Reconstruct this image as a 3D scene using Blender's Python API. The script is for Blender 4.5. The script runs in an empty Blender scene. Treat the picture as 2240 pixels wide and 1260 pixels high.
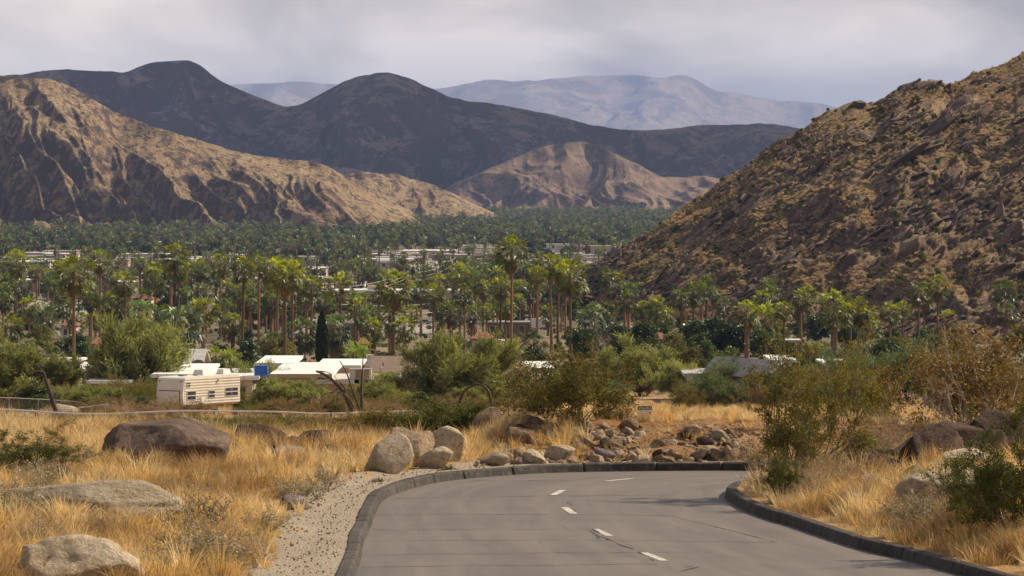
import bpy, bmesh, math, random
import numpy as np
from mathutils import Vector, Matrix, Euler

R = math.radians
random.seed(7)
rng = np.random.default_rng(11)
scene = bpy.context.scene
COL = scene.collection

# ------------------------------------------------------------------ camera
F = 10000.0                      # focal length in photograph pixels (2240 wide)
PITCH = math.atan(230.0 / F)     # horizon lies above the picture centre
cam_d = bpy.data.cameras.new("camera")
cam_d.sensor_width = 36.0
cam_d.lens = 36.0 * F / 2240.0
cam_d.clip_start = 1.0
cam_d.clip_end = 200000.0
cam = bpy.data.objects.new("camera", cam_d)
COL.objects.link(cam)
cam.location = (0, 0, 0)
cam.rotation_euler = (math.pi / 2 - PITCH, 0, 0)
scene.camera = cam

# ------------------------------------------------------------------ sun and sky
SUN_EL = R(42)
SUN_AZ = R(24)                   # behind the scene, measured from +X towards +Y
TO_SUN = Vector((math.cos(SUN_EL) * math.cos(SUN_AZ), math.cos(SUN_EL) * math.sin(SUN_AZ), math.sin(SUN_EL)))
sun_d = bpy.data.lights.new("sun", 'SUN')
sun_d.energy = 5.0
sun_d.angle = R(0.53)
sun_d.color = (1.0, 0.88, 0.69)
sun = bpy.data.objects.new("sun", sun_d)
COL.objects.link(sun)
sun.rotation_euler = (-TO_SUN).to_track_quat('-Z', 'Y').to_euler()

world = bpy.data.worlds.new("World")
scene.world = world
world.use_nodes = True
wn, wl = world.node_tree.nodes, world.node_tree.links
wn.clear()
w_out = wn.new('ShaderNodeOutputWorld')
w_bg = wn.new('ShaderNodeBackground')
w_bg.inputs['Strength'].default_value = 0.07
w_sky = wn.new('ShaderNodeTexSky')
w_sky.sky_type = 'NISHITA'
w_sky.sun_disc = False
w_sky.sun_elevation = SUN_EL
w_sky.sun_rotation = math.pi / 2 - SUN_AZ
w_sky.dust_density = 2.0
w_tc = wn.new('ShaderNodeTexCoord')
w_map = wn.new('ShaderNodeMapping')
w_map.inputs['Scale'].default_value = (15, 15, 34)
w_map.inputs['Location'].default_value = (3.1, 1.3, 0.25)
w_n1 = wn.new('ShaderNodeTexNoise')
w_n1.inputs['Scale'].default_value = 1.0
w_n1.inputs['Detail'].default_value = 5
w_n1.inputs['Roughness'].default_value = 0.48
w_n1.inputs['Distortion'].default_value = 0.35
w_ramp = wn.new('ShaderNodeValToRGB')
w_ramp.color_ramp.elements[0].position = 0.34
w_ramp.color_ramp.elements[0].color = (0.42, 0.36, 0.315, 1)
w_ramp.color_ramp.elements[1].position = 0.60
w_ramp.color_ramp.elements[1].color = (1.08, 0.935, 0.785, 1)
w_mul = wn.new('ShaderNodeMix'); w_mul.data_type = 'RGBA'; w_mul.blend_type = 'MULTIPLY'
w_mul.inputs[0].default_value = 1.0
w_mul.inputs[7].default_value = (14.6, 14.6, 14.6, 1)
# overhead the cover breaks up and blue shows between the clouds
w_sep = wn.new('ShaderNodeSeparateXYZ')
w_el = wn.new('ShaderNodeMapRange')
w_el.inputs['From Min'].default_value = 0.05
w_el.inputs['From Max'].default_value = 0.30
w_n2 = wn.new('ShaderNodeTexNoise')
w_n2.inputs['Scale'].default_value = 3.0
w_n2.inputs['Detail'].default_value = 5
w_gap = wn.new('ShaderNodeMath'); w_gap.operation = 'MULTIPLY'
w_gr = wn.new('ShaderNodeMapRange')
w_gr.inputs['From Min'].default_value = 0.30
w_gr.inputs['From Max'].default_value = 0.50
w_mix = wn.new('ShaderNodeMix'); w_mix.data_type = 'RGBA'
wl.new(w_tc.outputs['Generated'], w_map.inputs['Vector'])
wl.new(w_map.outputs['Vector'], w_n1.inputs['Vector'])
wl.new(w_n1.outputs['Fac'], w_ramp.inputs['Fac'])
wl.new(w_ramp.outputs['Color'], w_mul.inputs[6])
wl.new(w_tc.outputs['Generated'], w_sep.inputs[0])
wl.new(w_sep.outputs['Z'], w_el.inputs['Value'])
wl.new(w_tc.outputs['Generated'], w_n2.inputs['Vector'])
wl.new(w_n2.outputs['Fac'], w_gr.inputs['Value'])
wl.new(w_el.outputs['Result'], w_gap.inputs[0])
wl.new(w_gr.outputs['Result'], w_gap.inputs[1])
wl.new(w_gap.outputs[0], w_mix.inputs[0])
wl.new(w_mul.outputs[2], w_mix.inputs[6])
wl.new(w_sky.outputs['Color'], w_mix.inputs[7])
wl.new(w_mix.outputs[2], w_bg.inputs['Color'])
wl.new(w_bg.outputs[0], w_out.inputs['Surface'])

vs = scene.view_settings
scene.display_settings.display_device = 'sRGB'
vs.view_transform = 'Standard'
vs.look = 'None'
vs.exposure = 0.26
vs.gamma = 1.0
vs.use_curve_mapping = False
scene.render.engine = 'CYCLES'
cy = scene.cycles
cy.use_denoising = True
cy.max_bounces = 5
cy.diffuse_bounces = 2
cy.glossy_bounces = 2
cy.transmission_bounces = 2
cy.volume_bounces = 0
cy.transparent_max_bounces = 12

# ------------------------------------------------------------------ geometry helpers
CP, SP = math.cos(PITCH), math.sin(PITCH)

def ray(px, row):
    """slope of the view ray through a photograph pixel: (dx/dy, dz/dy)"""
    u = (px - 1120.0) / F
    v = (630.0 - row) / F
    dy = CP + v * SP
    return u / dy, (-SP + v * CP) / dy

def at(px, row, y):
    a, b = ray(px, row)
    return Vector((a * y, y, b * y))

def _hash(ix, iy, seed):
    h = (ix.astype(np.int64) * 374761393 + iy.astype(np.int64) * 668265263 + seed * 974634777) & 0xFFFFFFFF
    h = ((h ^ (h >> 13)) * 1274126177) & 0xFFFFFFFF
    return ((h ^ (h >> 16)) & 0xFFFF) / 65535.0

def noise2(x, y, seed=0):
    x = np.asarray(x, dtype=np.float64); y = np.asarray(y, dtype=np.float64)
    ix, iy = np.floor(x), np.floor(y)
    fx, fy = x - ix, y - iy
    fx = fx * fx * fx * (fx * (fx * 6 - 15) + 10); fy = fy * fy * fy * (fy * (fy * 6 - 15) + 10)
    a = _hash(ix, iy, seed); b = _hash(ix + 1, iy, seed)
    c = _hash(ix, iy + 1, seed); d = _hash(ix + 1, iy + 1, seed)
    return (a * (1 - fx) + b * fx) * (1 - fy) + (c * (1 - fx) + d * fx) * fy

def fbm(x, y, seed=0, octv=5, gain=0.5):
    s, amp, tot = 0.0, 1.0, 0.0
    for o in range(octv):
        s = s + amp * noise2(np.asarray(x) * 2 ** o + 17.3 * o, np.asarray(y) * 2 ** o - 9.1 * o, seed + o)
        tot += amp; amp *= gain
    return s / tot

def ridged(x, y, seed=0, octv=4, gain=0.5):
    s, amp, tot = 0.0, 1.0, 0.0
    for o in range(octv):
        n = 1 - np.abs(2 * noise2(np.asarray(x) * 2 ** o + 5.7 * o, np.asarray(y) * 2 ** o + 3.3 * o, seed + o) - 1)
        s = s + amp * n
        tot += amp; amp *= gain
    return s / tot

def mesh_np(name, verts, faces, mats=(), mat_idx=None, smooth=False):
    """one mesh from numpy vertices and a list of (n,k) index arrays"""
    verts = np.asarray(verts, dtype=np.float32).reshape(-1, 3)
    if isinstance(faces, np.ndarray):
        faces = [faces]
    faces = [np.asarray(f, dtype=np.int32) for f in faces if len(f)]
    me = bpy.data.meshes.new(name)
    me.vertices.add(len(verts))
    me.vertices.foreach_set('co', verts.ravel())
    nl = sum(f.size for f in faces)
    npoly = sum(len(f) for f in faces)
    me.loops.add(nl)
    me.polygons.add(npoly)
    if nl:
        me.loops.foreach_set('vertex_index', np.concatenate([f.ravel() for f in faces]))
        sizes = np.concatenate([np.full(len(f), f.shape[1], dtype=np.int32) for f in faces])
        starts = np.concatenate([[0], np.cumsum(sizes)[:-1]]).astype(np.int32)
        me.polygons.foreach_set('loop_start', starts)
        if mat_idx is not None:
            me.polygons.foreach_set('material_index', np.asarray(mat_idx, dtype=np.int32))
        me.polygons.foreach_set('use_smooth', np.full(npoly, bool(smooth)))
    for m in mats:
        me.materials.append(m)
    me.update(calc_edges=True)
    return me

def grid_faces(nr, nc):
    i = np.arange(nr - 1)[:, None] * nc + np.arange(nc - 1)[None, :]
    i = i.ravel()
    return np.stack([i, i + 1, i + nc + 1, i + nc], axis=1)

def obj(name, me, parent=None, loc=None, rot=None, scl=None):
    o = bpy.data.objects.new(name, me)
    COL.objects.link(o)
    if parent is not None:
        o.parent = parent
    if loc is not None:
        o.location = loc
    if rot is not None:
        o.rotation_euler = rot
    if scl is not None:
        o.scale = scl if hasattr(scl, '__len__') else (scl, scl, scl)
    return o

def tag(o, label=None, cat=None, group=None, kind=None):
    if label: o['label'] = label
    if cat: o['category'] = cat
    if group: o['group'] = group
    if kind: o['kind'] = kind
    return o

def thing(name, label, cat, loc=(0, 0, 0), rz=0.0, group=None):
    o = bpy.data.objects.new(name, None)
    COL.objects.link(o)
    o.empty_display_size = 0.2
    o.location = loc
    o.rotation_euler = (0, 0, rz)
    return tag(o, label, cat, group)

class MB:
    """collects boxes, prisms and tubes into one mesh"""
    def __init__(self):
        self.v, self.f3, self.f4, self.n = [], [], [], 0
    def add(self, verts, quads=(), tris=()):
        b = self.n
        self.v += [tuple(p) for p in verts]
        self.n += len(verts)
        self.f4 += [[i + b for i in q] for q in quads]
        self.f3 += [[i + b for i in t] for t in tris]
        return self
    def box(self, x0, x1, y0, y1, z0, z1, taper=0.0):
        t = taper
        v = [(x0, y0, z0), (x1, y0, z0), (x1, y1, z0), (x0, y1, z0),
             (x0 + t, y0 + t, z1), (x1 - t, y0 + t, z1), (x1 - t, y1 - t, z1), (x0 + t, y1 - t, z1)]
        return self.add(v, [(0, 3, 2, 1), (4, 5, 6, 7), (0, 1, 5, 4), (1, 2, 6, 5), (2, 3, 7, 6), (3, 0, 4, 7)])
    def tube(self, pts, rad, sides=6, cap=True):
        pts = [Vector(p) for p in pts]
        n = len(pts)
        rr = rad if hasattr(rad, '__len__') else [rad] * n
        ring = []
        for i, p in enumerate(pts):
            d = (pts[min(i + 1, n - 1)] - pts[max(i - 1, 0)])
            d = d.normalized() if d.length > 1e-9 else Vector((0, 0, 1))
            a = d.cross(Vector((0, 0, 1)))
            if a.length < 0.05: a = d.cross(Vector((1, 0, 0)))
            a.normalize(); b = d.cross(a)
            for k in range(sides):
                t = 2 * math.pi * k / sides
                ring.append(p + (a * math.cos(t) + b * math.sin(t)) * rr[i])
        q = []
        for i in range(n - 1):
            for k in range(sides):
                k2 = (k + 1) % sides
                q.append((i * sides + k, i * sides + k2, (i + 1) * sides + k2, (i + 1) * sides + k))
        t3 = []
        if cap:
            for k in range(1, sides - 1):
                t3.append((0, k + 1, k)); b0 = (n - 1) * sides
                t3.append((b0, b0 + k, b0 + k + 1))
        return self.add(ring, q, t3)
    def mesh(self, name, *mats, smooth=False):
        fs = []
        if self.f4: fs.append(np.array(self.f4))
        if self.f3: fs.append(np.array(self.f3))
        return mesh_np(name, np.array([tuple(p) for p in self.v]), fs, mats, smooth=smooth)
    def build(self, name, m, parent=None, **k):
        return obj(name, self.mesh(name, m), parent, **k)

# ------------------------------------------------------------------ material helpers
def new_mat(name):
    m = bpy.data.materials.new(name)
    m.use_nodes = True
    nt = m.node_tree
    bs = nt.nodes['Principled BSDF']
    return m, nt.nodes, nt.links, bs

def nmix(nodes, links, fac, a, b, mode='MIX'):
    x = nodes.new('ShaderNodeMix'); x.data_type = 'RGBA'; x.blend_type = mode
    for sock, val in ((x.inputs[0], fac), (x.inputs[6], a), (x.inputs[7], b)):
        if isinstance(val, (int, float)): sock.default_value = val
        elif isinstance(val, (tuple, list)): sock.default_value = (*val[:3], 1)
        else: links.new(val, sock)
    return x.outputs[2]

def nramp(nodes, links, src, p0, p1):
    r = nodes.new('ShaderNodeMapRange')
    r.inputs['From Min'].default_value = p0
    r.inputs['From Max'].default_value = p1
    r.clamp = True
    links.new(src, r.inputs['Value'])
    return r.outputs['Result']

def nnoise(nodes, links, vec, scale, detail=4, rough=0.55, dist=0.0, stretch=None):
    n = nodes.new('ShaderNodeTexNoise')
    n.inputs['Scale'].default_value = scale
    n.inputs['Detail'].default_value = detail
    n.inputs['Roughness'].default_value = rough
    n.inputs['Distortion'].default_value = dist
    if stretch is not None:
        mp = nodes.new('ShaderNodeMapping')
        mp.inputs['Scale'].default_value = stretch[:3]
        if len(stretch) > 3: mp.inputs['Rotation'].default_value = stretch[3:6]
        links.new(vec, mp.inputs['Vector']); vec = mp.outputs['Vector']
    links.new(vec, n.inputs['Vector'])
    return n.outputs['Fac']

def npos(nodes, kind='world'):
    if kind == 'world':
        return nodes.new('ShaderNodeNewGeometry').outputs['Position']
    return nodes.new('ShaderNodeTexCoord').outputs['Object']

def nbump(nodes, links, bs, h, strength, dist):
    b = nodes.new('ShaderNodeBump')
    b.inputs['Strength'].default_value = strength
    b.inputs['Distance'].default_value = dist
    links.new(h, b.inputs['Height'])
    links.new(b.outputs['Normal'], bs.inputs['Normal'])

def surf(name, c1, c2, scale=3.0, rough=0.85, bump=0.0, bscale=None, coords='object', spec=0.3, rnd=0.0, c3=None, s3=None):
    """two-tone noisy surface; rnd varies its value from object to object"""
    m, n, l, bs = new_mat(name)
    p = npos(n, coords)
    f = nramp(n, l, nnoise(n, l, p, scale, 5, 0.6), 0.33, 0.67)
    c = nmix(n, l, f, c1, c2)
    if c3 is not None:
        f3 = nramp(n, l, nnoise(n, l, p, s3 or scale * 3.7, 4, 0.6), 0.52, 0.66)
        c = nmix(n, l, f3, c, c3)
    if rnd:
        oi = n.new('ShaderNodeObjectInfo')
        mr = n.new('ShaderNodeMapRange')
        mr.inputs['To Min'].default_value = 1 - rnd; mr.inputs['To Max'].default_value = 1 + rnd
        l.new(oi.outputs['Random'], mr.inputs['Value'])
        h = n.new('ShaderNodeHueSaturation')
        l.new(mr.outputs['Result'], h.inputs['Value']); l.new(c, h.inputs['Color'])
        c = h.outputs['Color']
    l.new(c, bs.inputs['Base Color'])
    bs.inputs['Roughness'].default_value = rough
    bs.inputs['Specular IOR Level'].default_value = spec
    if bump:
        nbump(n, l, bs, nnoise(n, l, p, bscale or scale * 4, 6, 0.65), bump, 1.0 / (bscale or scale * 4))
    return m

def leafmat(name, c1, c2, trans=0.35, rough=0.5, rnd=0.25, tcol=None, spec=0.4, scale=1.2):
    """leaf: noise between two greens, value per object and per leaf, light through the blade"""
    m, n, l, bs = new_mat(name)
    p = npos(n, 'object')
    f = nramp(n, l, nnoise(n, l, p, scale, 3, 0.6), 0.3, 0.7)
    c = nmix(n, l, f, c1, c2)
    at_ = n.new('ShaderNodeAttribute'); at_.attribute_name = 'tint'
    h = n.new('ShaderNodeHueSaturation')
    oi = n.new('ShaderNodeObjectInfo')
    mr = n.new('ShaderNodeMapRange')
    mr.inputs['To Min'].default_value = 1 - rnd; mr.inputs['To Max'].default_value = 1 + rnd
    l.new(oi.outputs['Random'], mr.inputs['Value'])
    ml = n.new('ShaderNodeMath'); ml.operation = 'MULTIPLY'
    l.new(mr.outputs['Result'], ml.inputs[0]); l.new(at_.outputs['Fac'], ml.inputs[1])
    l.new(ml.outputs[0], h.inputs['Value']); l.new(c, h.inputs['Color'])
    c = h.outputs['Color']
    l.new(c, bs.inputs['Base Color'])
    bs.inputs['Roughness'].default_value = rough
    bs.inputs['Specular IOR Level'].default_value = spec
    tr = n.new('ShaderNodeBsdfTranslucent')
    tc = nmix(n, l, 1.0, c, tcol or (1.2, 1.15, 0.5), 'MULTIPLY')
    l.new(tc, tr.inputs['Color'])
    mx = n.new('ShaderNodeMixShader')
    mx.inputs[0].default_value = trans
    out = n['Material Output']
    l.new(bs.outputs[0], mx.inputs[1]); l.new(tr.outputs[0], mx.inputs[2])
    l.new(mx.outputs[0], out.inputs['Surface'])
    return m

def set_tint(me, per_face):
    """per-face leaf tone stored as an attribute"""
    a = me.attributes.new('tint', 'FLOAT', 'FACE')
    a.data.foreach_set('value', np.asarray(per_face, dtype=np.float32))

def scatter(name, pts, rot, scl, idx, protos):
    """one object: copies of the prototype meshes on points through geometry nodes"""
    pts = np.asarray(pts, dtype=np.float32)
    n = len(pts)
    me = bpy.data.meshes.new(name)
    me.vertices.add(n)
    me.vertices.foreach_set('co', pts.ravel())
    a = me.attributes.new('rot', 'FLOAT_VECTOR', 'POINT'); a.data.foreach_set('vector', np.asarray(rot, dtype=np.float32).ravel())
    s = np.asarray(scl, dtype=np.float32)
    if s.ndim == 1: s = np.repeat(s[:, None], 3, axis=1)
    a = me.attributes.new('scl', 'FLOAT_VECTOR', 'POINT'); a.data.foreach_set('vector', s.ravel())
    a = me.attributes.new('idx', 'INT', 'POINT'); a.data.foreach_set('value', np.asarray(idx, dtype=np.int32))
    o = obj(name, me)
    pc = bpy.data.collections.new(name + "_kinds")
    for i, pm in enumerate(protos):
        pc.objects.link(bpy.data.objects.new("%s_kind_%02d" % (name, i), pm))
    ng = bpy.data.node_groups.new(name + "_scatter", 'GeometryNodeTree')
    ng.interface.new_socket(name="Geometry", in_out='INPUT', socket_type='NodeSocketGeometry')
    ng.interface.new_socket(name="Geometry", in_out='OUTPUT', socket_type='NodeSocketGeometry')
    N, L = ng.nodes, ng.links
    gi, go = N.new('NodeGroupInput'), N.new('NodeGroupOutput')
    ci = N.new('GeometryNodeCollectionInfo')
    ci.inputs['Collection'].default_value = pc
    ci.inputs['Separate Children'].default_value = True
    ci.inputs['Reset Children'].default_value = True
    ip = N.new('GeometryNodeInstanceOnPoints')
    ip.inputs['Pick Instance'].default_value = True
    def attr(nm, typ):
        x = N.new('GeometryNodeInputNamedAttribute'); x.data_type = typ
        x.inputs['Name'].default_value = nm
        return next(s_ for s_ in x.outputs if s_.enabled and s_.name == 'Attribute')
    L.new(gi.outputs[0], ip.inputs['Points'])
    L.new(ci.outputs[0], ip.inputs['Instance'])
    L.new(attr('idx', 'INT'), ip.inputs['Instance Index'])
    L.new(attr('rot', 'FLOAT_VECTOR'), ip.inputs['Rotation'])
    L.new(attr('scl', 'FLOAT_VECTOR'), ip.inputs['Scale'])
    L.new(ip.outputs[0], go.inputs[0])
    md = o.modifiers.new('scatter', 'NODES')
    md.node_group = ng
    return o

# ------------------------------------------------------------------ labels by landmark
ORD = ["nearest", "second", "third", "fourth", "fifth", "sixth", "seventh", "eighth", "ninth", "tenth", "eleventh", "twelfth", "thirteenth", "fourteenth", "fifteenth", "sixteenth", "seventeenth", "eighteenth", "nineteenth", "twentieth", "twenty-first", "twenty-second", "twenty-third", "twenty-fourth", "twenty-fifth", "twenty-sixth"]
_pending = []
def later(o, px, text, marks):
    """label an object by its rank to the left or right of the nearest landmark"""
    _pending.append((o, px, text, marks))
def settle_labels():
    groups = {}
    for o, px, text, marks in _pending:
        m = min(marks, key=lambda q: abs(q[0] - px))
        groups.setdefault((text, m[1], "left" if px < m[0] else "right"), []).append((abs(px - m[0]), o))
    for (text, mark, side), lst in groups.items():
        lst.sort(key=lambda q: q[0])
        for k, (_, o) in enumerate(lst):
            o['label'] = "%s, %s to the %s of the %s" % (text, ORD[min(k, 25)], side, mark)
MARKS = [(36, "left-edge palm"), (161, "dark-trunked palm"), (290, "red-tiled tower"), (386, "twin palms"), (482, "slim palm"), (529, "long-trunked palm"), (622, "trio of palms"), (704, "cypress"), (782, "curved palm"), (861, "large central palm"), (948, "brown building's palm"), (1006, "building-end palm"), (1060, "slim centre palm"), (1117, "tallest palm"), (1175, "thin-stemmed palm"),
         (1249, "bushy palm"), (1341, "thick hillside palm"), (1388, "stacked pair"), (1460, "small slope palm"), (1545, "dark evergreens"), (1589, "lone palm"), (1676, "dense clump"), (1715, "pergola"), (1827, "stoutest palm"), (1890, "right-hand trio"), (1960, "far-right pair"), (2036, "two tall palms"), (2170, "rightmost cluster")]

# ================================================================== the lie of the land
def catmull(pts, step):
    pts = [np.array(p, float) for p in pts]
    P = [2 * pts[0] - pts[1]] + pts + [2 * pts[-1] - pts[-2]]
    out = []
    for i in range(1, len(P) - 2):
        a, b, c, d = P[i - 1], P[i], P[i + 1], P[i + 2]
        n = max(2, int(np.linalg.norm(c - b) / step))
        for k in range(n):
            t = k / n
            out.append(0.5 * (2 * b + (c - a) * t + (2 * a - 5 * b + 4 * c - d) * t * t + (3 * b - a - 3 * c + d) * t ** 3))
    out.append(pts[-1])
    out = np.array(out)
    s = np.concatenate([[0], np.cumsum(np.linalg.norm(np.diff(out, axis=0), axis=1))])
    q = np.arange(0, s[-1], step)
    return np.stack([np.interp(q, s, out[:, 0]), np.interp(q, s, out[:, 1])], axis=1)

# road edges in plan: the outer kerb on the left and far side, the inner kerb on the right
K_OUT = catmull([(-3.0, 20), (-2.4, 40), (-2.2, 56), (-2.19, 65.7), (-2.26, 69.7), (-2.26, 72.8), (-2.28, 76.9), (-2.24, 80.2),
                 (-1.92, 83.0), (-1.48, 85), (-0.97, 86.2), (-0.36, 87.2), (0.55, 88.2), (1.34, 88.65), (2.3, 88.9), (3.4, 89.05), (4.5, 89.1),
                 (8, 88.8), (13, 87.6), (20, 84.6), (30, 77)], 0.1)
K_IN = catmull([(13.5, 20), (11.0, 40), (7.9, 56), (5.98, 65.75), (5.70, 67.1), (5.25, 68.9), (4.80, 71.8), (4.50, 73.9), (4.28, 75), (3.98, 77.2),
                (3.83, 79.2), (3.76, 80.6), (3.80, 81.7), (3.97, 82.9), (4.25, 83.7), (4.8, 84.25), (5.9, 84.6), (8.5, 84.4), (13, 83.0), (19, 80), (27, 73)], 0.1)
ROAD_POLY = np.concatenate([K_OUT, K_IN[::-1]])

def road_z(y):
    return -5.26 - 0.004 * np.asarray(y, dtype=float)

def in_poly(x, y, poly):
    ins = np.zeros(x.shape, bool)
    px, py = poly[:, 0], poly[:, 1]
    j = len(poly) - 1
    for i in range(len(poly)):
        c = ((py[i] > y) != (py[j] > y))
        if c.any():
            xx = (px[j] - px[i]) * (y - py[i]) / (py[j] - py[i] + 1e-12) + px[i]
            ins ^= (c & (x < xx))
        j = i
    return ins

def poly_dist(x, y, line):
    d2 = np.full(x.shape, 1e12)
    for p in line[::2]:
        d2 = np.minimum(d2, (x - p[0]) ** 2 + (y - p[1]) ** 2)
    return np.sqrt(d2)

def sstep(a, b, t):
    t = np.clip((t - a) / (b - a), 0, 1)
    return t * t * (3 - 2 * t)

G_Y = [-200, 20, 60, 92, 100, 120, 150, 200, 250, 300, 430, 550, 714, 1000, 1500, 2000, 3000, 4000, 6000, 9000, 15000, 60000]
G_Z = [-4.5, -5.34, -5.5, -5.63, -5.95, -7.05, -8.75, -11.2, -13.5, -15.7, -21, -25, -29, -35, -41, -44.5, -46.5, -47.5, -48, -48, -48, -48]

def base_z(y):
    return np.interp(y, G_Y, G_Z)

def gz(x, y):
    """height of the ground sheet"""
    x = np.atleast_1d(np.asarray(x, float)); y = np.atleast_1d(np.asarray(y, float))
    x, y = np.broadcast_arrays(x, y)
    z = base_z(y).copy()
    far = sstep(95, 140, y)
    z += far * (fbm(x / 40.0, y / 40.0, 3, 3) - 0.5) * np.clip(y / 250.0, 0.5, 2.2)
    near = (y > 10) & (y < 110) & (np.abs(x) < 45)
    if near.any():
        xn, yn = x[near], y[near]
        d = np.minimum(poly_dist(xn, yn, K_OUT), poly_dist(xn, yn, K_IN))
        ins = in_poly(xn, yn, ROAD_POLY)
        d = np.where(ins, -d, d)
        off = sstep(0.45, 1.3, d)
        lift = 0.17 + (fbm(xn / 2.2, yn / 2.2, 5, 4) - 0.5) * 0.36
        # bank of earth beyond the far kerb
        lift += 0.60 * np.exp(-((yn - 93.2) / 1.6) ** 2) * sstep(-1.5, 0.5, xn) * (1 - sstep(7, 11, xn))
        # ground climbs to the right inside the bend and a little to the left
        inside = (xn > 3.5) & (yn < 84.5)
        lift += np.where(inside, np.clip((xn - 4.6) * 0.085, 0, 1.0) * sstep(0.8, 3.0, d), 0)
        lift += np.where(xn < -2.5, np.clip((-xn - 4.0) * 0.05, 0, 0.8), 0)
        zz = z[near]
        fade = 1 - sstep(98, 110, yn)
        z[near] = zz - 0.07 + (0.07 + lift) * off * fade - 0.0
    return z

_gx0, _gy0, _gst = -22.0, 40.0, 0.125
_GX, _GY = np.meshgrid(np.arange(-22, 22.01, _gst), np.arange(40, 112.01, _gst))
_GZ = gz(_GX, _GY)
gz_exact = gz
def gz(x, y):
    """the same height, read from a fine table near the road"""
    x = np.atleast_1d(np.asarray(x, float)); y = np.atleast_1d(np.asarray(y, float))
    x, y = np.broadcast_arrays(x, y)
    near = (y > 40.2) & (y < 111.5) & (np.abs(x) < 21.5)
    out = np.empty(x.shape)
    far_ = ~near
    if far_.any(): out[far_] = gz_exact(x[far_], y[far_])
    if near.any():
        i = (y[near] - _gy0) / _gst; j = (x[near] - _gx0) / _gst
        i0, j0 = i.astype(int), j.astype(int); fi, fj = i - i0, j - j0
        out[near] = (_GZ[i0, j0] * (1 - fj) + _GZ[i0, j0 + 1] * fj) * (1 - fi) + (_GZ[i0 + 1, j0] * (1 - fj) + _GZ[i0 + 1, j0 + 1] * fj) * fi
    return out

_hy = np.concatenate([np.arange(55, 130, 0.05), np.geomspace(130, 14000, 3500)])
def hit(px, row):
    """first point of the ground sheet seen through a photograph pixel"""
    a, b = ray(px, row)
    g = gz(a * _hy, _hy)
    below = b * _hy <= g
    i = int(np.argmax(below)) if below.any() else len(_hy) - 1
    y = _hy[i]
    return Vector((a * y, y, float(g[i])))

def on_ground(x, y, dz=0.0):
    return Vector((x, y, float(gz(x, y)[0]) + dz))

# ------------------------------------------------------------------ ground
m_ground, n, l, bs = new_mat("dry_ground")
p = npos(n)
sy = n.new('ShaderNodeSeparateXYZ'); l.new(p, sy.inputs[0])
f1 = nramp(n, l, nnoise(n, l, p, 0.9, 6, 0.65), 0.35, 0.65)
c_near = nmix(n, l, f1, (0.30, 0.175, 0.075), (0.42, 0.275, 0.135))
f2 = nramp(n, l, nnoise(n, l, p, 9.0, 5, 0.7), 0.5, 0.75)
c_near = nmix(n, l, f2, c_near, (0.20, 0.13, 0.07))
f3 = nramp(n, l, nnoise(n, l, p, 0.02, 5, 0.6), 0.4, 0.62)
c_far = nmix(n, l, f3, (0.10, 0.085, 0.045), (0.24, 0.18, 0.115))
fd = nramp(n, l, sy.outputs['Y'], 450, 750)
c = nmix(n, l, fd, c_near, c_far)
l.new(c, bs.inputs['Base Color'])
bs.inputs['Roughness'].default_value = 0.95
bs.inputs['Specular IOR Level'].default_value = 0.1
nbump(n, l, bs, nnoise(n, l, p, 14, 5, 0.7), 0.6, 0.05)

ys = np.concatenate([np.linspace(-150, 18, 12), np.arange(20, 112, 0.4), np.geomspace(112.5, 60000, 420)])
ss = np.linspace(-1, 1, 181)
ss = np.sign(ss) * np.abs(ss) ** 1.25
gx = ss[None, :] * (14 + 0.33 * np.maximum(ys, 20))[:, None]
gy = np.repeat(ys[:, None], len(ss), axis=1)
gzv = gz(gx, gy)
ground = obj("ground", mesh_np("ground", np.stack([gx, gy, gzv], -1).reshape(-1, 3), grid_faces(len(ys), len(ss)), [m_ground], smooth=True))
tag(ground, "dry tan desert ground falling away to the valley floor", kind="structure")

# ------------------------------------------------------------------ road
m_road, n, l, bs = new_mat("old_asphalt")
p = npos(n)
uv = n.new('ShaderNodeUVMap').outputs['UV']
cA = nmix(n, l, nramp(n, l, nnoise(n, l, p, 0.35, 5, 0.6), 0.35, 0.65), (0.098, 0.075, 0.058), (0.134, 0.105, 0.082))
# bands worn along the direction of travel
fw = nramp(n, l, nnoise(n, l, uv, 1.0, 4, 0.55, 0.3, (1.1, 13, 1)), 0.42, 0.72)
cA = nmix(n, l, fw, cA, (0.180, 0.143, 0.112))
fk = nramp(n, l, nnoise(n, l, uv, 1.0, 4, 0.6, 0.8, (2.5, 26, 1)), 0.57, 0.72)
fkm = n.new('ShaderNodeMath'); fkm.operation = 'MULTIPLY'; fkm.inputs[1].default_value = 0.75; l.new(fk, fkm.inputs[0])
cA = nmix(n, l, fkm.outputs[0], cA, (0.085, 0.074, 0.068))
fg = nramp(n, l, nnoise(n, l, p, 60, 3, 0.7), 0.3, 0.7)
cA = nmix(n, l, 0.25, cA, nmix(n, l, fg, (0.10, 0.09, 0.08), (0.27, 0.24, 0.21)))
l.new(cA, bs.inputs['Base Color'])
bs.inputs['Roughness'].default_value = 0.62
bs.inputs['Specular IOR Level'].default_value = 0.35
nbump(n, l, bs, nnoise(n, l, p, 90, 4, 0.7), 0.35, 0.01)

def resample(line, k):
    s = np.concatenate([[0], np.cumsum(np.linalg.norm(np.diff(line, axis=0), axis=1))])
    q = np.asarray(k) * s[-1]
    return np.stack([np.interp(q, s, line[:, 0]), np.interp(q, s, line[:, 1])], -1)
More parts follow.
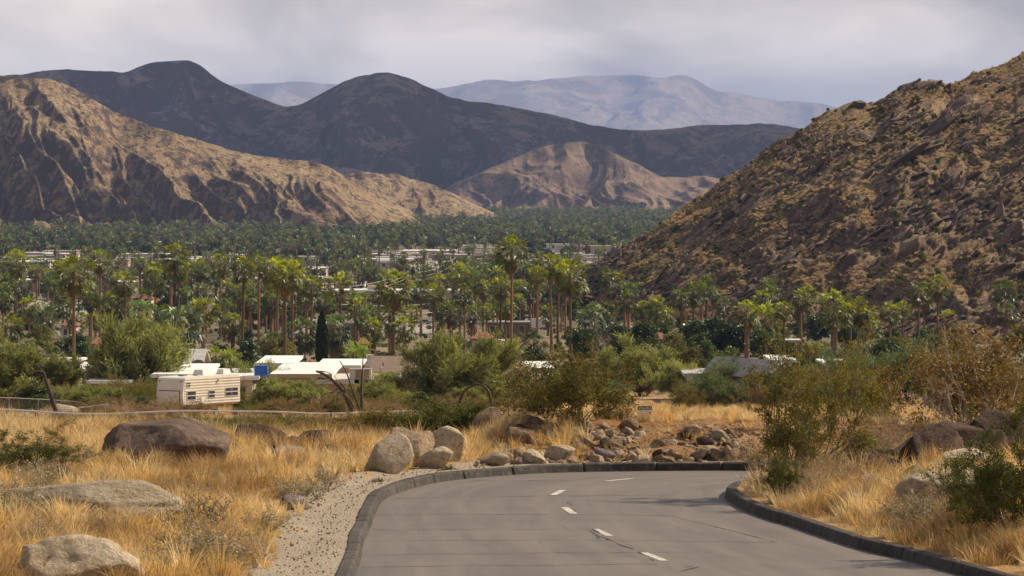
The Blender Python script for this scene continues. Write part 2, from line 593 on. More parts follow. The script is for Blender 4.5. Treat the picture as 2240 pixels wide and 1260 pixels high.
# matched stations: straight to straight, bend to bend
def frac_near(line, pt):
    i = int(np.argmin(((line - np.array(pt)) ** 2).sum(1)))
    return i / (len(line) - 1)
st = [0, .25, .45, .6, .8, 1]
fo = [0, frac_near(K_OUT, (-2.2, 65.7)), frac_near(K_OUT, (-2.28, 76.9)), frac_near(K_OUT, (0.55, 88.2)), frac_near(K_OUT, (4.5, 89.1)), 1]
fi = [0, frac_near(K_IN, (5.98, 65.75)), frac_near(K_IN, (4.28, 75)), frac_near(K_IN, (3.80, 81.7)), frac_near(K_IN, (4.8, 84.25)), 1]
tt = np.linspace(0, 1, 220)
A_ = resample(K_OUT, np.interp(tt, st, fo)); B_ = resample(K_IN, np.interp(tt, st, fi))
w_ = np.linspace(-0.012, 1.012, 25)
rxy = A_[:, None, :] * (1 - w_)[None, :, None] + B_[:, None, :] * w_[None, :, None]
rz_ = road_z(rxy[..., 1]) + 0.03 * np.sin(np.clip(w_, 0, 1) * math.pi)[None, :]
me = mesh_np("road", np.concatenate([rxy, rz_[..., None]], -1).reshape(-1, 3), grid_faces(len(tt), len(w_)), [m_road], smooth=True)
uvl = me.uv_layers.new(name="UVMap")
vi = np.empty(len(me.loops), dtype=np.int32); me.loops.foreach_get('vertex_index', vi)
uvs = np.stack([np.repeat(tt * 9, len(w_)), np.tile(w_, len(tt))], -1).astype(np.float32)
uvl.data.foreach_set('uv', uvs[vi].ravel())
road = obj("road", me)
tag(road, "worn grey asphalt road bending to the right", kind="structure")

def road_pt(px, row, dz=0.004):
    y = 52600.0 / (row - 440.0)
    v = at(px, row, y)
    # distance across the road sets the crown
    do = np.min(np.hypot(K_OUT[:, 0] - v.x, K_OUT[:, 1] - v.y)); di = np.min(np.hypot(K_IN[:, 0] - v.x, K_IN[:, 1] - v.y))
    wv = do / (do + di)
    return Vector((v.x, v.y, float(road_z(v.y)) + 0.03 * math.sin(wv * math.pi) + dz))

m_paint = surf("worn_white_paint", (0.62, 0.57, 0.47), (0.42, 0.37, 0.30), 5.0, 0.75, coords='world', c3=(0.25, 0.21, 0.18), s3=22)
m_tar = surf("tar_seal", (0.028, 0.025, 0.024), (0.05, 0.045, 0.04), 4.0, 0.6)

def ribbon(name, pts, width, mat, parent, jitter=0.0):
    """thin strip on the road surface"""
    v, n_ = [], len(pts)
    for i, q in enumerate(pts):
        a, b = pts[max(i - 1, 0)], pts[min(i + 1, n_ - 1)]
        t = Vector((b.x - a.x, b.y - a.y, 0)); t.normalize()
        s = Vector((-t.y, t.x, 0)) * (width * 0.5 * (1 + jitter * random.uniform(-1, 1)))
        v += [q + s, q - s]
    f = [(2 * i, 2 * i + 1, 2 * i + 3, 2 * i + 2) for i in range(n_ - 1)]
    return obj(name, mesh_np(name, np.array([tuple(q) for q in v]), np.array(f), [mat]), parent)

def lerp_pts(a, b, n_, fn, dz, wob=0.0):
    out = []
    for k in range(n_ + 1):
        t = k / n_
        q = fn(a[0] + (b[0] - a[0]) * t, a[1] + (b[1] - a[1]) * t, dz)
        q.y += wob * (noise2(q.x * 1.7, a[1] * 0.37, 4).item() - 0.5) * 2
        out.append(q)
    return out

for a, b in (((1408, 1215), (1454, 1233)), ((1302, 1163), (1334, 1178)), ((1235, 1115), (1255, 1129)), ((1210, 1088), (1231, 1077)), ((1326, 1057), (1382, 1051.5))):
    ribbon("lane_dash", lerp_pts(a, b, 6, road_pt, 0.006), 0.125, m_paint, road)
for a, b, wd in (((812, 1185), (1700, 1190), .018), ((830, 1128), (1480, 1132), .022), ((868, 1091), (1480, 1088), .03), ((812, 1160), (1320, 1164), .016),
                 ((800, 1216), (1560, 1214), .018), ((792, 1243), (1440, 1240), .022), ((1030, 1053), (1250, 1056), .03), ((1100, 1046), (1330, 1047), .02),
                 ((1480, 1135), (1700, 1190), .014), ((1300, 1100), (1560, 1112), .014)):
    ribbon("road_crack", lerp_pts(a, b, 40, road_pt, 0.004, 0.09), wd * 1.15, m_tar, road, 0.7)
# broken line of tar dribbles beside the lane dashes
crk = [(1290, 1166), (1308, 1178), (1330, 1184), (1345, 1192), (1362, 1200), (1385, 1206)]
ribbon("road_crack", [road_pt(q[0], q[1], .005) for q in crk], 0.018, m_tar, road, 0.9)
for a, b in (((1296, 1163), (1312, 1171)), ((1304, 1180), (1312, 1183)), ((1325, 1184), (1332, 1187)), ((1396, 1214), (1412, 1221)), ((1420, 1228), (1432, 1233)),
             ((1247, 1108), (1252, 1110)), ((1241, 1104), (1244, 1106)), ((1255, 1121), (1260, 1124)), ((1262, 1065), (1272, 1064)), ((1488, 1256), (1530, 1246)), ((1500, 1247), (1516, 1244))):
    ribbon("tar_mark", lerp_pts(a, b, 3, road_pt, 0.009), 0.02, m_tar, road, 0.5)
# pale grit swept against the kerbs
m_grit = surf("grit", (0.33, 0.25, 0.17), (0.24, 0.19, 0.14), 8, 0.95, coords='world')

# ------------------------------------------------------------------ kerbs
m_kerb = surf("dark_kerb_concrete", (0.045, 0.038, 0.034), (0.085, 0.071, 0.061), 3.0, 0.85, 0.5, 26, 'world', 0.2, rnd=0.22, c3=(0.11, 0.092, 0.076), s3=9)
m_joint = surf("kerb_joint", (0.02, 0.018, 0.016), (0.03, 0.026, 0.022), 5, 0.9)
PROF = [(0.0, -0.05), (0.02, 0.02), (0.045, 0.135), (0.062, 0.155), (0.085, 0.162), (0.215, 0.160), (0.235, 0.150), (0.245, 0.02), (0.245, -0.05)]

def kerb(name, line, side, label, piece):
    root = thing(name, label, None)
    root['kind'] = 'structure'
    s = np.concatenate([[0], np.cumsum(np.linalg.norm(np.diff(line, axis=0), axis=1))])
    def cross(q, inset=0.0, dz=0.0):
        x, y = np.interp(q, s, line[:, 0]), np.interp(q, s, line[:, 1])
        x2, y2 = np.interp(q + .15, s, line[:, 0]), np.interp(q + .15, s, line[:, 1])
        x1, y1 = np.interp(q - .15, s, line[:, 0]), np.interp(q - .15, s, line[:, 1])
        t = np.array([x2 - x1, y2 - y1]); t /= np.linalg.norm(t) + 1e-9
        nn = np.array([-t[1], t[0]]) * side
        zb = float(road_z(y))
        return [(x + nn[0] * (o * (1 - inset) + .14 * inset), y + nn[1] * (o * (1 - inset) + .14 * inset), zb + h * (1 - inset * .6) + (dz if h > .05 else 0)) for o, h in PROF]
    k = len(PROF)
    q, end = 26.0, s[-1] - 4
    while q < end:
        L_ = piece * random.uniform(0.85, 1.15)
        x, y = np.interp(q, s, line[:, 0]), np.interp(q, s, line[:, 1])
        if y > 50:
            g = 0.014
            st_ = [(q + g, .16), (q + g + .02, 0)] + [(q + L_ * j / 5, 0) for j in range(1, 5)] + [(q + L_ - g - .02, 0), (q + L_ - g, .16)]
            dz = random.uniform(-.006, .008)
            v = []
            for j, (qq, ins) in enumerate(st_):
                v += cross(qq, ins, dz + random.uniform(-.004, .004))
            f = [(a * k + b, a * k + b + 1, (a + 1) * k + b + 1, (a + 1) * k + b) for a in range(len(st_) - 1) for b in range(k - 1)]
            mb = MB(); mb.add(v, f, [(0, j, j + 1) for j in range(1, k - 1)] + [((len(st_) - 1) * k, (len(st_) - 1) * k + j + 1, (len(st_) - 1) * k + j) for j in range(1, k - 1)])
            mb.build("kerb_block", m_kerb, root)
        q += L_
    qs = np.arange(26, end, 0.4)
    v = sum([cross(a, 0.3) for a in qs], [])
    f = [(a * k + b, a * k + b + 1, (a + 1) * k + b + 1, (a + 1) * k + b) for a in range(len(qs) - 1) for b in range(k - 1)]
    mb = MB(); mb.add(v, f); mb.build("kerb_bed", m_joint, root)
    return root

kerb("kerb", K_OUT, 1, "low dark kerb of short blocks round the outside of the bend", 1.5)
kerb("kerb", K_IN, -1, "low dark kerb of long blocks round the inside of the bend", 2.3)

# strips of verge that tie the kerb backs to the ground
m_gravel, n, l, bs = new_mat("gravel")
p = npos(n)
c = nmix(n, l, nramp(n, l, nnoise(n, l, p, 1.4, 4, 0.6), 0.35, 0.65), (0.33, 0.235, 0.145), (0.44, 0.33, 0.215))
vo = n.new('ShaderNodeTexVoronoi'); vo.inputs['Scale'].default_value = 26; l.new(p, vo.inputs['Vector'])
c = nmix(n, l, nramp(n, l, vo.outputs['Distance'], 0.1, 0.55), nmix(n, l, 0.6, c, vo.outputs['Color'], 'OVERLAY'), nmix(n, l, .55, c, (0.16, 0.12, 0.09)))
hs = n.new('ShaderNodeHueSaturation'); hs.inputs['Saturation'].default_value = 0.45; hs.inputs['Value'].default_value = 0.95
l.new(c, hs.inputs['Color'])
l.new(nmix(n, l, 0.45, hs.outputs['Color'], (0.37, 0.28, 0.165)), bs.inputs['Base Color'])
bs.inputs['Roughness'].default_value = 0.95
bs.inputs['Specular IOR Level'].default_value = 0.1
nbump(n, l, bs, vo.outputs['Distance'], 0.7, 0.03)

def verge(name, line, side, mat, label, wmax):
    s = np.arange(0, len(line), 3)
    ln = line[s]
    t = np.gradient(ln, axis=0); t /= np.linalg.norm(t, axis=1)[:, None]
    nn = np.stack([-t[:, 1], t[:, 0]], 1) * side
    offs = np.array([0.215, 0.4, 0.65, 0.95, 1.3, wmax])
    v = []
    for o in offs:
        x, y = ln[:, 0] + nn[:, 0] * o, ln[:, 1] + nn[:, 1] * o
        g = gz(x, y) + 0.012
        zk = road_z(ln[:, 1]) + 0.132 + 0.05 * (noise2(x * 3, y * 3, 8) - .5)
        t_ = sstep(0.5, 1.35, o)
        z = zk * (1 - t_) + np.maximum(g, zk - .3 * t_) * t_
        if o == offs[-1]: z = gz(x, y) - 0.02
        v.append(np.stack([x, y, z], -1))
    v = np.stack(v, 1)
    o_ = obj(name, mesh_np(name, v.reshape(-1, 3), grid_faces(len(ln), len(offs)), [mat], smooth=True))
    return tag(o_, label, kind="structure")
verge("gravel_shoulder", K_OUT, 1, m_gravel, "pale gravel shoulder behind the outer kerb", 1.75)
verge("dirt_verge", K_IN, -1, m_ground, "strip of dry dirt behind the inner kerb", 1.6)

# a side lane glimpsed beyond the fence on the left
sl = []
for px, r0, r1 in ((-260, 946, 928), (-120, 946, 928), (0, 948, 927), (50, 950, 928), (100, 950, 930), (150, 946, 932), (190, 942, 934)):
    a, b = hit(px, r0), hit(px, r1)
    sl.append((a.x, a.y, a.z + .12)); sl.append((b.x, b.y, b.z + .12))
side_lane = obj("side_lane", mesh_np("side_lane", np.array(sl), np.array([(2 * i, 2 * i + 2, 2 * i + 3, 2 * i + 1) for i in range(6)]), [surf("grey_lane", (.15, .135, .125), (.2, .18, .16), .8, .9, coords='world')]))
tag(side_lane, "short stretch of grey side lane beyond the wire fence", kind="structure")

# ------------------------------------------------------------------ mountains
def rockmat(name, soil, soil2, rock, big, small, amount=(0.42, 0.6), dots=(0.55, 0.66), dotc=None, bump=0.8, bd=6.0):
    m, n, l, bs = new_mat(name)
    p = npos(n)
    c = nmix(n, l, nramp(n, l, nnoise(n, l, p, big, 5, 0.6), 0.35, 0.65), soil, soil2)
    ge = n.new('ShaderNodeNewGeometry')
    sx = n.new('ShaderNodeSeparateXYZ'); l.new(ge.outputs['True Normal'], sx.inputs[0])
    steep = nramp(n, l, sx.outputs['Z'], 0.93, 0.62)
    nz = nnoise(n, l, p, small * 0.35, 6, 0.7, 0.4)
    ad = n.new('ShaderNodeMath'); ad.operation = 'MULTIPLY_ADD'; ad.inputs[1].default_value = 0.12
    l.new(steep, ad.inputs[0]); l.new(nz, ad.inputs[2])
    c = nmix(n, l, nramp(n, l, ad.outputs[0], *amount), c, rock)
    d = nnoise(n, l, p, small, 3, 0.7)
    c = nmix(n, l, nramp(n, l, d, *dots), c, dotc or tuple(0.5 * a for a in rock))
    l.new(c, bs.inputs['Base Color'])
    bs.inputs['Roughness'].default_value = 0.95
    bs.inputs['Specular IOR Level'].default_value = 0.08
    nbump(n, l, bs, nnoise(n, l, p, small * 0.6, 6, 0.72), bump, bd)
    return m

def mountain(name, label, sil, yc, yf, nu, nv, spur, amp, skew, seed, mat, jag=1.5, back=0.5, prof=1.15, warp=0.5, dz=-6, octv=5, second=0.35, third=0.04, detail=0.03):
    sil = np.array(sil, float)
    px = np.linspace(sil[0, 0], sil[-1, 0], nu)
    row = np.interp(px, sil[:, 0], sil[:, 1])
    k = max(3, nu // 60); ker = np.hanning(k + 2)[1:-1]; ker /= ker.sum()
    row = np.convolve(np.pad(row, k, mode='edge'), ker, mode='same')[k:-k]
    row = row + jag * 2 * (fbm(px / 28.0, px * 0, seed + 40, 4) - 0.5)
    a, b = ray(px, row)
    ycv = (yc(px) if callable(yc) else np.full(nu, float(yc))) * (1 + 0.012 * (fbm(px / 90.0, px * 0 + 3, seed + 50, 2) - .5))
    yfv = (yf(px) if callable(yf) else np.full(nu, float(yf)))
    crest = np.stack([a * ycv, ycv, b * ycv], -1)
    zf = base_z(yfv) + dz
    foot = np.stack([a * yfv, yfv, zf], -1)
    crest[:, 2] = np.maximum(crest[:, 2], zf + 1)
    v = np.concatenate([np.linspace(0, 1, nv), 1 + np.linspace(0, back, max(4, nv // 6))[1:]])
    V = v[:, None]
    vf = np.clip(V, 0, 1)
    X = foot[None, :, 0] + (crest - foot)[None, :, 0] * V
    Y = foot[None, :, 1] + (crest - foot)[None, :, 1] * V
    H = (crest[:, 2] - zf)[None, :]
    uu = X / spur + skew * (1 - vf) + warp * (fbm(X / (spur * 1.3), Y / (spur * 1.3), seed + 9, 3) - .5)
    r = np.clip((ridged(uu, Y / (spur * 5.0), seed, 3, 0.45) - .28) / .60, 0, 1)
    r2 = np.clip((ridged(uu * 3.3 + 4, Y / (spur * 1.6), seed + 20, 3, 0.5) - .25) / .6, 0, 1)
    r3 = np.clip((ridged(uu * 9.7 + 2, Y / (spur * .55) + r2, seed + 30, 4, 0.55) - .25) / .6, 0, 1)
    w = np.sin(math.pi * np.clip(vf, 0, 1) ** 0.8) ** 0.8
    z = zf[None, :] + H * vf ** prof - amp * H * (1 - r) ** 1.2 * w * 1.6 - amp * second * H * (1 - r2) * w - third * H * (1 - r3) * w
    z += H * detail * (fbm(X / (spur * .12), Y / (spur * .12), seed + 70, 4) - .5) * np.minimum(1, w * 2)
    bk = np.clip(V - 1, 0, None) / max(back, 1e-6)
    z = np.where(V > 1, zf[None, :] + H * (1 - sstep(0, 1, bk) * 1.0), z)
    me = mesh_np(name, np.stack([X, Y, z], -1).reshape(-1, 3), grid_faces(len(v), nu), [mat], smooth=True)
    o = obj(name, me)
    if label: tag(o, label, kind="structure")
    return o, np.stack([X, Y, z], -1), v

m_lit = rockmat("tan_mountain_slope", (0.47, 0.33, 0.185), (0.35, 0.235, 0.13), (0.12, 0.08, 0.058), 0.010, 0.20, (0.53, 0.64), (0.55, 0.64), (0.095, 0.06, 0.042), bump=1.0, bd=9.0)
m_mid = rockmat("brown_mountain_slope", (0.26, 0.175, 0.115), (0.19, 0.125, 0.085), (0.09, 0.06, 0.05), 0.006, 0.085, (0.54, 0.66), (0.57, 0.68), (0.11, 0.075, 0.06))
m_dark = rockmat("dark_mountain_slope", (0.30, 0.215, 0.18), (0.205, 0.15, 0.135), (0.075, 0.056, 0.056), 0.003, 0.045, (0.47, 0.57), (0.55, 0.7), (0.05, 0.036, 0.032), bd=14)  # purple of the hazy air and ridge contrast are painted into these colours
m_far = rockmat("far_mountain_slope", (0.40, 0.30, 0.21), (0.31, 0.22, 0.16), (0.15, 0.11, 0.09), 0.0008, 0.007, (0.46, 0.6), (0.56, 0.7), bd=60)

mountain("hill", "sunlit tan rocky mountain with gullies on the left side of the valley",
         [(-420, 200), (-250, 175), (-120, 158), (0, 166), (60, 170), (110, 172), (150, 186), (200, 215), (250, 243), (300, 262), (350, 282), (400, 296), (450, 311), (500, 328), (560, 341), (620, 347), (680, 354), (720, 364), (760, 390), (800, 413), (840, 437), (880, 460), (915, 482), (960, 505)],
         lambda q: 4650 - 0.05 * q, lambda q: 4050 + 0.24 * q, 680, 220, 72.0, 0.44, -2.2, 21, m_lit, jag=2.0, prof=0.95, warp=0.6, second=.32, third=.03, detail=.022)
mountain("hill", "low sunlit tan ridge tucked behind the right foot of the left mountain",
         [(640, 470), (700, 400), (750, 384), (790, 374), (830, 380), (865, 379), (900, 392), (950, 405), (1000, 428), (1045, 450), (1090, 470)],
         5700, 5350, 280, 90, 52.0, 0.34, -1.6, 33, m_lit, jag=2.5, warp=1.2)
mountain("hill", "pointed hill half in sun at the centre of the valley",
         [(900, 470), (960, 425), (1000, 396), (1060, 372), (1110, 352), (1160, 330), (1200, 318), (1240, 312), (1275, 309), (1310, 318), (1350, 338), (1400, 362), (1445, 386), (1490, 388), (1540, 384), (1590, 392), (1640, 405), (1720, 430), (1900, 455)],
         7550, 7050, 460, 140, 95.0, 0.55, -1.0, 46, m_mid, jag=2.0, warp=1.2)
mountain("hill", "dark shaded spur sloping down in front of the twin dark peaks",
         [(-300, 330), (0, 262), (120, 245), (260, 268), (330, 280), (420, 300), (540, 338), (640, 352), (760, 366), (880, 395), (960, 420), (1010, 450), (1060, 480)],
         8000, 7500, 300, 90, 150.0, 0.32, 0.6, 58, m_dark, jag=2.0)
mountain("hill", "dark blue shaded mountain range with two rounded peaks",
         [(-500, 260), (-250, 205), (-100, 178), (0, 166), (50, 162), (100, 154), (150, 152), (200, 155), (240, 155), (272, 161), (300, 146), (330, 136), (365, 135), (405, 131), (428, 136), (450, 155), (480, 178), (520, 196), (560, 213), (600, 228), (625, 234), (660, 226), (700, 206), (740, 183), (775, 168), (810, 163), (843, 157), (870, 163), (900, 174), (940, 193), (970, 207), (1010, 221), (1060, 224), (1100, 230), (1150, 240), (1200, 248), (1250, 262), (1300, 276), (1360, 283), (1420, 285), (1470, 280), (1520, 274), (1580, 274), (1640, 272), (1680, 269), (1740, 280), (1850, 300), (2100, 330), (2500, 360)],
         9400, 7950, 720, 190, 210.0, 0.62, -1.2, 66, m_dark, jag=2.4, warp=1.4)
mountain("hill", "pale hazy mountain range on the far skyline",
         [(-900, 260), (-300, 225), (200, 205), (480, 190), (520, 183), (580, 183), (640, 178), (700, 182), (760, 186), (850, 195), (950, 194), (985, 192), (1030, 180), (1080, 173), (1120, 178), (1170, 176), (1230, 170), (1290, 165), (1340, 165), (1400, 163), (1440, 173), (1470, 166), (1490, 160), (1515, 168), (1540, 184), (1565, 200), (1600, 201), (1650, 212), (1700, 222), (1750, 222), (1790, 224), (1830, 236), (1900, 246), (2200, 262), (2800, 285)],
         48000, 42000, 420, 80, 1400.0, 0.34, 0.6, 77, m_far, jag=2.0, warp=1.2)

# hillside on the right, about a kilometre away
m_hill = rockmat("rocky_hillside", (0.29, 0.195, 0.105), (0.21, 0.14, 0.08), (0.10, 0.066, 0.05), 0.035, 0.62, (0.52, 0.62), (0.54, 0.66), (0.085, 0.058, 0.045), bump=0.9, bd=1.4)
hs_px = [1085, 1180, 1280, 1400, 1550, 1700, 1850, 2000, 2240, 2700]
hs_yf = [1395, 1375, 1330, 1240, 1150, 1080, 1030, 985, 935, 860]
hillside, HS, HSv = mountain("hillside", "steep rocky hillside with dry tufts rising to the right",
         [(1085, 745), (1120, 712), (1160, 690), (1210, 655), (1250, 622), (1285, 592), (1330, 560), (1380, 532), (1430, 505), (1480, 464), (1530, 430), (1580, 396), (1630, 362), (1680, 326), (1720, 300), (1760, 280), (1790, 252), (1830, 236), (1868, 220), (1890, 224), (1920, 222), (1950, 200), (1990, 186), (2035, 174), (2070, 184), (2100, 176), (2130, 162), (2160, 152), (2200, 138), (2240, 112), (2300, 85), (2450, 20), (2700, -60)],
         lambda q: 1385 - 0.02 * (q - 1085), lambda q: np.interp(q, hs_px, hs_yf), 520, 200, 17.0, 0.06, -3.2, 91, m_hill, jag=4.0, back=0.8, prof=0.92, dz=-1.0, warp=1.6, second=0.6, third=0.012, detail=0.016)

# ------------------------------------------------------------------ cloud out of view, shaped to shade the dark range
m_cloud, n, l, bs = new_mat("cloud")
bs.inputs['Base Color'].default_value = (0.85, 0.85, 0.86, 1)
bs.inputs['Roughness'].default_value = 1.0
bs.inputs['Specular IOR Level'].default_value = 0.0
cx = np.linspace(-700, 3000, 150); cyy = np.linspace(7500, 11200, 150)
CX, CY = np.meshgrid(cx, cyy)
front_ = 7950 + 520 * sstep(1180, 1360, CX) + 260 * (fbm(CX / 300.0, CX * 0, 8, 3) - .5)
edge = np.minimum(np.minimum(CX + 150, 2500 - CX) / 260.0, np.minimum(CY - front_, 10700 - CY) / 240.0)
dens = np.minimum(edge, 1.0) + 1.5 * (fbm(CX / 260.0, CY / 260.0, 5, 4) - 0.455)
dens -= 1.9 * np.exp(-(((CX - 828) / 75) ** 2 + ((CY - 9811) / 110) ** 2))
dens -= 1.8 * np.exp(-(((CX - 390) / 60) ** 2 + ((CY - 9770) / 120) ** 2))
dens = np.clip(dens, -0.02, 1.2)
keep = dens > 0
zb_ = 1215 + 60 * fbm(CX / 300.0, CY / 300.0, 15, 4)
top = zb_ + 230 * dens ** 0.5 * np.where(keep, 1, 0) * (0.4 + fbm(CX / 260.0, CY / 260.0, 25, 4)) + 0.5
fc = grid_faces(len(cyy), len(cx))
kk = keep.ravel()
fc = fc[kk[fc].sum(1) >= 3]
nv_ = CX.size
verts = np.concatenate([np.stack([CX, CY, zb_], -1).reshape(-1, 3), np.stack([CX, CY, top], -1).reshape(-1, 3)])
cl = obj("cloud", mesh_np("cloud", verts, np.concatenate([fc[:, ::-1], fc + nv_]), [m_cloud], smooth=True))
tag(cl, "unseen broken cloud shaped to shade the dark mountain range", kind="stuff")

# ------------------------------------------------------------------ haze
m_haze = bpy.data.materials.new("haze")
m_haze.use_nodes = True
hn, hl = m_haze.node_tree.nodes, m_haze.node_tree.links
hn.clear()
ho = hn.new('ShaderNodeOutputMaterial')
hv = hn.new('ShaderNodeVolumePrincipled')
hv.inputs['Color'].default_value = (0.46, 0.60, 1.0, 1)
hv.inputs['Density'].default_value = 2.5e-5
hv.inputs['Anisotropy'].default_value = 0.1
hl.new(hv.outputs[0], ho.inputs['Volume'])
hb = MB(); hb.box(-26000, 26000, -400, 61000, -75, 1195)
haze = hb.build("haze", m_haze)
tag(haze, "thin pale haze filling the valley", kind="stuff")

# ================================================================== plant and rock builders
def unit(v):
    return v / (np.linalg.norm(v, axis=-1, keepdims=True) + 1e-12)

def cards(C, D, L, W, rg, fold=0.0):
    """one small four-sided leaf per centre C: long axis D, length L, width W"""
    n = len(C)
    D = unit(D)
    S = unit(np.cross(D, rg.normal(size=(n, 3))))
    L = np.broadcast_to(L, (n,))[:, None]; W = np.broadcast_to(W, (n,))[:, None]
    v = np.stack([C - D * L * .5, C + S * W * .5, C + D * L * .5, C - S * W * .5], 1).reshape(-1, 3)
    f = np.arange(n * 4).reshape(n, 4)
    return v, f

def tubes_np(lines, sides=3):
    """many thin stems: lines = list of (points (k,3), radii (k,))"""
    V, Q, b = [], [], 0
    for P, r in lines:
        P = np.asarray(P); k = len(P)
        T = np.gradient(P, axis=0); T = unit(T)
        ref = np.where(np.abs(T[:, 2:3]) > .9, np.array([[1., 0, 0]]), np.array([[0, 0, 1.]]))
        A = unit(np.cross(T, ref)); B = np.cross(T, A)
        an = np.arange(sides) * 2 * math.pi / sides
        ring = P[:, None, :] + (A[:, None, :] * np.cos(an)[None, :, None] + B[:, None, :] * np.sin(an)[None, :, None]) * np.asarray(r)[:, None, None]
        V.append(ring.reshape(-1, 3))
        i = np.arange(k - 1)[:, None] * sides; j = np.arange(sides)[None, :]; j2 = (j + 1) % sides
        Q.append((np.stack([i + j, i + j2, i + sides + j2, i + sides + j], -1).reshape(-1, 4)) + b)
        b += k * sides
    return np.concatenate(V), np.concatenate(Q)

def grow(rg, p0, d0, length, k, bend, wob, rise):
    """one wandering stem"""
    P = [np.array(p0, float)]; d = np.array(d0, float)
    for i in range(k):
        d = d + rg.normal(size=3) * wob + np.array([0, 0, rise]) + bend
        d /= np.linalg.norm(d)
        P.append(P[-1] + d * length / k)
    return np.array(P)

def shrub(seed, stems=14, spread=0.9, levels=2, kids=6, rad=0.012, leaf=(9000, 0.045, 0.018), rise=0.06, wob=0.16, clump=0.05, along=0.5, up=0.5, base=0.06, m_wood=None, m_leaf=None, name="shrub", shape=1.0, lo=0.25, kid_len=0.5, one_trunk=0.0):
    """bush of unit height: a wood mesh and a leaf mesh"""
    rg = np.random.default_rng(seed)
    lines, tips = [], []
    def branch(p, d, L, r, lev):
        k = 6 if lev == 0 else 4
        P = grow(rg, p, d, L, k, np.zeros(3), wob, rise)
        lines.append((P, np.linspace(r, r * 0.35, len(P))))
        if lev >= levels:
            tips.append(P); return
        for j in range(kids):
            t = rg.uniform(lo, 1.0)
            i = min(int(t * k), k - 1); q = P[i] + (P[i + 1] - P[i]) * (t * k - i)
            dd = unit(P[i + 1] - P[i]) + rg.normal(size=3) * 0.55
            dd[2] += 0.12
            branch(q, unit(dd), L * kid_len * rg.uniform(.6, 1.2), r * 0.55, lev + 1)
        tips.append(P[k // 2:])
    org = np.zeros(3)
    if one_trunk:
        T = grow(rg, (0, 0, 0), (rg.normal() * .15, rg.normal() * .15, 1), one_trunk, 5, np.zeros(3), .12, .1)
        lines.append((T, np.linspace(rad * 2.4, rad * 1.5, len(T))))
        org = T[-1]
    for s in range(stems):
        a = 2 * math.pi * (s + rg.uniform(-.4, .4)) / stems
        tl = spread * rg.uniform(0.15, 1.0) ** 0.8
        d = np.array([math.cos(a) * tl, math.sin(a) * tl, up + rg.uniform(0, .5)])
        d /= np.linalg.norm(d)
        p = org + np.array([math.cos(a), math.sin(a), 0]) * base * rg.uniform(.2, 1)
        branch(p, d, (1 - one_trunk) * rg.uniform(.7, 1.1) * shape, rad * rg.uniform(.7, 1.2), 0)
    wv, wf = tubes_np(lines)
    n = leaf[0]
    seg_a = np.concatenate([t[:-1] for t in tips]); seg_b = np.concatenate([t[1:] for t in tips])
    wl_ = np.linalg.norm(seg_b - seg_a, axis=1); pick = rg.choice(len(seg_a), n, p=wl_ / wl_.sum())
    t = rg.uniform(0, 1, (n, 1))
    C = seg_a[pick] * (1 - t) + seg_b[pick] * t
    D0 = unit(seg_b[pick] - seg_a[pick])
    C = C + rg.normal(size=(n, 3)) * clump
    D = D0 * along + rg.normal(size=(n, 3)) * (1 - along) * 0.8
    lv, lf = cards(C, D, leaf[1] * rg.uniform(.6, 1.3, n), leaf[2] * rg.uniform(.7, 1.3, n), rg)
    top = max(np.percentile(lv[:, 2], 98.5), 0.2)
    lv /= top; wv /= top
    lv[:, 2] = np.maximum(lv[:, 2], 0.004)
    wm = mesh_np(name + "_branches", wv, wf, [m_wood])
    lm = mesh_np(name + "_foliage", lv, lf, [m_leaf])
    # leaves of one twig share a tone
    tone = rg.uniform(.6, 1.35, len(seg_a))[pick] * rg.uniform(.8, 1.2, n)
    set_tint(lm, tone)
    ext = np.percentile(np.abs(lv[:, :2]), 97) * 2
    return wm, lm, ext

def blob_tree(seed, m_wood, m_leaf, clumps=26, leaves=2600, size=0.075, aspect=0.9, trunk=0.28, name="tree", droop=0.0):
    """round-headed tree of unit height: leaf clumps carried on limbs"""
    rg = np.random.default_rng(seed)
    cz = trunk + (1 - trunk) * 0.5; rzz = (1 - trunk) * 0.5; rx = rzz * aspect
    cc = unit(rg.normal(size=(clumps, 3))) * rg.uniform(.45, .92, (clumps, 1)) * np.array([rx, rx, rzz]) + np.array([0, 0, cz])
    cr = rg.uniform(.26, .46, clumps) * rzz
    lines = [(np.array([[0, 0, 0], [.01, 0, trunk * .5], [0, .01, trunk], [0, 0, cz]]), np.array([.03, .025, .02, .012]))]
    for c in cc:
        m = np.array([c[0] * .35, c[1] * .35, trunk + (c[2] - trunk) * .4])
        lines.append((np.array([[0, 0, trunk * rg.uniform(.6, 1.1)], m, c]), np.array([.014, .009, .004])))
    wv, wf = tubes_np(lines, 5)
    k = rg.integers(0, clumps, leaves)
    off = unit(rg.normal(size=(leaves, 3))) * (rg.uniform(0, 1, (leaves, 1)) ** .45)
    C = cc[k] + off * cr[k][:, None] * np.array([1, 1, .8])
    D = off + rg.normal(size=(leaves, 3)) * .8; D[:, 2] -= droop
    lv, lf = cards(C, D, size * rg.uniform(.6, 1.3, leaves), size * .62 * rg.uniform(.7, 1.2, leaves), rg)
    lv[:, 2] = np.maximum(lv[:, 2], .01)
    s = lv[:, 2].max(); lv /= s; wv /= s
    wm = mesh_np(name + "_trunk", wv, wf, [m_wood], smooth=True)
    lm = mesh_np(name + "_crown", lv, lf, [m_leaf])
    set_tint(lm, rg.uniform(.65, 1.35, clumps)[k] * rg.uniform(.75, 1.25, leaves))
    return wm, lm, 2 * rx / s * 1.25

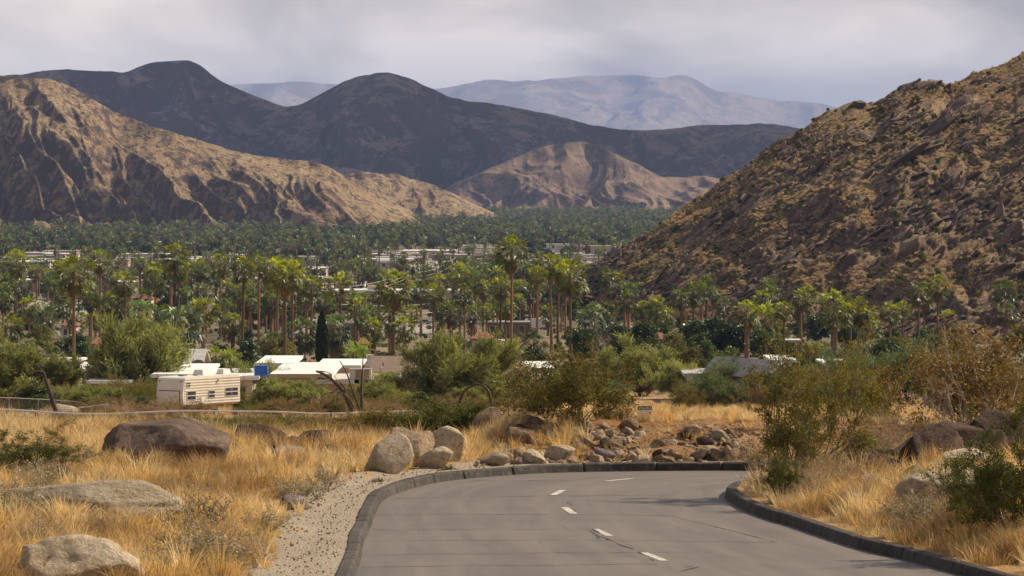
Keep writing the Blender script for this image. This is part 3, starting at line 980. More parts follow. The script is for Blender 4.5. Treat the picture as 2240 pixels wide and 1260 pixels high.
def fan_crown(seed, m_leaf, m_dead, leaves=40, blades=9, skirt=10, droop=0.22, low=-50):
    """fan-palm head of unit width"""
    rg = np.random.default_rng(seed)
    V, Fq, tint, mi, b = [], [], [], [], 0
    for i in range(leaves + skirt):
        dead = i >= leaves
        az = i * 2.39996 + rg.uniform(-.3, .3)
        q = i / leaves
        el = R(82 - (82 - low) * q ** 0.85 + rg.uniform(-8, 8)) if not dead else R(rg.uniform(-82, -60))
        d = np.array([math.cos(az) * math.cos(el), math.sin(az) * math.cos(el), math.sin(el)])
        s = unit(np.cross(d, [0, 0, 1.0]) + 1e-6); u = np.cross(s, d)
        rollv = rg.uniform(-.7, .7)
        s = s * math.cos(rollv) + u * math.sin(rollv); u = np.cross(s, d)
        lp = rg.uniform(.24, .34) * (0.75 if q < .15 else 1.0); rf = rg.uniform(.17, .24)
        if dead: lp, rf = rg.uniform(.08, .3), rg.uniform(.16, .22)
        hub = d * lp + np.array([0, 0, -.02 - .05 * q])
        side = s * .006
        V += [-side, side, hub + side, hub - side]; Fq.append((b, b + 1, b + 2, b + 3)); b += 4
        tint.append(.9); mi.append(1 if dead else 0)
        base_t = (2.1 if q < .15 else 1.3 if q < .4 else .58) * rg.uniform(.75, 1.25)  # young leaves paler; crown shading painted in too, bright on top, dark below
        spr = R(95 if not dead else 35) * (0.45 if q < .1 else 1)
        for j in range(blades):
            ph = spr * (2 * (j + .5) / blades - 1)
            bd = d * math.cos(ph) + s * math.sin(ph)
            r_ = rf * (0.8 + .35 * math.cos(ph)) * rg.uniform(.85, 1.1)
            w = r_ * .12
            wv = unit(np.cross(u, bd)) * w
            midp = hub + bd * r_ * .55 + u * .015 * ((j % 2) * 2 - 1) + np.array([0, 0, -droop * r_ * .22])
            tip = hub + bd * r_ * .97 + np.array([0, 0, -droop * r_ * rg.uniform(.7, 2.0)])
            V += [hub, midp + wv, tip, midp - wv]; Fq.append((b, b + 1, b + 2, b + 3)); b += 4
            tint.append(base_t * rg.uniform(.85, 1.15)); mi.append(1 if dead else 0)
    V = np.array(V)
    ext = np.percentile(np.abs(V[:, :2]), 98) * 2
    V /= ext
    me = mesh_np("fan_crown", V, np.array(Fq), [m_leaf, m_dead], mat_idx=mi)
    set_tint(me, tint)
    return me

def feather_crown(seed, m_leaf, fronds=34, low=-35, arch=0.55, leafl=0.13):
    """feather-palm head of unit width"""
    rg = np.random.default_rng(seed)
    V, Fq, tint, b = [], [], [], 0
    for i in range(fronds):
        az = i * 2.39996 + rg.uniform(-.2, .2); q = i / fronds
        el = R(84 - (84 - low) * q + rg.uniform(-6, 6))
        d = np.array([math.cos(az) * math.cos(el), math.sin(az) * math.cos(el), math.sin(el)])
        P = grow(rg, (0, 0, 0), d, .58, 7, np.array([0, 0, -arch * .16]), .02, 0)
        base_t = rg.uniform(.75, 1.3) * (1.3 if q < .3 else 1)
        for k in range(1, 8):
            T = unit(P[k] - P[k - 1]); S = unit(np.cross(T, [0, 0, 1.0]) + 1e-6)
            for sd in (-1, 1):
                for m in range(3):
                    c = P[k - 1] + (P[k] - P[k - 1]) * (m / 3)
                    dd = unit(S * sd * .8 + T * .6 + np.array([0, 0, -.45 + rg.uniform(-.2, .2)]))
                    L_ = leafl * (1.1 - .07 * k) * rg.uniform(.8, 1.15); w = T * .016
                    V += [c - w * .4, c + dd * L_ * .5 + w * .6, c + dd * L_, c + dd * L_ * .5 - w * .6]; Fq.append((b, b + 1, b + 2, b + 3)); b += 4
                    tint.append(base_t * rg.uniform(.85, 1.15))
    V = np.array(V); ext = np.percentile(np.abs(V[:, :2]), 98) * 2
    me = mesh_np("feather_crown", V / ext, np.array(Fq), [m_leaf])
    set_tint(me, tint)
    return me

def palm_trunk(seed, mat, flare=1.6, sides=8, rough=0.06, lean=0.0):
    """unit height, unit base radius"""
    rg = np.random.default_rng(seed)
    k = 22
    a, c2 = rg.uniform(0, 6.28), rg.uniform(-1, 1)
    V = []
    for i in range(k + 1):
        t = i / k
        r_ = (1 + (flare - 1) * math.exp(-t * 14)) * (1 - .28 * t) * (1 + rough * rg.uniform(-1, 1))
        ox = lean * (math.sin(t * 2.2 + c2) - math.sin(c2)); ang = np.arange(sides) * 2 * math.pi / sides + i * .35
        V.append(np.stack([np.cos(ang) * r_ * (1 + rough * rg.uniform(-1, 1, sides)) + ox * math.cos(a) * 0, np.sin(ang) * r_, np.full(sides, t)], -1))
    V = np.array(V).reshape(-1, 3)
    i = np.arange(k)[:, None] * sides; j = np.arange(sides)[None, :]; j2 = (j + 1) % sides
    f = np.stack([i + j, i + j2, i + sides + j2, i + sides + j], -1).reshape(-1, 4)
    return mesh_np("palm_trunk", V, f, [mat])

_ico = {}
def ico(sub):
    if sub not in _ico:
        bm = bmesh.new(); bmesh.ops.create_icosphere(bm, subdivisions=sub, radius=1.0)
        bm.verts.ensure_lookup_table()
        _ico[sub] = (np.array([v.co[:] for v in bm.verts]), np.array([[v.index for v in f.verts] for f in bm.faces]))
        bm.free()
    return _ico[sub]

def noise3(P, s, seed, octv=4, gain=.5):
    return (fbm(P[:, 0] * s + P[:, 2] * s * .37, P[:, 1] * s - P[:, 2] * s * .61, seed, octv, gain) + fbm(P[:, 2] * s + 7, P[:, 0] * s * .8 - P[:, 1] * s * .5, seed + 31, octv, gain)) * .5 - .5

def boulder(seed, mat, sub=4, cuts=18, cut=(0.45, 0.8), rough=0.06, strata=0.0, smooth=True):
    """boulder filling about a 2 x 2 x 2 box: a ball cut by planes, then weathered"""
    rg = np.random.default_rng(seed)
    V, Fc = ico(sub)
    V = V.copy()
    for _ in range(cuts):
        nrm = unit(rg.normal(size=3)); c = rg.uniform(*cut)
        dd = V @ nrm - c
        V -= np.clip(dd, 0, None)[:, None] * nrm[None, :] * rg.uniform(.82, 1.0)
    U = unit(V)
    V = V * (1 + 2.2 * rough * noise3(V, 1.3, seed, 3) + 1.1 * rough * noise3(V, 4.3, seed + 5, 3))[:, None]
    if strata:
        V = V * (1 + strata * (np.abs(noise2(V[:, 2] * 5 + V[:, 0] * 2, V[:, 1], seed) - .5)))[:, None]
    mn, mx = V.min(0), V.max(0)
    V = (V - (mn + mx) / 2) / ((mx - mn) / 2)
    return mesh_np("boulder", V, Fc, [mat], smooth=smooth)

# ------------------------------------------------------------------ plant and rock materials
m_bark = surf("grey_brown_bark", (0.16, 0.11, 0.075), (0.24, 0.18, 0.13), 9, 0.95)
m_palebark = surf("pale_twig_bark", (0.36, 0.30, 0.23), (0.26, 0.20, 0.15), 9, 0.9)
m_deadwood = surf("dark_dead_wood", (0.055, 0.036, 0.026), (0.10, 0.07, 0.05), 5, 0.95)
m_palmbark = surf("palm_bark", (0.145, 0.078, 0.040), (0.25, 0.145, 0.080), 0.8, 0.95, rnd=0.4, c3=(0.07, 0.04, 0.024), s3=3.0)
m_palmleaf = leafmat("fan_palm_leaf", (0.115, 0.148, 0.017), (0.235, 0.245, 0.036), 0.30, 0.45, 0.22, (1.6, 1.4, 0.4), 0.4, 3.0)
m_bluepalm = leafmat("blue_green_palm_leaf", (0.085, 0.118, 0.046), (0.16, 0.185, 0.088), 0.28, 0.45, 0.2, (1.2, 1.2, 0.5), 0.4, 3.0)
m_queen = leafmat("yellow_green_palm_leaf", (0.14, 0.23, 0.02), (0.25, 0.32, 0.04), 0.4, 0.4, 0.1, (1.5, 1.3, 0.3))
m_datepalm = leafmat("grey_green_palm_leaf", (0.075, 0.12, 0.05), (0.13, 0.17, 0.075), 0.3, 0.4, 0.15)
m_deadfrond = leafmat("dry_frond", (0.30, 0.19, 0.09), (0.42, 0.27, 0.12), 0.25, 0.8, 0.2)
m_creo = leafmat("creosote_leaf", (0.105, 0.105, 0.014), (0.185, 0.155, 0.020), 0.35, 0.6, 0.2, (1.35, 1.15, 0.35), 0.15, 2.0)
m_creodk = leafmat("green_creosote_leaf", (0.055, 0.075, 0.012), (0.105, 0.12, 0.018), 0.35, 0.6, 0.2, (1.4, 1.25, 0.35), 0.15, 2.0)
m_creobr = leafmat("brown_creosote_leaf", (0.17, 0.115, 0.028), (0.235, 0.16, 0.045), 0.35, 0.6, 0.2, (1.3, 1.1, .5), 0.3, 2.0)
m_palo = leafmat("palo_verde_twig", (0.20, 0.225, 0.080), (0.29, 0.305, 0.135), 0.45, 0.6, 0.22, (1.3, 1.2, .5), 0.3, 1.5)
m_smoke = leafmat("smoke_green_twig", (0.115, 0.150, 0.062), (0.165, 0.195, 0.085), 0.35, 0.6, 0.2, (1.2, 1.2, .6), 0.3, 1.5)
m_ficus = leafmat("dark_evergreen_leaf", (0.022, 0.045, 0.010), (0.045, 0.080, 0.016), 0.25, 0.4, 0.2, (1.4, 1.4, .4), 0.5, 2.0)
m_tree = leafmat("mid_green_leaf", (0.055, 0.085, 0.018), (0.105, 0.135, 0.030), 0.3, 0.5, 0.35, (1.35, 1.3, .4), 0.4, 2.0)
m_olive = leafmat("olive_leaf", (0.125, 0.125, 0.030), (0.185, 0.17, 0.045), 0.3, 0.6, 0.25, (1.3, 1.2, .5), 0.3, 2.0)
m_fartree = leafmat("dark_valley_leaf", (0.030, 0.046, 0.016), (0.058, 0.078, 0.026), 0.25, 0.55, 0.4, (1.3, 1.25, .4), 0.3, 2.0)
m_farpalm = leafmat("valley_palm_leaf", (0.055, 0.080, 0.020), (0.105, 0.130, 0.034), 0.32, 0.4, 0.3, (1.4, 1.3, .4), 0.5, 3.0)
m_cyp = leafmat("cypress_leaf", (0.020, 0.038, 0.012), (0.036, 0.058, 0.018), 0.12, 0.7, 0.1, (1.2, 1.2, .6), 0.2, 3.0)
m_straw = leafmat("golden_dry_grass", (0.61, 0.405, 0.125), (0.77, 0.56, 0.24), 0.42, 0.6, 0.26, (1.15, 1.0, 0.75), 0.35, 1.0)
m_straw2 = leafmat("brown_dry_grass", (0.36, 0.225, 0.095), (0.50, 0.35, 0.18), 0.4, 0.65, 0.28, (1.1, 1.0, .75), 0.3, 1.0)
m_pstraw = leafmat("pale_dry_grass", (0.68, 0.51, 0.26), (0.82, 0.67, 0.40), 0.4, 0.6, 0.22, (1.1, 1.0, 0.8), 0.35, 1.0)
m_htuft = leafmat("hill_bunch_grass", (0.45, 0.335, 0.175), (0.58, 0.455, 0.26), 0.35, 0.7, 0.3, (1.1, 1.0, 0.8), 0.2, 1.0)
m_grey = leafmat("grey_green_leaf", (0.36, 0.30, 0.19), (0.48, 0.40, 0.27), 0.25, 0.75, 0.15, (1.1, 1.1, .8), 0.08, 3.0)
m_seed = leafmat("brown_seed_head", (0.32, 0.20, 0.10), (0.46, 0.31, 0.17), 0.3, 0.7, 0.2, (1.1, 1.0, .8), 0.2, 3.0)
m_pink = leafmat("pink_blossom", (0.55, 0.04, 0.20), (0.70, 0.10, 0.30), 0.3, 0.5, 0.1, (1, 1, 1))
m_red = leafmat("red_blossom", (0.50, 0.03, 0.03), (0.65, 0.06, 0.05), 0.3, 0.5, 0.1, (1, 1, 1))

def stone(name, c1, c2, c3, sc=1.6, bump=0.9):
    m, n, l, bs = new_mat(name)
    p = npos(n, 'object')
    q = npos(n, 'world')
    c = nmix(n, l, nramp(n, l, nnoise(n, l, p, sc, 5, .62, .4), .36, .64), c1, c2)
    c = nmix(n, l, nramp(n, l, nnoise(n, l, p, sc * 1.7, 5, .65, .8), .54, .68), c, c3)
    c = nmix(n, l, nramp(n, l, nnoise(n, l, q, 34, 4, .7), .55, .72), c, tuple(.55 * a for a in c1))
    c = nmix(n, l, nramp(n, l, nnoise(n, l, q, 12, 4, .7), .58, .75), c, tuple(min(1, 1.35 * a) for a in c2))
    oi = n.new('ShaderNodeObjectInfo'); mr = n.new('ShaderNodeMapRange'); mr.inputs['To Min'].default_value = .82; mr.inputs['To Max'].default_value = 1.18
    l.new(oi.outputs['Random'], mr.inputs['Value'])
    h = n.new('ShaderNodeHueSaturation'); l.new(mr.outputs['Result'], h.inputs['Value']); l.new(c, h.inputs['Color'])
    l.new(h.outputs['Color'], bs.inputs['Base Color'])
    bs.inputs['Roughness'].default_value = .9; bs.inputs['Specular IOR Level'].default_value = .2
    # cracks and pits
    vo = n.new('ShaderNodeTexVoronoi'); vo.feature = 'DISTANCE_TO_EDGE'; vo.inputs['Scale'].default_value = sc * 1.1
    mx = nodes_warp(n, l, p, sc)
    l.new(mx, vo.inputs['Vector'])
    ck = nramp(n, l, vo.outputs['Distance'], 0.0, 0.05)
    nz = nnoise(n, l, q, 7, 7, .7)
    ad = n.new('ShaderNodeMath'); ad.operation = 'MULTIPLY_ADD'; ad.inputs[1].default_value = .10
    l.new(ck, ad.inputs[0]); l.new(nz, ad.inputs[2])
    nbump(n, l, bs, ad.outputs[0], bump, 0.16)
    return m

def nodes_warp(n, l, p, sc):
    nn = n.new('ShaderNodeTexNoise'); nn.inputs['Scale'].default_value = sc * 1.5; nn.inputs['Detail'].default_value = 3
    l.new(p, nn.inputs['Vector'])
    va = n.new('ShaderNodeVectorMath'); va.operation = 'MULTIPLY_ADD'
    va.inputs[1].default_value = (.7, .7, .7); l.new(nn.outputs['Color'], va.inputs[0]); l.new(p, va.inputs[2])
    return va.outputs[0]

m_pale = stone("pale_granite", (0.46, 0.36, 0.235), (0.56, 0.46, 0.33), (0.33, 0.20, 0.095))
m_tan = stone("tan_granite", (0.38, 0.27, 0.165), (0.47, 0.35, 0.23), (0.26, 0.15, 0.08))
m_brown = stone("dark_varnished_rock", (0.085, 0.052, 0.036), (0.125, 0.080, 0.056), (0.055, 0.035, 0.026))
m_topped = stone("brown_rock_with_pale_crust", (0.135, 0.088, 0.062), (0.24, 0.17, 0.125), (0.085, 0.056, 0.042))
m_purple = stone("purple_grey_rock", (0.24, 0.185, 0.17), (0.34, 0.28, 0.26), (0.19, 0.11, 0.08))
m_rust = stone("rusty_brown_rock", (0.26, 0.165, 0.10), (0.36, 0.25, 0.155), (0.24, 0.105, 0.045))
m_earth = surf("red_brown_earth", (0.25, 0.125, 0.05), (0.34, 0.19, 0.085), 2.0, 0.95, 0.8, 9, 'world', 0.1, c3=(0.16, 0.085, 0.04), s3=7)
STONES = {'pale': m_pale, 'tan': m_tan, 'brown': m_brown, 'topped': m_topped, 'purple': m_purple, 'rust': m_rust}

# ================================================================== prototypes
P_creo = [shrub(101 + i, 20, .95, 2, 6, .010, (15000, .042, .020), .05, .15, .034, .35, .62, .05, m_palebark, m_creo, "creosote") for i in range(3)]
P_green = [shrub(131 + i, 24, .85, 2, 6, .010, (17000, .042, .020), .06, .14, .034, .35, .7, .06, m_bark, m_creodk, "green_creosote") for i in range(2)]
P_brown = [shrub(151 + i, 22, .95, 2, 6, .010, (13000, .040, .018), .05, .15, .036, .35, .62, .05, m_palebark, m_creobr, "brown_creosote") for i in range(2)]
P_open = [shrub(111 + i, 12, .75, 3, 5, .013, (19000, .024, .011), .05, .15, .022, .35, .8, .04, m_palebark, m_creo, "open_creosote", kid_len=.48) for i in range(1)]
P_close = [shrub(141 + i, 22, .8, 3, 4, .010, (42000, .022, .011), .06, .14, .022, .35, .75, .06, m_bark, m_creodk, "close_creosote", kid_len=.5) for i in range(1)]
P_palo = [shrub(171 + i, 16, 1.0, 2, 8, .014, (21000, .10, .013), .02, .13, .045, .7, .55, .05, m_deadwood, m_palo, "palo_verde", lo=.3, one_trunk=.14, kid_len=.42) for i in range(3)]
P_smoke = [shrub(191 + i, 18, 1.0, 2, 8, .012, (20000, .10, .014), .03, .13, .05, .7, .6, .06, m_bark, m_smoke, "smoke_tree", lo=.25) for i in range(2)]
P_dry = [shrub(211 + i, 26, 1.1, 2, 6, .007, (6500, .05, .010), .03, .2, .03, .5, .5, .10, m_palebark, m_seed, "dry_bush") for i in range(2)]
P_grey = [shrub(231 + i, 18, 1.0, 1, 7, .010, (2800, .055, .032), .04, .2, .04, .2, .5, .08, m_bark, m_grey, "brittlebush") for i in range(3)]
P_dead = [shrub(251 + i, 9, .8, 3, 4, .014, (10, .002, .001), .02, .2, .01, .5, .6, .03, m_palebark, m_palebark, "bare_bush") for i in range(2)]
P_ficus = [blob_tree(301 + i, m_bark, m_ficus, 30, 4200, .07, 1.1, .10, "ficus") for i in range(2)]
P_tree = [blob_tree(321 + i, m_bark, m_tree, 26, 3000, .075, 1.0, .16, "tree") for i in range(4)]
P_olive = [blob_tree(341 + i, m_bark, m_olive, 26, 3400, .06, 1.05, .14, "olive_tree", .3) for i in range(3)]
P_fan = [fan_crown(401 + i, m_palmleaf, m_deadfrond, 29 + 2 * i, 10, (4, 9, 14, 6, 0)[i]) for i in range(5)]
P_fanmid = [fan_crown(421 + i, m_farpalm, m_deadfrond, 28 + 2 * i, 9, (3, 8, 12, 5)[i]) for i in range(4)]
P_blue = [fan_crown(431 + i, m_bluepalm, m_deadfrond, 36, 10, 6, .3, -60) for i in range(3)]
P_feather = [feather_crown(461 + i, m_datepalm) for i in range(2)]
P_queen = [feather_crown(481, m_queen, 22, -30, 1.0, .2)]
P_ptrunk = [palm_trunk(501 + i, m_palmbark) for i in range(4)]
P_fat = [palm_trunk(521 + i, m_palmbark, 1.25, 10, .12) for i in range(2)]

def bush(name, protos, i, label, cat, loc, w, h, group=None, parts=("branches", "foliage"), rz=None):
    """w, h in metres"""
    wm, lm, ext = protos[i % len(protos)]
    t = thing(name, label, cat, loc, random.uniform(0, 6.28) if rz is None else rz, group)
    t.scale = (w / ext, w / ext, h)
    obj(parts[0], wm, t); obj(parts[1], lm, t)
    return t

def bush_px(name, protos, i, label, cat, px, base, w, top, group=None, parts=("branches", "foliage"), y=None, rz=None):
    g = hit(px, base) if y is None else None
    if g is None:
        x = ray(px, base)[0] * y
        g = on_ground(x, y)
        base = 400 - 0
        h = at(px, top, y).z - g.z
    else:
        h = (base - top) * g.y / F
    return bush(name, protos, i, label, cat, g - Vector((0, 0, .02 * h)), w * g.y / F, h, group, parts, rz)

# ------------------------------------------------------------------ palms, each placed by foot and head
def palm(label, px, head, foot, w, kind='fan', i=0, group=None, lean=None):
    g = hit(px, foot)
    s = g.y / F
    hgt = (foot - head) * s
    cw = w * s
    fat = kind in ('blue', 'date', 'fat')
    cat = "palm tree"
    t = thing({'fan': 'fan_palm', 'fat': 'fan_palm', 'blue': 'blue_fan_palm', 'date': 'date_palm', 'queen': 'queen_palm'}[kind], label, cat, g - Vector((0, 0, .1)), random.uniform(0, 6.28), group)
    lx, ly = (random.gauss(0, .012), random.gauss(0, .012)) if lean is None else lean
    r_ = {'fan': .26, 'fat': .42, 'blue': .45, 'date': .45, 'queen': .16}[kind] * random.uniform(.85, 1.15)
    tr = obj("trunk", (P_fat if fat else P_ptrunk)[i % 2 if fat else i % 4], t, scl=(r_, r_, hgt + .1), rot=(ly, lx, 0))
    hd = Matrix.Rotation(0, 4, 'X') @ Vector((0, 0, hgt + .1)); hd.rotate(Euler((ly, lx, 0)))
    me = {'fan': P_fan, 'fat': P_fan, 'blue': P_blue, 'date': P_feather, 'queen': P_queen}[kind]
    vz = random.uniform(.95, 1.2)
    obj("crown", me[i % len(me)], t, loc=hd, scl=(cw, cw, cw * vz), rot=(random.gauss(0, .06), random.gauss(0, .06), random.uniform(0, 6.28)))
    return t

PALMS = [  # px, head row, foot row, head width px, kind, label
 (36, 570, 691, 50, 'fan', "tall thin fan palm nearest the left edge of the photo"),
 (161, 594, 842, 74, 'fan', "tall dark-trunked fan palm standing in front of the left white-roofed house"),
 (219, 567, 758, 42, 'fan', "tall slim fan palm with orange trunk right of the dark-trunked one"),
 (276, 617, 771, 50, 'fan', "fan palm beside the red-tiled tower"),
 (341, 600, 711, 50, 'fan', "fan palm just right of the red-tiled tower"),
 (382, 554, 738, 50, 'fan', "taller of the twin fan palms left of centre"),
 (391, 587, 738, 44, 'fan', "shorter of the twin fan palms left of centre"),
 (435, 584, 690, 42, 'fan', "fan palm right of the twin palms"),
 (482, 577, 738, 38, 'fan', "slim fan palm between the twin palms and the long-trunked one"),
 (529, 587, 795, 50, 'fan', "long-trunked fan palm behind the bright banana-like shrub"),
 (566, 577, 778, 38, 'fan', "slim fan palm left of the cluster of three"),
 (606, 590, 785, 50, 'fan', "left palm of the tight cluster of three left of the cypress"),
 (624, 600, 838, 56, 'fan', "stout-trunked middle palm of the cluster of three, foot at the white house"),
 (638, 590, 798, 44, 'fan', "right palm of the tight cluster of three, pale thin trunk"),
 (681, 624, 778, 40, 'fan', "fan palm directly left of the cypress top"),
 (745, 621, 778, 50, 'fan', "fan palm directly right of the cypress with a bent trunk"),
 (146, 644, 738, 40, 'fan', "small fan palm left of the dark-trunked tall palm"),
 (197, 637, 738, 44, 'fan', "small fan palm right of the dark-trunked tall palm"),
 (248, 661, 765, 46, 'fan', "low fan palm with yellowing fronds below the tower"),
 (499, 627, 700, 37, 'fan', "small fan palm behind the slim one, left of centre"),
 (516, 661, 690, 34, 'fan', "very small round palm behind the long-trunked palm"),
 (445, 677, 775, 56, 'fat', "thick-trunked fan palm below the twin palms"),
 (546, 634, 735, 40, 'fan', "fan palm behind the long-trunked palm, mid height"),
 (510, 708, 765, 46, 'fat', "short fan palm with rough trunk left of the long-trunked palm"),
 (25, 714, 765, 54, 'fat', "short fan palm at the left edge with red-brown trunk"),
 (105, 705, 757, 60, 'date', "grey-green feather palm with thick trunk near the left edge"),
 (64, 671, 740, 42, 'fan', "low fan palm at the left between the edge palm and the feather palm"),
 (177, 701, 738, 32, 'fan', "tiny fan palm behind the dark trunk"),
 (209, 698, 738, 30, 'fan', "tiny fan palm left of the orange trunk"),
 (171, 758, 792, 58, 'blue', "squat blue-green palm beside the dark trunk"),
 (311, 691, 762, 62, 'blue', "broad blue-green palm below the red-tiled tower"),
 (395, 711, 790, 80, 'blue', "widest blue-green palm below the twin palms"),
 (658, 725, 790, 58, 'blue', "blue-green palm left of the cypress"),
 (730, 718, 791, 58, 'blue', "blue-green thick palm right of the cypress"),
 (599, 751, 792, 50, 'blue', "squat dark-skirted palm behind the white house"),
 (13, 637, 690, 34, 'fan', "small fan palm cut by the left edge"),
 (549, 661, 740, 34, 'fan', "small fan palm under the long-trunked palm's neighbour"),
 (582, 657, 730, 32, 'fan', "small fan palm left of the cluster of three, low"),
 (670, 668, 740, 42, 'fan', "fan palm just above the cypress on its left"),
 (713, 664, 740, 38, 'fan', "fan palm just above the cypress on its right"),
 (80, 594, 657, 30, 'fan', "distant fan palm with dry skirt, first of the pair by the left white roof"),
 (104, 600, 660, 27, 'fan', "distant fan palm with dry skirt, second of the pair by the left white roof"),
 (861, 624, 788, 62, 'fan', "large fan palm in front of the long brown building"),
 (948, 641, 758, 44, 'fan', "fan palm at the right part of the long brown building"),
 (1006, 600, 731, 47, 'fan', "tall fan palm past the right end of the brown building"),
 (963, 617, 720, 34, 'fan', "fan palm behind the brown building's right part"),
 (1026, 636, 724, 34, 'fan', "small fan palm right of the tall one at the building end"),
 (1056, 629, 748, 32, 'fan', "slim fan palm midway between building end and tallest palm"),
 (1040, 664, 731, 32, 'fan', "low fan palm below the slim one by the building end"),
 (1065, 681, 748, 34, 'fan', "low fan palm left of the tallest palm"),
 (1088, 600, 740, 40, 'fan', "fan palm close behind the tallest palm on its left"),
 (1094, 627, 765, 40, 'fan', "long dark-trunked fan palm beside the tallest palm"),
 (1117, 547, 820, 58, 'fan', "tallest fan palm, near the middle of the photo"),
 (1137, 627, 720, 34, 'fan', "small fan palm just right of the tallest palm"),
 (1135, 657, 735, 30, 'fan', "lower small fan palm right of the tallest palm"),
 (1175, 600, 771, 38, 'fan', "slim fan palm left of the big pair right of centre"),
 (1207, 577, 765, 44, 'fan', "left and highest palm of the big group right of centre"),
 (1220, 588, 765, 38, 'fan', "pale-trunked palm in the big group right of centre"),
 (1249, 600, 791, 62, 'fan', "large bushy palm with dark trunk in the group right of centre"),
 (1237, 612, 738, 44, 'fan', "palm partly hidden behind the large bushy one right of centre"),
 (1268, 644, 691, 44, 'fan', "low palm right of the large bushy one"),
 (1341, 617, 701, 50, 'fat', "thick-trunked fan palm against the foot of the hillside"),
 (1381, 567, 678, 42, 'fan', "upper palm of the stacked pair against the hillside"),
 (1388, 594, 678, 46, 'fan', "lower palm of the stacked pair against the hillside"),
 (1423, 616, 690, 42, 'fan', "fan palm right of the stacked pair against the hillside"),
 (782, 677, 761, 46, 'fat', "curved rough-trunked palm right of the cypress"),
 (800, 661, 730, 36, 'fan', "small palm left of the large one before the brown building"),
 (854, 691, 788, 48, 'fat', "rough-trunked palm behind the brown gable roof, middle of three"),
 (884, 714, 788, 46, 'fat', "rough-trunked palm behind the brown gable roof, right of three"),
 (817, 718, 788, 44, 'fat', "rough-trunked palm behind the brown gable roof, left of three"),
 (968, 678, 731, 42, 'fan', "palm with short trunk above the round green tree"),
 (901, 684, 745, 36, 'fan', "small palm in front of the brown building's middle"),
 (1105, 668, 758, 36, 'fan', "low palm behind the tallest palm's trunk"),
 (1078, 661, 740, 30, 'fan', "tiny palm left of the tallest palm's trunk"),
 (1169, 751, 792, 44, 'blue', "blue-green palm right of the tallest palm's foot"),
 (1122, 773, 808, 62, 'fat', "very short wide fan palm at the tallest palm's foot"),
 (1165, 634, 721, 34, 'fan', "small palm left of the slim one near centre right"),
 (1199, 684, 735, 36, 'fan', "low palm between the trunks of the group right of centre"),
 (1406, 678, 735, 40, 'fan', "low palm below the stacked pair"),
 (1437, 668, 735, 40, 'fan', "low palm right of the stacked pair"),
 (1300, 696, 742, 60, 'blue', "pale blue-green palm left of the thick-trunked hillside palm"),
 (1589, 582, 687, 44, 'fan', "tall lone palm rising above the dark round trees"),
 (1533, 639, 691, 38, 'fan', "left palm of the pair left of the tall lone one"),
 (1546, 654, 691, 34, 'fan', "right palm of the pair left of the tall lone one"),
 (1621, 622, 661, 22, 'fan', "small distant palm right of the tall lone one"),
 (1668, 624, 661, 30, 'fan', "distant palm on the slope above the dense palm clump"),
 (1704, 633, 710, 28, 'fan', "distant slim palm right of the dense palm clump"),
 (1598, 650, 685, 30, 'fan', "small palm under the tall lone one"),
 (1634, 680, 785, 52, 'fat', "thick red-trunked palm at the left of the white pergola"),
 (1677, 657, 762, 48, 'fan', "upper palm of the dense clump left of the pergola"),
 (1676, 696, 765, 60, 'fan', "broad lower palm of the dense clump left of the pergola"),
 (1715, 676, 792, 34, 'fan', "dark slim palm in front of the white pergola"),
 (1752, 650, 766, 36, 'fan', "left palm of the slim pair right of the pergola"),
 (1767, 644, 747, 36, 'fan', "right palm of the slim pair right of the pergola"),
 (1827, 669, 792, 72, 'fat', "stoutest palm, dark thick trunk, right of the pergola"),
 (1891, 631, 690, 36, 'fan', "distant palm high behind the trio on the right"),
 (1861, 680, 785, 34, 'fan', "left slim palm of the right-hand trio"),
 (1878, 674, 789, 42, 'fan', "middle palm of the right-hand trio, orange trunk"),
 (1897, 691, 789, 42, 'fan', "right palm of the right-hand trio"),
 (1947, 682, 770, 38, 'fan', "left palm of the pair right of the trio"),
 (1975, 676, 755, 34, 'fan', "right palm of the pair right of the trio"),
 (2020, 642, 755, 48, 'fan', "left and fuller of the two tall palms at far right"),
 (2052, 624, 755, 42, 'fan', "right and higher of the two tall palms at far right"),
 (2073, 695, 751, 38, 'fan', "low palm below the two tall palms at far right"),
 (2148, 694, 722, 34, 'fan', "left small palm of the rightmost cluster"),
 (2178, 682, 722, 40, 'fan', "top palm of the rightmost cluster"),
 (2186, 696, 724, 32, 'fan', "right small palm of the rightmost cluster"),
 (1786, 772, 800, 52, 'blue', "squat blue-green palm in front of the stoutest palm"),
 (1914, 764, 796, 44, 'blue', "squat palm at the foot of the right-hand trio"),
 (1908, 716, 782, 38, 'fan', "low palm right behind the trio's trunks"),
 (1458, 691, 740, 32, 'fan', "small palm left of the dark round trees"),
 (505, 786, 806, 40, 'fat', "low fan palm behind the white roof near the trailer"),
 (470, 782, 812, 44, 'fat', "dark low fan palm right of the satellite dish"),
]
HAND = []
for i, (px, hd, ft, w, kind, lab) in enumerate(PALMS):
    t = palm(lab, px, hd, ft, w * 1.2, kind, i, "palms between the houses")
    HAND.append((t.location.x, t.location.y))
palm("bright yellow-green feather palm beside the rooftop cooler", 772, 772, 812, 46, 'queen', 0, "palms between the houses")
palm("second bright feather palm right behind the rooftop cooler", 796, 766, 812, 42, 'queen', 1, "palms between the houses")
palm("small feather palm with an orange frond near the blue tank", 502, 776, 812, 34, 'queen', 2, "palms between the houses")

def hill_limit(px):
    return np.interp(px, hs_px, hs_yf)

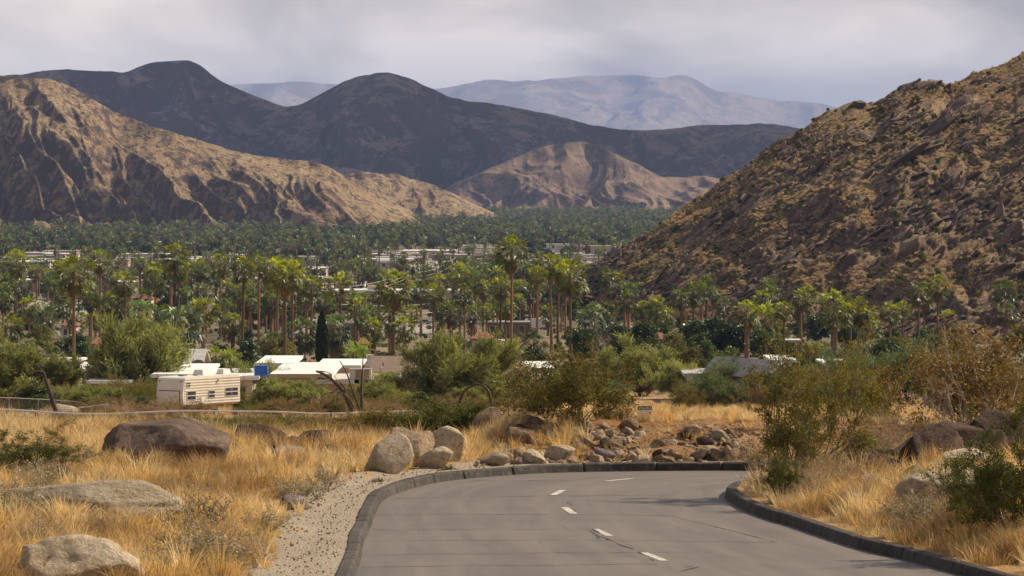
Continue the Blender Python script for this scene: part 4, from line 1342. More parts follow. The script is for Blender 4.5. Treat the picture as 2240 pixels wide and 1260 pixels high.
def valley_points(n, y0, y1, seed, power=1.0, pxr=(-260, 2500)):
    rg = np.random.default_rng(seed)
    px = rg.uniform(*pxr, n)
    u = rg.uniform(0, 1, n)
    y = (y0 ** power + (y1 ** power - y0 ** power) * u) ** (1 / power)
    yl = hill_limit(px)
    ok = (px < 1085) | (y < yl - 12) | ((y > 1400 + .8 * (1385 - yl)) & (px < 1620))
    x = (px - 1120) / F * y
    return px[ok], x[ok], y[ok], rg

# streets and yards stay open where the photograph shows pale strips
def open_ground(px, y):
    row = 400 - base_z(y) / y * F
    s = noise2(px / 90.0, row / 9.0, 77)
    strip = ((row > 560) & (row < 612) & (s > .52) & (px < 700)) | ((row > 560) & (row < 600) & (s > .5) & (px > 820) & (px < 1340))
    return strip

def clear_yard(px, y):
    """ground kept free of broad trees so that the low buildings show between the palms"""
    row = 400 - base_z(y) / y * F
    return ((px < 720) & (row > 572) & (row < 668)) | ((px > 800) & (px < 1345) & (row > 548) & (row < 606)) | ((px > 670) & (px < 1030) & (row > 640) & (row < 738)) | ((row > 600) & (row < 765) & (noise2(np.asarray(px) / 60.0, row / 14.0, 88) > .5))

# palms one can still pick out farther back
px, x, y, rg = valley_points(420, 860, 1750, 61, 1.4, (-40, 2280))
ok = ~open_ground(px, y)
px, x, y = px[ok], x[ok], y[ok]
order = np.argsort(y)
cnt = 0
for k in order:
    if cnt >= 185: break
    if clear_yard(px[k], y[k]) and rg.random() < .6: continue
    if any((x[k] - a) ** 2 + (y[k] - b) ** 2 < 36 for a, b in HAND): continue
    g = on_ground(x[k], y[k], -.1)
    hgt = rg.uniform(8, 16) * (1.0 if y[k] > 1050 else .8)
    zone = "left" if px[k] < 560 else "middle" if px[k] < 1300 else "right"
    lab = {"left": "mid-distance fan palm among the white roofs on the left", "middle": "mid-distance fan palm around the long brown building", "right": "mid-distance fan palm along the foot of the right hillside"}[zone]
    t = thing("fan_palm", lab, "palm tree", g, rg.uniform(0, 6.28), {"left": "mid-distance palms on the left", "middle": "mid-distance palms in the middle", "right": "mid-distance palms by the hillside"}[zone])
    r_ = rg.uniform(.2, .36); cw = rg.uniform(3.6, 5.2)
    later(t, px[k], "mid-distance fan palm", MARKS)
    fatp = rg.random() < .25
    obj("trunk", P_fat[cnt % 2] if fatp else P_ptrunk[cnt % 4], t, scl=(r_ * (1.4 if fatp else 1), r_ * (1.4 if fatp else 1), hgt))
    obj("crown", P_fanmid[cnt % 4], t, loc=(0, 0, hgt), scl=(cw, cw, cw * rg.uniform(.95, 1.2)), rot=(0, 0, rg.uniform(0, 6.28)))
    cnt += 1

# the mass of palms and trees on the valley floor
def joined_palm(seed, skirt):
    c = fan_crown(seed, m_farpalm, m_deadfrond, 20, 6, skirt)
    v = np.empty(len(c.vertices) * 3, np.float32); c.vertices.foreach_get('co', v); v = v.reshape(-1, 3) * np.array([4.2, 4.2, 4.6]) + np.array([0, 0, 10.0])
    f = np.array([list(p_.vertices) for p_ in c.polygons]); mi = np.array([p_.material_index for p_ in c.polygons])
    tint = np.array([d.value for d in c.attributes['tint'].data])
    tv, tf = tubes_np([(np.array([[0, 0, -.3], [.05, 0, 5], [0, 0, 10]]), np.array([.34, .26, .22]))], 5)
    me = mesh_np("far_palm", np.concatenate([v, tv]), np.concatenate([f, tf + len(v)]), [m_farpalm, m_deadfrond, m_palmbark], mat_idx=np.concatenate([mi, np.full(len(tf), 2)]))
    set_tint(me, np.concatenate([tint, np.ones(len(tf))]))
    return me
FARP = [joined_palm(601 + i, (2, 6, 10)[i]) for i in range(3)]
px, x, y, rg = valley_points(9500, 1500, 7600, 62, 1.15)
ok = ~((open_ground(px, y) & (rg.random(len(px)) < .85)) | (clear_yard(px, y) & (rg.random(len(px)) < .35)))
px, x, y = px[ok], x[ok], y[ok]
s = rg.uniform(.6, 1.25, len(x))
o = scatter("valley_palms", np.stack([x, y, gz(x, y)], -1), np.stack([x * 0, x * 0, rg.uniform(0, 6.28, len(x))], -1), s, rg.integers(0, 3, len(x)), FARP)
tag(o, "mass of distant palms across the valley floor", kind="stuff")

def joined_tree(seed, ml):
    wm, lm, ext = blob_tree(seed, m_bark, ml, 12, 420, .17, 1.1, .08, "far_tree")
    return lm
FART = [joined_tree(631, m_fartree), joined_tree(632, m_ficus), joined_tree(633, m_tree), joined_tree(634, m_olive)]
px, x, y, rg = valley_points(13500, 1150, 8200, 63, 1.15)
ok = ~((open_ground(px, y) | clear_yard(px, y)) & (rg.random(len(px)) < .9))
px, x, y = px[ok], x[ok], y[ok]
s = rg.uniform(3.0, 7.5, len(x)) * (1 + (y > 2600) * .35)
o = scatter("valley_trees", np.stack([x, y, gz(x, y) - .2], -1), np.stack([x * 0, x * 0, rg.uniform(0, 6.28, len(x))], -1), np.stack([s * 1.15, s * 1.15, s], -1), rg.choice(4, len(x), p=[.4, .3, .2, .1]), FART)
tag(o, "mass of distant green trees across the valley floor", kind="stuff")

# garden trees and bushes between the nearer palms, one by one
px, x, y, rg = valley_points(150, 660, 1500, 64, 1.3, (-30, 2270))
ok = ~(open_ground(px, y) | clear_yard(px, y))
px, x, y = px[ok], x[ok], y[ok]
for k in range(len(x)):
    g = on_ground(x[k], y[k], -.1)
    fam, nm = ((P_tree, "garden_tree"), (P_olive, "garden_tree"), (P_ficus, "garden_tree"), (P_tree, "garden_tree"))[int(rg.integers(0, 4))]
    h_ = rg.uniform(2.6, 6.0)
    zone = "left" if px[k] < 700 else "middle" if px[k] < 1300 else "right"
    later(bush(nm, fam, k, {"left": "round green garden tree among the palms on the left", "middle": "round green garden tree among the palms in the middle", "right": "round green garden tree among the palms by the hillside"}[zone], "tree", g, h_ * rg.uniform(1.0, 1.5), h_, "garden trees " + zone, ("trunk", "crown")), px[k], "round green garden tree", MARKS)

# ------------------------------------------------------------------ trees and shrubs placed by hand
for a in [
 ("evergreen_tree", P_ficus, 0, "broad dark evergreen tree left of the white pergola", "tree", 1545, 778, 190, 688),
 ("evergreen_tree", P_ficus, 1, "dark evergreen tree joined to the broad one on its right", "tree", 1605, 780, 120, 700),
 ("evergreen_tree", P_ficus, 1, "dark evergreen tree behind the slim palm pair right of the pergola", "tree", 1790, 752, 90, 682),
 ("evergreen_tree", P_ficus, 0, "dark green tree under the pale blue-green palm near the hillside foot", "tree", 1335, 795, 130, 700),
 ("evergreen_tree", P_ficus, 1, "dark leaning green tree right of the bushy palm's trunk", "tree", 1282, 800, 90, 712),
 ("garden_tree", P_tree, 1, "green tree behind the tangled creosote on the right", "tree", 1400, 790, 120, 700),
 ("garden_tree", P_olive, 0, "olive-yellow round tree in front of the broad dark evergreen", "tree", 1505, 850, 100, 752),
 ("garden_tree", P_tree, 2, "grey-green tree right of the olive-yellow one", "tree", 1575, 850, 110, 752),
 ("garden_tree", P_ficus, 1, "dense dark green tree behind the blue tank", "tree", 540, 800, 70, 740),
 ("garden_tree", P_tree, 3, "green shrub left of the trailer under the feathery tree", "tree", 400, 838, 60, 812),
 ("garden_tree", P_tree, 0, "rounded dark shrub in front of the white carport", "tree", 262, 862, 48, 842),
 ("garden_tree", P_tree, 2, "dark garden shrub beside the bare leaning trunk", "tree", 140, 865, 60, 820),
 ("garden_tree", P_tree, 1, "green bush at the foot of the tallest palm", "tree", 1135, 862, 60, 818),
 ]:
    bush_px(a[0], a[1], a[2], a[3], a[4], a[5], a[6], a[7], a[8], "garden trees", ("trunk", "crown"))
for a in [
 ("palo_verde", P_palo, 0, "large feathery green tree at the centre before the brown gable roof", "tree", 1008, 899, 225, 735),
 ("palo_verde", P_palo, 1, "wispy green tree left of the trailer", "tree", 296, 899, 215, 702),
 ("palo_verde", P_palo, 2, "wispy green tree at the left edge behind the fence", "tree", 40, 898, 215, 748),
 ("palo_verde", P_palo, 2, "wispy olive tree left of the bare leaning trunk, smaller", "tree", 125, 897, 130, 772),
 ("palo_verde", P_palo, 0, "low wispy green bush right of the trailer", "bush", 565, 897, 120, 796),
 ("palo_verde", P_palo, 1, "fine green bush before the white roof right of the bare tree", "bush", 868, 898, 130, 815),
 ("palo_verde", P_palo, 2, "pale feathery tree right of the tangled creosote", "tree", 1400, 868, 190, 755),
 ("palo_verde", P_palo, 0, "pale feathery bush behind the wooden sign", "bush", 1480, 872, 120, 795),
 ("palo_verde", P_palo, 1, "fine green bush before the cream house right of the trailer", "bush", 615, 902, 120, 832),
 ("palo_verde", P_palo, 2, "low fine green bush left of the bare dead tree", "bush", 678, 902, 100, 842),
 ("smoke_tree", P_smoke, 0, "smoky green bush right of the gabled grey house", "bush", 1860, 880, 190, 770),
 ("smoke_tree", P_smoke, 1, "wide smoky green bush under the two tall palms at far right", "bush", 1985, 880, 210, 758),
 ("smoke_tree", P_smoke, 0, "smoky green bush behind the big right creosote", "bush", 1600, 880, 130, 790),
 ("smoke_tree", P_smoke, 1, "small smoky bush on the golden grass left of the big creosote", "bush", 1553, 893, 80, 838),
 ("smoke_tree", P_smoke, 0, "grey-green bush right of the feathery centre tree", "bush", 1200, 890, 120, 815),
 ]:
    bush_px(a[0], a[1], a[2], a[3], a[4], a[5], a[6], a[7], a[8])
for a in [  # name protos i label px base w top y
 ("creosote_bush", P_open, 0, "tall open creosote with pale stems at the inside of the bend", 1745, 1090, 270, 745, 80.5),
 ("creosote_bush", P_creo, 1, "spreading creosote on the earth bank at the far kerb", 1258, 945, 265, 765, 93.6),
 ("creosote_bush", P_close, 0, "dark green creosote in the lower right corner", 2225, 1225, 290, 930, 66.8),
 ("creosote_bush", P_close, 0, "smaller dark green creosote left of the corner one", 2145, 1215, 170, 1010, 68.6),
 ("creosote_bush", P_close, 0, "bright green creosote at the left edge behind the pale boulder", 35, 1060, 270, 945, 80.0),
 ("creosote_bush", P_green, 0, "dense green creosote behind the pale boulder group", 985, 985, 240, 878, 98.0),
 ("creosote_bush", P_creo, 2, "olive creosote left of the dense one behind the pale boulders", 830, 975, 170, 890, 101.0),
 ("creosote_bush", P_brown, 0, "wide brown creosote above the dark outcrop at the right edge", 2130, 990, 340, 728, 93.5),
 ("creosote_bush", P_creo, 1, "olive creosote between the dark outcrop and the tall open one", 1880, 990, 200, 800, 97.0),
 ("creosote_bush", P_close, 0, "low dark creosote at the kerb nose of the bend", 1722, 1115, 105, 985, 77.6),
 ("creosote_bush", P_creo, 0, "small creosote by the sign", 1338, 955, 80, 876, 99.0),
 ("creosote_bush", P_green, 0, "small green creosote right of the small dark boulder at the right edge", 2235, 960, 90, 880, 84.0),
 ]:
    bush_px(a[0], a[1], a[2], a[3], "bush", a[4], a[5], a[6], a[7], "creosote bushes by the road", y=a[8])
for a in [
 ("dry_bush", P_dry, 0, "rounded brown dry bush left of the dark outcrop", 1955, 985, 140, 890, 88.2),
 ("dry_bush", P_dry, 1, "rounded brown dry bush at the right end of the stone bank", 1620, 990, 120, 935, 92.5),
 ("dry_bush", P_dry, 0, "brown dry bush with seed heads at the kerb nose", 1672, 1090, 100, 1028, 80.4),
 ("dry_bush", P_dry, 1, "golden dry bush behind the inner kerb", 1825, 1125, 190, 1005, 77.0),
 ("dry_bush", P_dry, 0, "low pinkish dry bush left of the round tan boulder", 1455, 965, 80, 925, 95.0),
 ("dry_bush", P_dry, 1, "dry seedy bush at the foot of the pale boulders", 1040, 1028, 70, 992, 91.0),
 ]:
    bush_px(a[0], a[1], a[2], a[3], "bush", a[4], a[5], a[6], a[7], "dry bushes by the road", y=a[8])
for i, a in enumerate([
 ("brittlebush with grey leaves behind the small grey stone at the gravel", 655, 1105, 110, 1040), ("grey-leaved bush left of the pale boulders at the gravel edge", 715, 1075, 80, 1010),
 ("tall gangly grey-leaved bush right of the long pale boulder", 430, 1175, 150, 1060), ("grey-leaved bush at the bottom of the photo right of the lowest pale boulder", 450, 1262, 210, 1140),
 ("small green-grey plant on the edge of the gravel", 565, 1212, 60, 1160), ("brownish grey-leaved bush above the small green-grey plant", 565, 1180, 130, 1105),
 ("grey-leaved tuft at the foot of the pale boulders", 890, 1020, 50, 995), ("tiny grey-leaved plant beside the gravel shoulder", 628, 1140, 26, 1122),
 ("small grey-leaved plant left of the tall pale boulder", 772, 1022, 40, 1000), ("grey-leaved bush low at the bottom edge left", 330, 1270, 130, 1215)]):
    bush_px("brittlebush", P_grey, i, a[0], "bush", a[1], a[2], a[3], a[4], "grey-leaved bushes on the left")
for i, a in enumerate([("small dark green weed at the kerb where the bend begins", 827, 1078, 24, 1046), ("wider dark green weed behind the far kerb", 980, 1044, 36, 1018)]):
    bush_px("weed", P_green, i, a[0], "plant", a[1], a[2], a[3], a[4], "green weeds at the kerb")
bush_px("bare_bush", P_dead, 0, "small bare white twig bush in front of the dark boulders", "bush", 538, 985, 40, 915)
bush_px("bare_bush", P_dead, 1, "grey leafless tree in front of the dark evergreens", "tree", 1322, 800, 70, 702)
bush_px("bare_bush", P_dead, 0, "bare grey twigs on top of the dark outcrop", "bush", 2090, 1000, 200, 865, y=86)

# the belt of creosote and dry scrub between road and houses
SCRUB_MARKS = [(0, "left edge"), (110, "leaning dead trunk"), (200, "wire gate"), (280, "wispy tree"), (355, "large dark boulder"), (430, "trailer"), (538, "white twig bush"), (600, "grey boulder"), (690, "flat-topped dark boulder"), (770, "bare dead tree"), (850, "tall pale boulder"), (905, "blocky tan boulder"), (985, "dense creosote"), (1075, "arched dead limb"), (1165, "domed purple boulder")]
rg = np.random.default_rng(71)
k = 0
for px_, base_, n_ in ((60, 960, 1),):
    pass
for i in range(980):
    px_ = rg.uniform(-40, 2260); row_ = rg.uniform(893, 968)
    if 1180 < px_ < 1700: continue
    if px_ < 190 and row_ < 955: continue
    if 330 < px_ < 520 and row_ < 925: continue
    if px_ > 1700: continue
    g = hit(px_, row_)
    if g.y < 104 or g.y > 420 or k >= 285: continue
    k += 1
    h_ = rg.uniform(.8, 1.9)
    grow_ = 400 - g.z / g.y * F
    h_ = min(h_, max(.35, (grow_ - (910 if g.y < 292 else 862) - rg.uniform(0, 14)) * g.y / F)); fam = (P_brown, P_creo, P_brown, P_dry, P_creo)[int(rg.integers(0, 5))]
    side = "left" if px_ < 760 else "middle"
    later(bush("scrub_bush", fam, i, "brown-olive scrub bush in the belt between road and fence, " + side, "bush", g - Vector((0, 0, .05)), h_ * rg.uniform(1.4, 2.4), h_, "scrub belt " + side), px_, "brown-olive scrub bush in the belt", SCRUB_MARKS)

# thicker planting in the yards before and between the houses
rg = np.random.default_rng(72)
for i in range(240):
    px_ = rg.uniform(-20, 2260); y_ = rg.uniform(385, 600) if i < 130 else rg.uniform(345, 403)
    if i >= 130 and (320 < px_ < 530 and y_ < 352 or 1080 < px_): continue
    row_ = 400 - float(base_z(y_)) / y_ * F
    if 1180 < px_ < 1300 and y_ < 450: continue
    x_ = (px_ - 1120) / F * y_
    g = on_ground(x_, y_, -.1)
    h_ = rg.uniform(1.3, 2.9) * (1.25 if px_ > 1250 else 1)
    fam, nm = ((P_palo, "yard_bush"), (P_creo, "yard_bush"), (P_olive, "yard_bush"), (P_tree, "yard_bush"), (P_smoke, "yard_bush"), (P_brown, "yard_bush"))[int(rg.integers(0, 6))]
    prt = ("trunk", "crown") if fam in (P_olive, P_tree) else ("branches", "foliage")
    later(bush(nm, fam, i, "leafy yard bush", "bush", g, h_ * rg.uniform(1.1, 1.8), h_, "yard bushes before the houses", prt), px_, "leafy yard bush before the houses", MARKS)
# low growth that fills the gaps between the palms
px, x, y, rg = valley_points(4200, 590, 1700, 66, 1.2, (-60, 2300))
ok = ~(open_ground(px, y) | (clear_yard(px, y) & (rg.random(len(px)) < .6)))
px, x, y = px[ok], x[ok], y[ok]
s = rg.uniform(.5, 1.7, len(x))
o = scatter("undergrowth", np.stack([x, y, gz(x, y) - .15], -1), np.stack([x * 0, x * 0, rg.uniform(0, 6.28, len(x))], -1), np.stack([s * 1.5, s * 1.5, s], -1), rg.choice(5, len(x), p=[.3, .2, .2, .2, .1]), [FART[0], FART[2], FART[3], P_blue[0], P_olive[0][1]])
tag(o, "low garden growth filling the gaps under the palms", kind="stuff")
# more dry bushes in the left field
rg = np.random.default_rng(73)
for i in range(34):
    px_ = rg.uniform(-10, 790); row_ = rg.uniform(1030, 1250)
    g = hit(px_, row_)
    if poly_dist(np.array([g.x]), np.array([g.y]), K_OUT)[0] < 1.5: continue
    h_ = rg.uniform(.25, .6); fam = (P_dry, P_grey, P_dry)[i % 3]
    later(bush("dry_bush", fam, i, "small dry bush", "bush", g, h_ * rg.uniform(1.3, 2.2), h_, "small dry bushes in the left field"), px_, "small dry bush in left grass", [(60, "low dark boulder"), (190, "long pale boulder"), (355, "large dark boulder"), (500, "gangly grey bush"), (642, "angular grey stone"), (760, "gravel shoulder")])
for i in range(26):
    px_ = rg.uniform(1640, 2235); row_ = 1100 + (px_ - 1640) * .2 - rg.uniform(0, 95)
    g = hit(px_, row_)
    h_ = rg.uniform(.3, .7); fam = (P_dry, P_dry, P_grey)[i % 3]
    later(bush("dry_bush", fam, i, "small dry bush", "bush", g, h_ * rg.uniform(1.3, 2.2), h_, "small dry bushes inside the bend"), px_, "small dry bush inside the bend", [(1672, "kerb nose"), (1745, "tall creosote"), (1825, "golden bush"), (1908, "low pale boulder"), (1993, "pointed rock"), (2085, "large pale boulder"), (2200, "corner creosote")])

# olive and brown bushes in the belt right behind the boulders on the left
rg = np.random.default_rng(74)
for i in range(95):
    px_ = rg.uniform(60, 800); y_ = rg.uniform(97, 200)
    x_ = (px_ - 1120) / F * y_
    g = on_ground(x_, y_, -.03)
    gr = 400 - g.z / y_ * F
    h_ = min(rg.uniform(.6, 1.3), max(.3, (gr - 914 - rg.uniform(0, 20)) * y_ / F))
    later(bush("scrub_bush", (P_brown, P_creo, P_brown, P_green)[i % 4], i, "low olive bush", "bush", g, h_ * rg.uniform(1.6, 2.8), h_, "bushes behind the left boulders"), px_, "low olive bush behind the boulders", SCRUB_MARKS)

# ================================================================== rocks
ROCKS = []
def rock_px(label, px, base, w, h, tone, seed, depth=0.85, y=None, roll=0.0, sub=4, cuts=18, rough=.06, bury=.22, group=None, cut=(.45, .8), name="boulder"):
    g = hit(px, base) if y is None else on_ground(ray(px, base)[0] * y, y)
    s = g.y / F
    W, H = w * s * 1.08, h * s * 1.18
    ROCKS.append((g.x, g.y + W * depth * .25, W * .5, W * .5 * depth))
    me = boulder(seed, STONES[tone], sub, cuts, cut, rough)
    zc = at(px, base, g.y).z if y is not None else g.z
    tot = H / (1 - bury)
    o = obj(name, me, None, (g.x, g.y + W * depth * .25, zc + H - tot * .5), (0, roll, random.uniform(-.35, .35)), (W * .5, W * .5 * depth, tot * .5))
    return tag(o, label, "boulder" if name == "boulder" else "rock", group)

for i, a in enumerate([
 ("large dark brown boulder with pale crusted top on the left", 355, 1020, 275, 86, 'topped', .8, dict(sub=5, rough=.14, cuts=8, cut=(.6, .9))),
 ("long pale boulder with a hollow in its face at the left edge", 190, 1152, 395, 86, 'pale', .6, dict(sub=5, rough=.13, cuts=7, cut=(.6, .9))),
 ("pale boulder lowest in the left corner", 165, 1280, 270, 92, 'pale', .8, dict(sub=5, rough=.15, cuts=9, cut=(.55, .85), bury=.4)),
 ("dark low boulder half hidden by the left creosote", 110, 1066, 130, 42, 'brown', .8, {}),
 ("dark peaked boulder right of the large dark one", 568, 985, 108, 48, 'brown', .8, {}),
 ("dark low boulder attached to the peaked one", 632, 990, 70, 30, 'brown', .8, {}),
 ("dark flat-topped boulder left of the pale group", 690, 988, 72, 40, 'brown', .8, {}),
 ("small dark boulder in grass left of the pale group", 722, 1000, 48, 24, 'brown', .8, {}),
 ("low tan boulder below the dark pair", 625, 1005, 90, 26, 'purple', .8, {}),
 ("small angular grey stone at the gravel edge", 642, 1116, 62, 28, 'purple', .8, dict(sub=3)),
 ("tall smooth pale boulder, leftmost of the group at the kerb", 848, 1034, 104, 76, 'pale', .7, dict(cuts=12, rough=.06)),
 ("blocky tan boulder second in the pale group", 908, 1022, 92, 66, 'tan', .8, dict(cuts=14, rough=.06)),
 ("pale boulder with a ridge at the right of the pale group", 968, 1012, 88, 68, 'pale', .8, dict(cuts=13, rough=.06)),
 ("tan boulder at the back of the pale group", 888, 985, 70, 42, 'tan', .8, dict(y=92.0)),
 ("white wedge of rock low in the pale group", 950, 1024, 76, 40, 'pale', .7, dict(cuts=14, rough=.05)),
 ("overhanging tan boulder behind the dense creosote", 1076, 965, 92, 62, 'rust', .8, dict(y=95.5, cuts=12)),
 ("domed purple-grey boulder on the bank", 1165, 985, 100, 66, 'purple', .8, dict(y=93.5, sub=5)),
 ("dark round stone leaning on the domed purple boulder", 1142, 958, 36, 26, 'brown', .8, dict(y=92.6, sub=3)),
 ("big rusty brown boulder in the middle of the bank", 1134, 992, 74, 50, 'rust', .8, dict(y=91.8, roll=.35)),
 ("pale flat boulder at the foot of the bank", 1080, 1020, 62, 26, 'pale', .8, dict(sub=3)),
 ("white rounded boulder at the foot of the bank", 1165, 1019, 56, 30, 'pale', .8, dict(sub=3)),
 ("pale sloping boulder right of the white rounded one", 1222, 1008, 58, 30, 'pale', .8, dict(sub=3, roll=.25)),
 ("small brown stone beside the white rounded boulder", 1140, 1020, 30, 15, 'purple', .8, dict(sub=3)),
 ("upright tan stone by the rusty boulder", 1172, 995, 24, 30, 'tan', .8, dict(y=91.5, sub=3)),
 ("grey tilted slab right of the rusty boulder", 1200, 975, 32, 26, 'purple', .7, dict(y=92.2, sub=3, roll=-.4)),
 ("grey sharp stone left of the rusty boulder", 1085, 962, 30, 16, 'purple', .7, dict(y=93, sub=3, roll=-.3)),
 ("large round tan boulder on the crest of the bank", 1505, 972, 58, 38, 'tan', .9, dict(y=94.0, cuts=6, rough=.06)),
 ("dark mottled stone on the left of the earth bank", 1266, 982, 40, 26, 'brown', .8, dict(y=92.6, sub=3, roll=.3)),
 ("grey oval stone on the earth bank", 1314, 986, 34, 18, 'purple', .8, dict(y=92.4, sub=3, roll=.2)),
 ("pale grey slab at the foot of the earth bank", 1322, 1010, 44, 23, 'purple', .7, dict(sub=3, roll=.3)),
 ("flat brown stone on the crest of the bank", 1354, 956, 32, 14, 'purple', .8, dict(y=93.8, sub=3)),
 ("dark stone beside the flat one on the crest", 1325, 950, 20, 11, 'brown', .8, dict(y=93.9, sub=3)),
 ("rusty folded rock in the middle of the stone bank", 1414, 985, 38, 36, 'rust', .8, dict(y=92.2, sub=3, roll=.5)),
 ("forked rusty rock right of the folded one", 1450, 978, 44, 30, 'rust', .8, dict(y=92.4, sub=3, cuts=14)),
 ("long pink-grey slab sloping down the stone bank", 1492, 990, 42, 24, 'purple', .6, dict(y=92.0, sub=3, roll=.5)),
 ("tan slab below the round tan boulder", 1532, 1006, 44, 22, 'tan', .6, dict(y=91.4, sub=3, roll=.45)),
 ("white stone right of the round tan boulder", 1543, 984, 20, 15, 'pale', .8, dict(y=92.6, sub=3)),
 ("round grey stone at the right end of the bank", 1597, 1006, 32, 28, 'tan', .9, dict(sub=3)),
 ("dark stone beside the round grey one at the bank end", 1624, 1004, 34, 22, 'brown', .8, dict(sub=3)),
 ("yellowish stone left of the folded rusty rock", 1402, 982, 18, 17, 'tan', .9, dict(y=92.2, sub=3)),
 ("dark brown stone below the forked rock", 1438, 1004, 22, 18, 'brown', .8, dict(sub=3)),
 ("rusty stone below the folded rock", 1402, 1002, 26, 16, 'rust', .8, dict(sub=3)),
 ("lowest dark brown block at the left end of the outcrop", 1910, 1050, 170, 58, 'brown', .6, dict(y=82.0, roll=-.25, sub=5, cuts=14, rough=.10)),
 ("long dark brown block in the middle of the outcrop", 2000, 1050, 220, 84, 'brown', .5, dict(y=82.8, roll=-.32, sub=5, cuts=14, rough=.10)),
 ("large dark brown sloping block of the outcrop near the right edge", 2095, 1050, 240, 112, 'brown', .5, dict(y=83.2, roll=-.36, sub=5, cuts=14, rough=.10)),
 ("highest dark brown block of the outcrop at the right edge", 2200, 1050, 240, 135, 'brown', .6, dict(y=83.6, roll=-.3, sub=5, cuts=14, rough=.10)),
 ("dark brown rock at the right edge above the outcrop", 2250, 985, 120, 70, 'brown', .6, dict(y=85.0, sub=4)),
 ("pointed dark rock standing before the outcrop", 1993, 1050, 48, 84, 'brown', .7, dict(y=80.2, cuts=16, cut=(.35, .7), rough=.07)),
 ("dark sloping rock left of the pointed one", 1925, 1052, 120, 50, 'brown', .6, dict(y=80.0, roll=.4, cuts=12)),
 ("pale rounded boulder behind the lower right creosote", 2125, 1050, 120, 58, 'pale', .8, {}),
 ("largest pale boulder on the right with a rusty notch", 2085, 1125, 225, 86, 'pale', .7, dict(sub=5, rough=.13)),
 ("smooth pale stone left of the large right boulder", 1990, 1078, 46, 56, 'pale', .8, dict(roll=.3, rough=.06)),
 ("pale low boulder in dry grass behind the inner kerb", 1908, 1088, 80, 44, 'tan', .8, {}),
 ("small white stone behind the kerb nose", 1676, 1098, 26, 18, 'pale', .8, dict(y=78.8, sub=3)),
 ("grey flat stone behind the inner kerb", 1803, 1152, 50, 18, 'purple', .8, dict(sub=3)),
 ("small tan stone right of the grey flat one", 1862, 1156, 22, 18, 'tan', .8, dict(sub=3)),
 ("dark stone in the right corner grass near the kerb", 2075, 1208, 46, 20, 'purple', .8, dict(sub=3)),
 ("tan stone at the kerb in the lower right corner", 2218, 1243, 40, 24, 'tan', .8, dict(sub=3)),
 ("grey boulder right of the trailer", 560, 887, 110, 36, 'purple', .6, dict(roll=-.12)),
 ("pale boulder with a blue notice behind the wire fence", 138, 925, 74, 36, 'pale', .6, {}),
 ("small pale stone right of the blue-notice boulder", 176, 925, 22, 14, 'pale', .8, dict(sub=3)),
 ("pale stone left of the blue-notice boulder", 86, 916, 20, 11, 'pale', .8, dict(sub=3)),
 ("white stones on the left beyond the side lane", 60, 914, 30, 9, 'pale', .8, dict(sub=3)),
 ]):
    kw = dict(a[7])
    rock_px(a[0], a[1], a[2], a[3], a[4], a[5], 700 + i, a[6], **kw)

# lesser stones on the bank and verge: the countable ones singly
PEB = [boulder(800 + i, STONES[t], 2, 14, (.45, .8), .05, smooth=False) for i, t in enumerate(('tan', 'rust', 'rust', 'brown', 'pale', 'tan'))]
rg = np.random.default_rng(81)
STONE_MARKS = [(600, "green-grey plant"), (642, "angular grey stone"), (720, "grey-leaved bush"), (1080, "flat pale boulder"), (1134, "rusty boulder"), (1165, "domed boulder"), (1222, "sloping boulder"), (1266, "mottled stone"), (1322, "pale slab"), (1354, "flat brown stone"), (1414, "folded rock"), (1450, "forked rock"), (1505, "round tan boulder"), (1543, "white stone"), (1597, "round grey stone"), (1700, "kerb nose"), (1803, "grey flat stone"), (1908, "low pale boulder"), (2075, "dark corner stone")]
zones = [("on the bank", 1240, 1610, 936, 1020, 170), ("among the boulders", 1050, 1240, 960, 1022, 42), ("behind the inner kerb", 1660, 2150, 1080, 1215, 16), ("beside the gravel shoulder", 560, 800, 1080, 1240, 14)]
for zn, x0, x1, r0, r1, cnt in zones:
    for k in range(cnt):
        px_, row_ = rg.uniform(x0, x1), rg.uniform(r0, r1)
        if zn.startswith("behind"): row_ = 1095 + (px_ - 1660) * .235 + rg.uniform(-14, 6)
        g = hit(px_, row_)
        w_px = rg.uniform(9, 20) * rg.choice([1, 1.4, 2.3]) if "gravel" not in zn else rg.uniform(5, 10)
        s_ = w_px * g.y / F * .5
        o = obj("stone", PEB[int(rg.integers(0, 6))], None, (g.x, g.y, g.z + s_ * .2), (rg.uniform(-.5, .5), rg.uniform(-.5, .5), rg.uniform(0, 6.28)), (s_, s_ * rg.uniform(.7, 1), s_ * rg.uniform(.55, .85)))
        tag(o, "stone " + zn, "stone", "stones " + zn)
        later(o, px_, "loose stone " + zn, STONE_MARKS)
# grit and pebbles too small to count
pts, = [[]]
rg = np.random.default_rng(82)
px_ = rg.uniform(1040, 1680, 1600); row_ = rg.uniform(932, 1022, 1600)
for a, b in zip(px_, row_): pts.append(tuple(hit(a, b)))
s0 = K_OUT[(K_OUT[:, 1] > 60)]
for k in range(2600):
    i = int(rg.integers(0, len(s0) - 2)); t = s0[i + 1] - s0[i]; t /= np.linalg.norm(t)
    o_ = rg.uniform(.3, 1.5) ** 1.0
    xx, yy = s0[i, 0] - t[1] * o_, s0[i, 1] + t[0] * o_
    zk = float(road_z(s0[i, 1])) + .155; tt_ = float(sstep(.5, 1.35, o_))
    pts.append((xx, yy, zk * (1 - tt_) + max(float(gz(xx, yy)[0]) + .012, zk - .3 * tt_) * tt_))
pts = np.array(pts)
sc = np.concatenate([rg.uniform(.015, .06, 1600), rg.uniform(.3, 1, 2600) ** 3 * .016 + .003])
o = scatter("pebbles", pts, rg.uniform(0, 6, (len(pts), 3)), sc, np.array([0, 1, 4, 5, 0, 0])[rg.integers(0, 6, len(pts))], PEB)
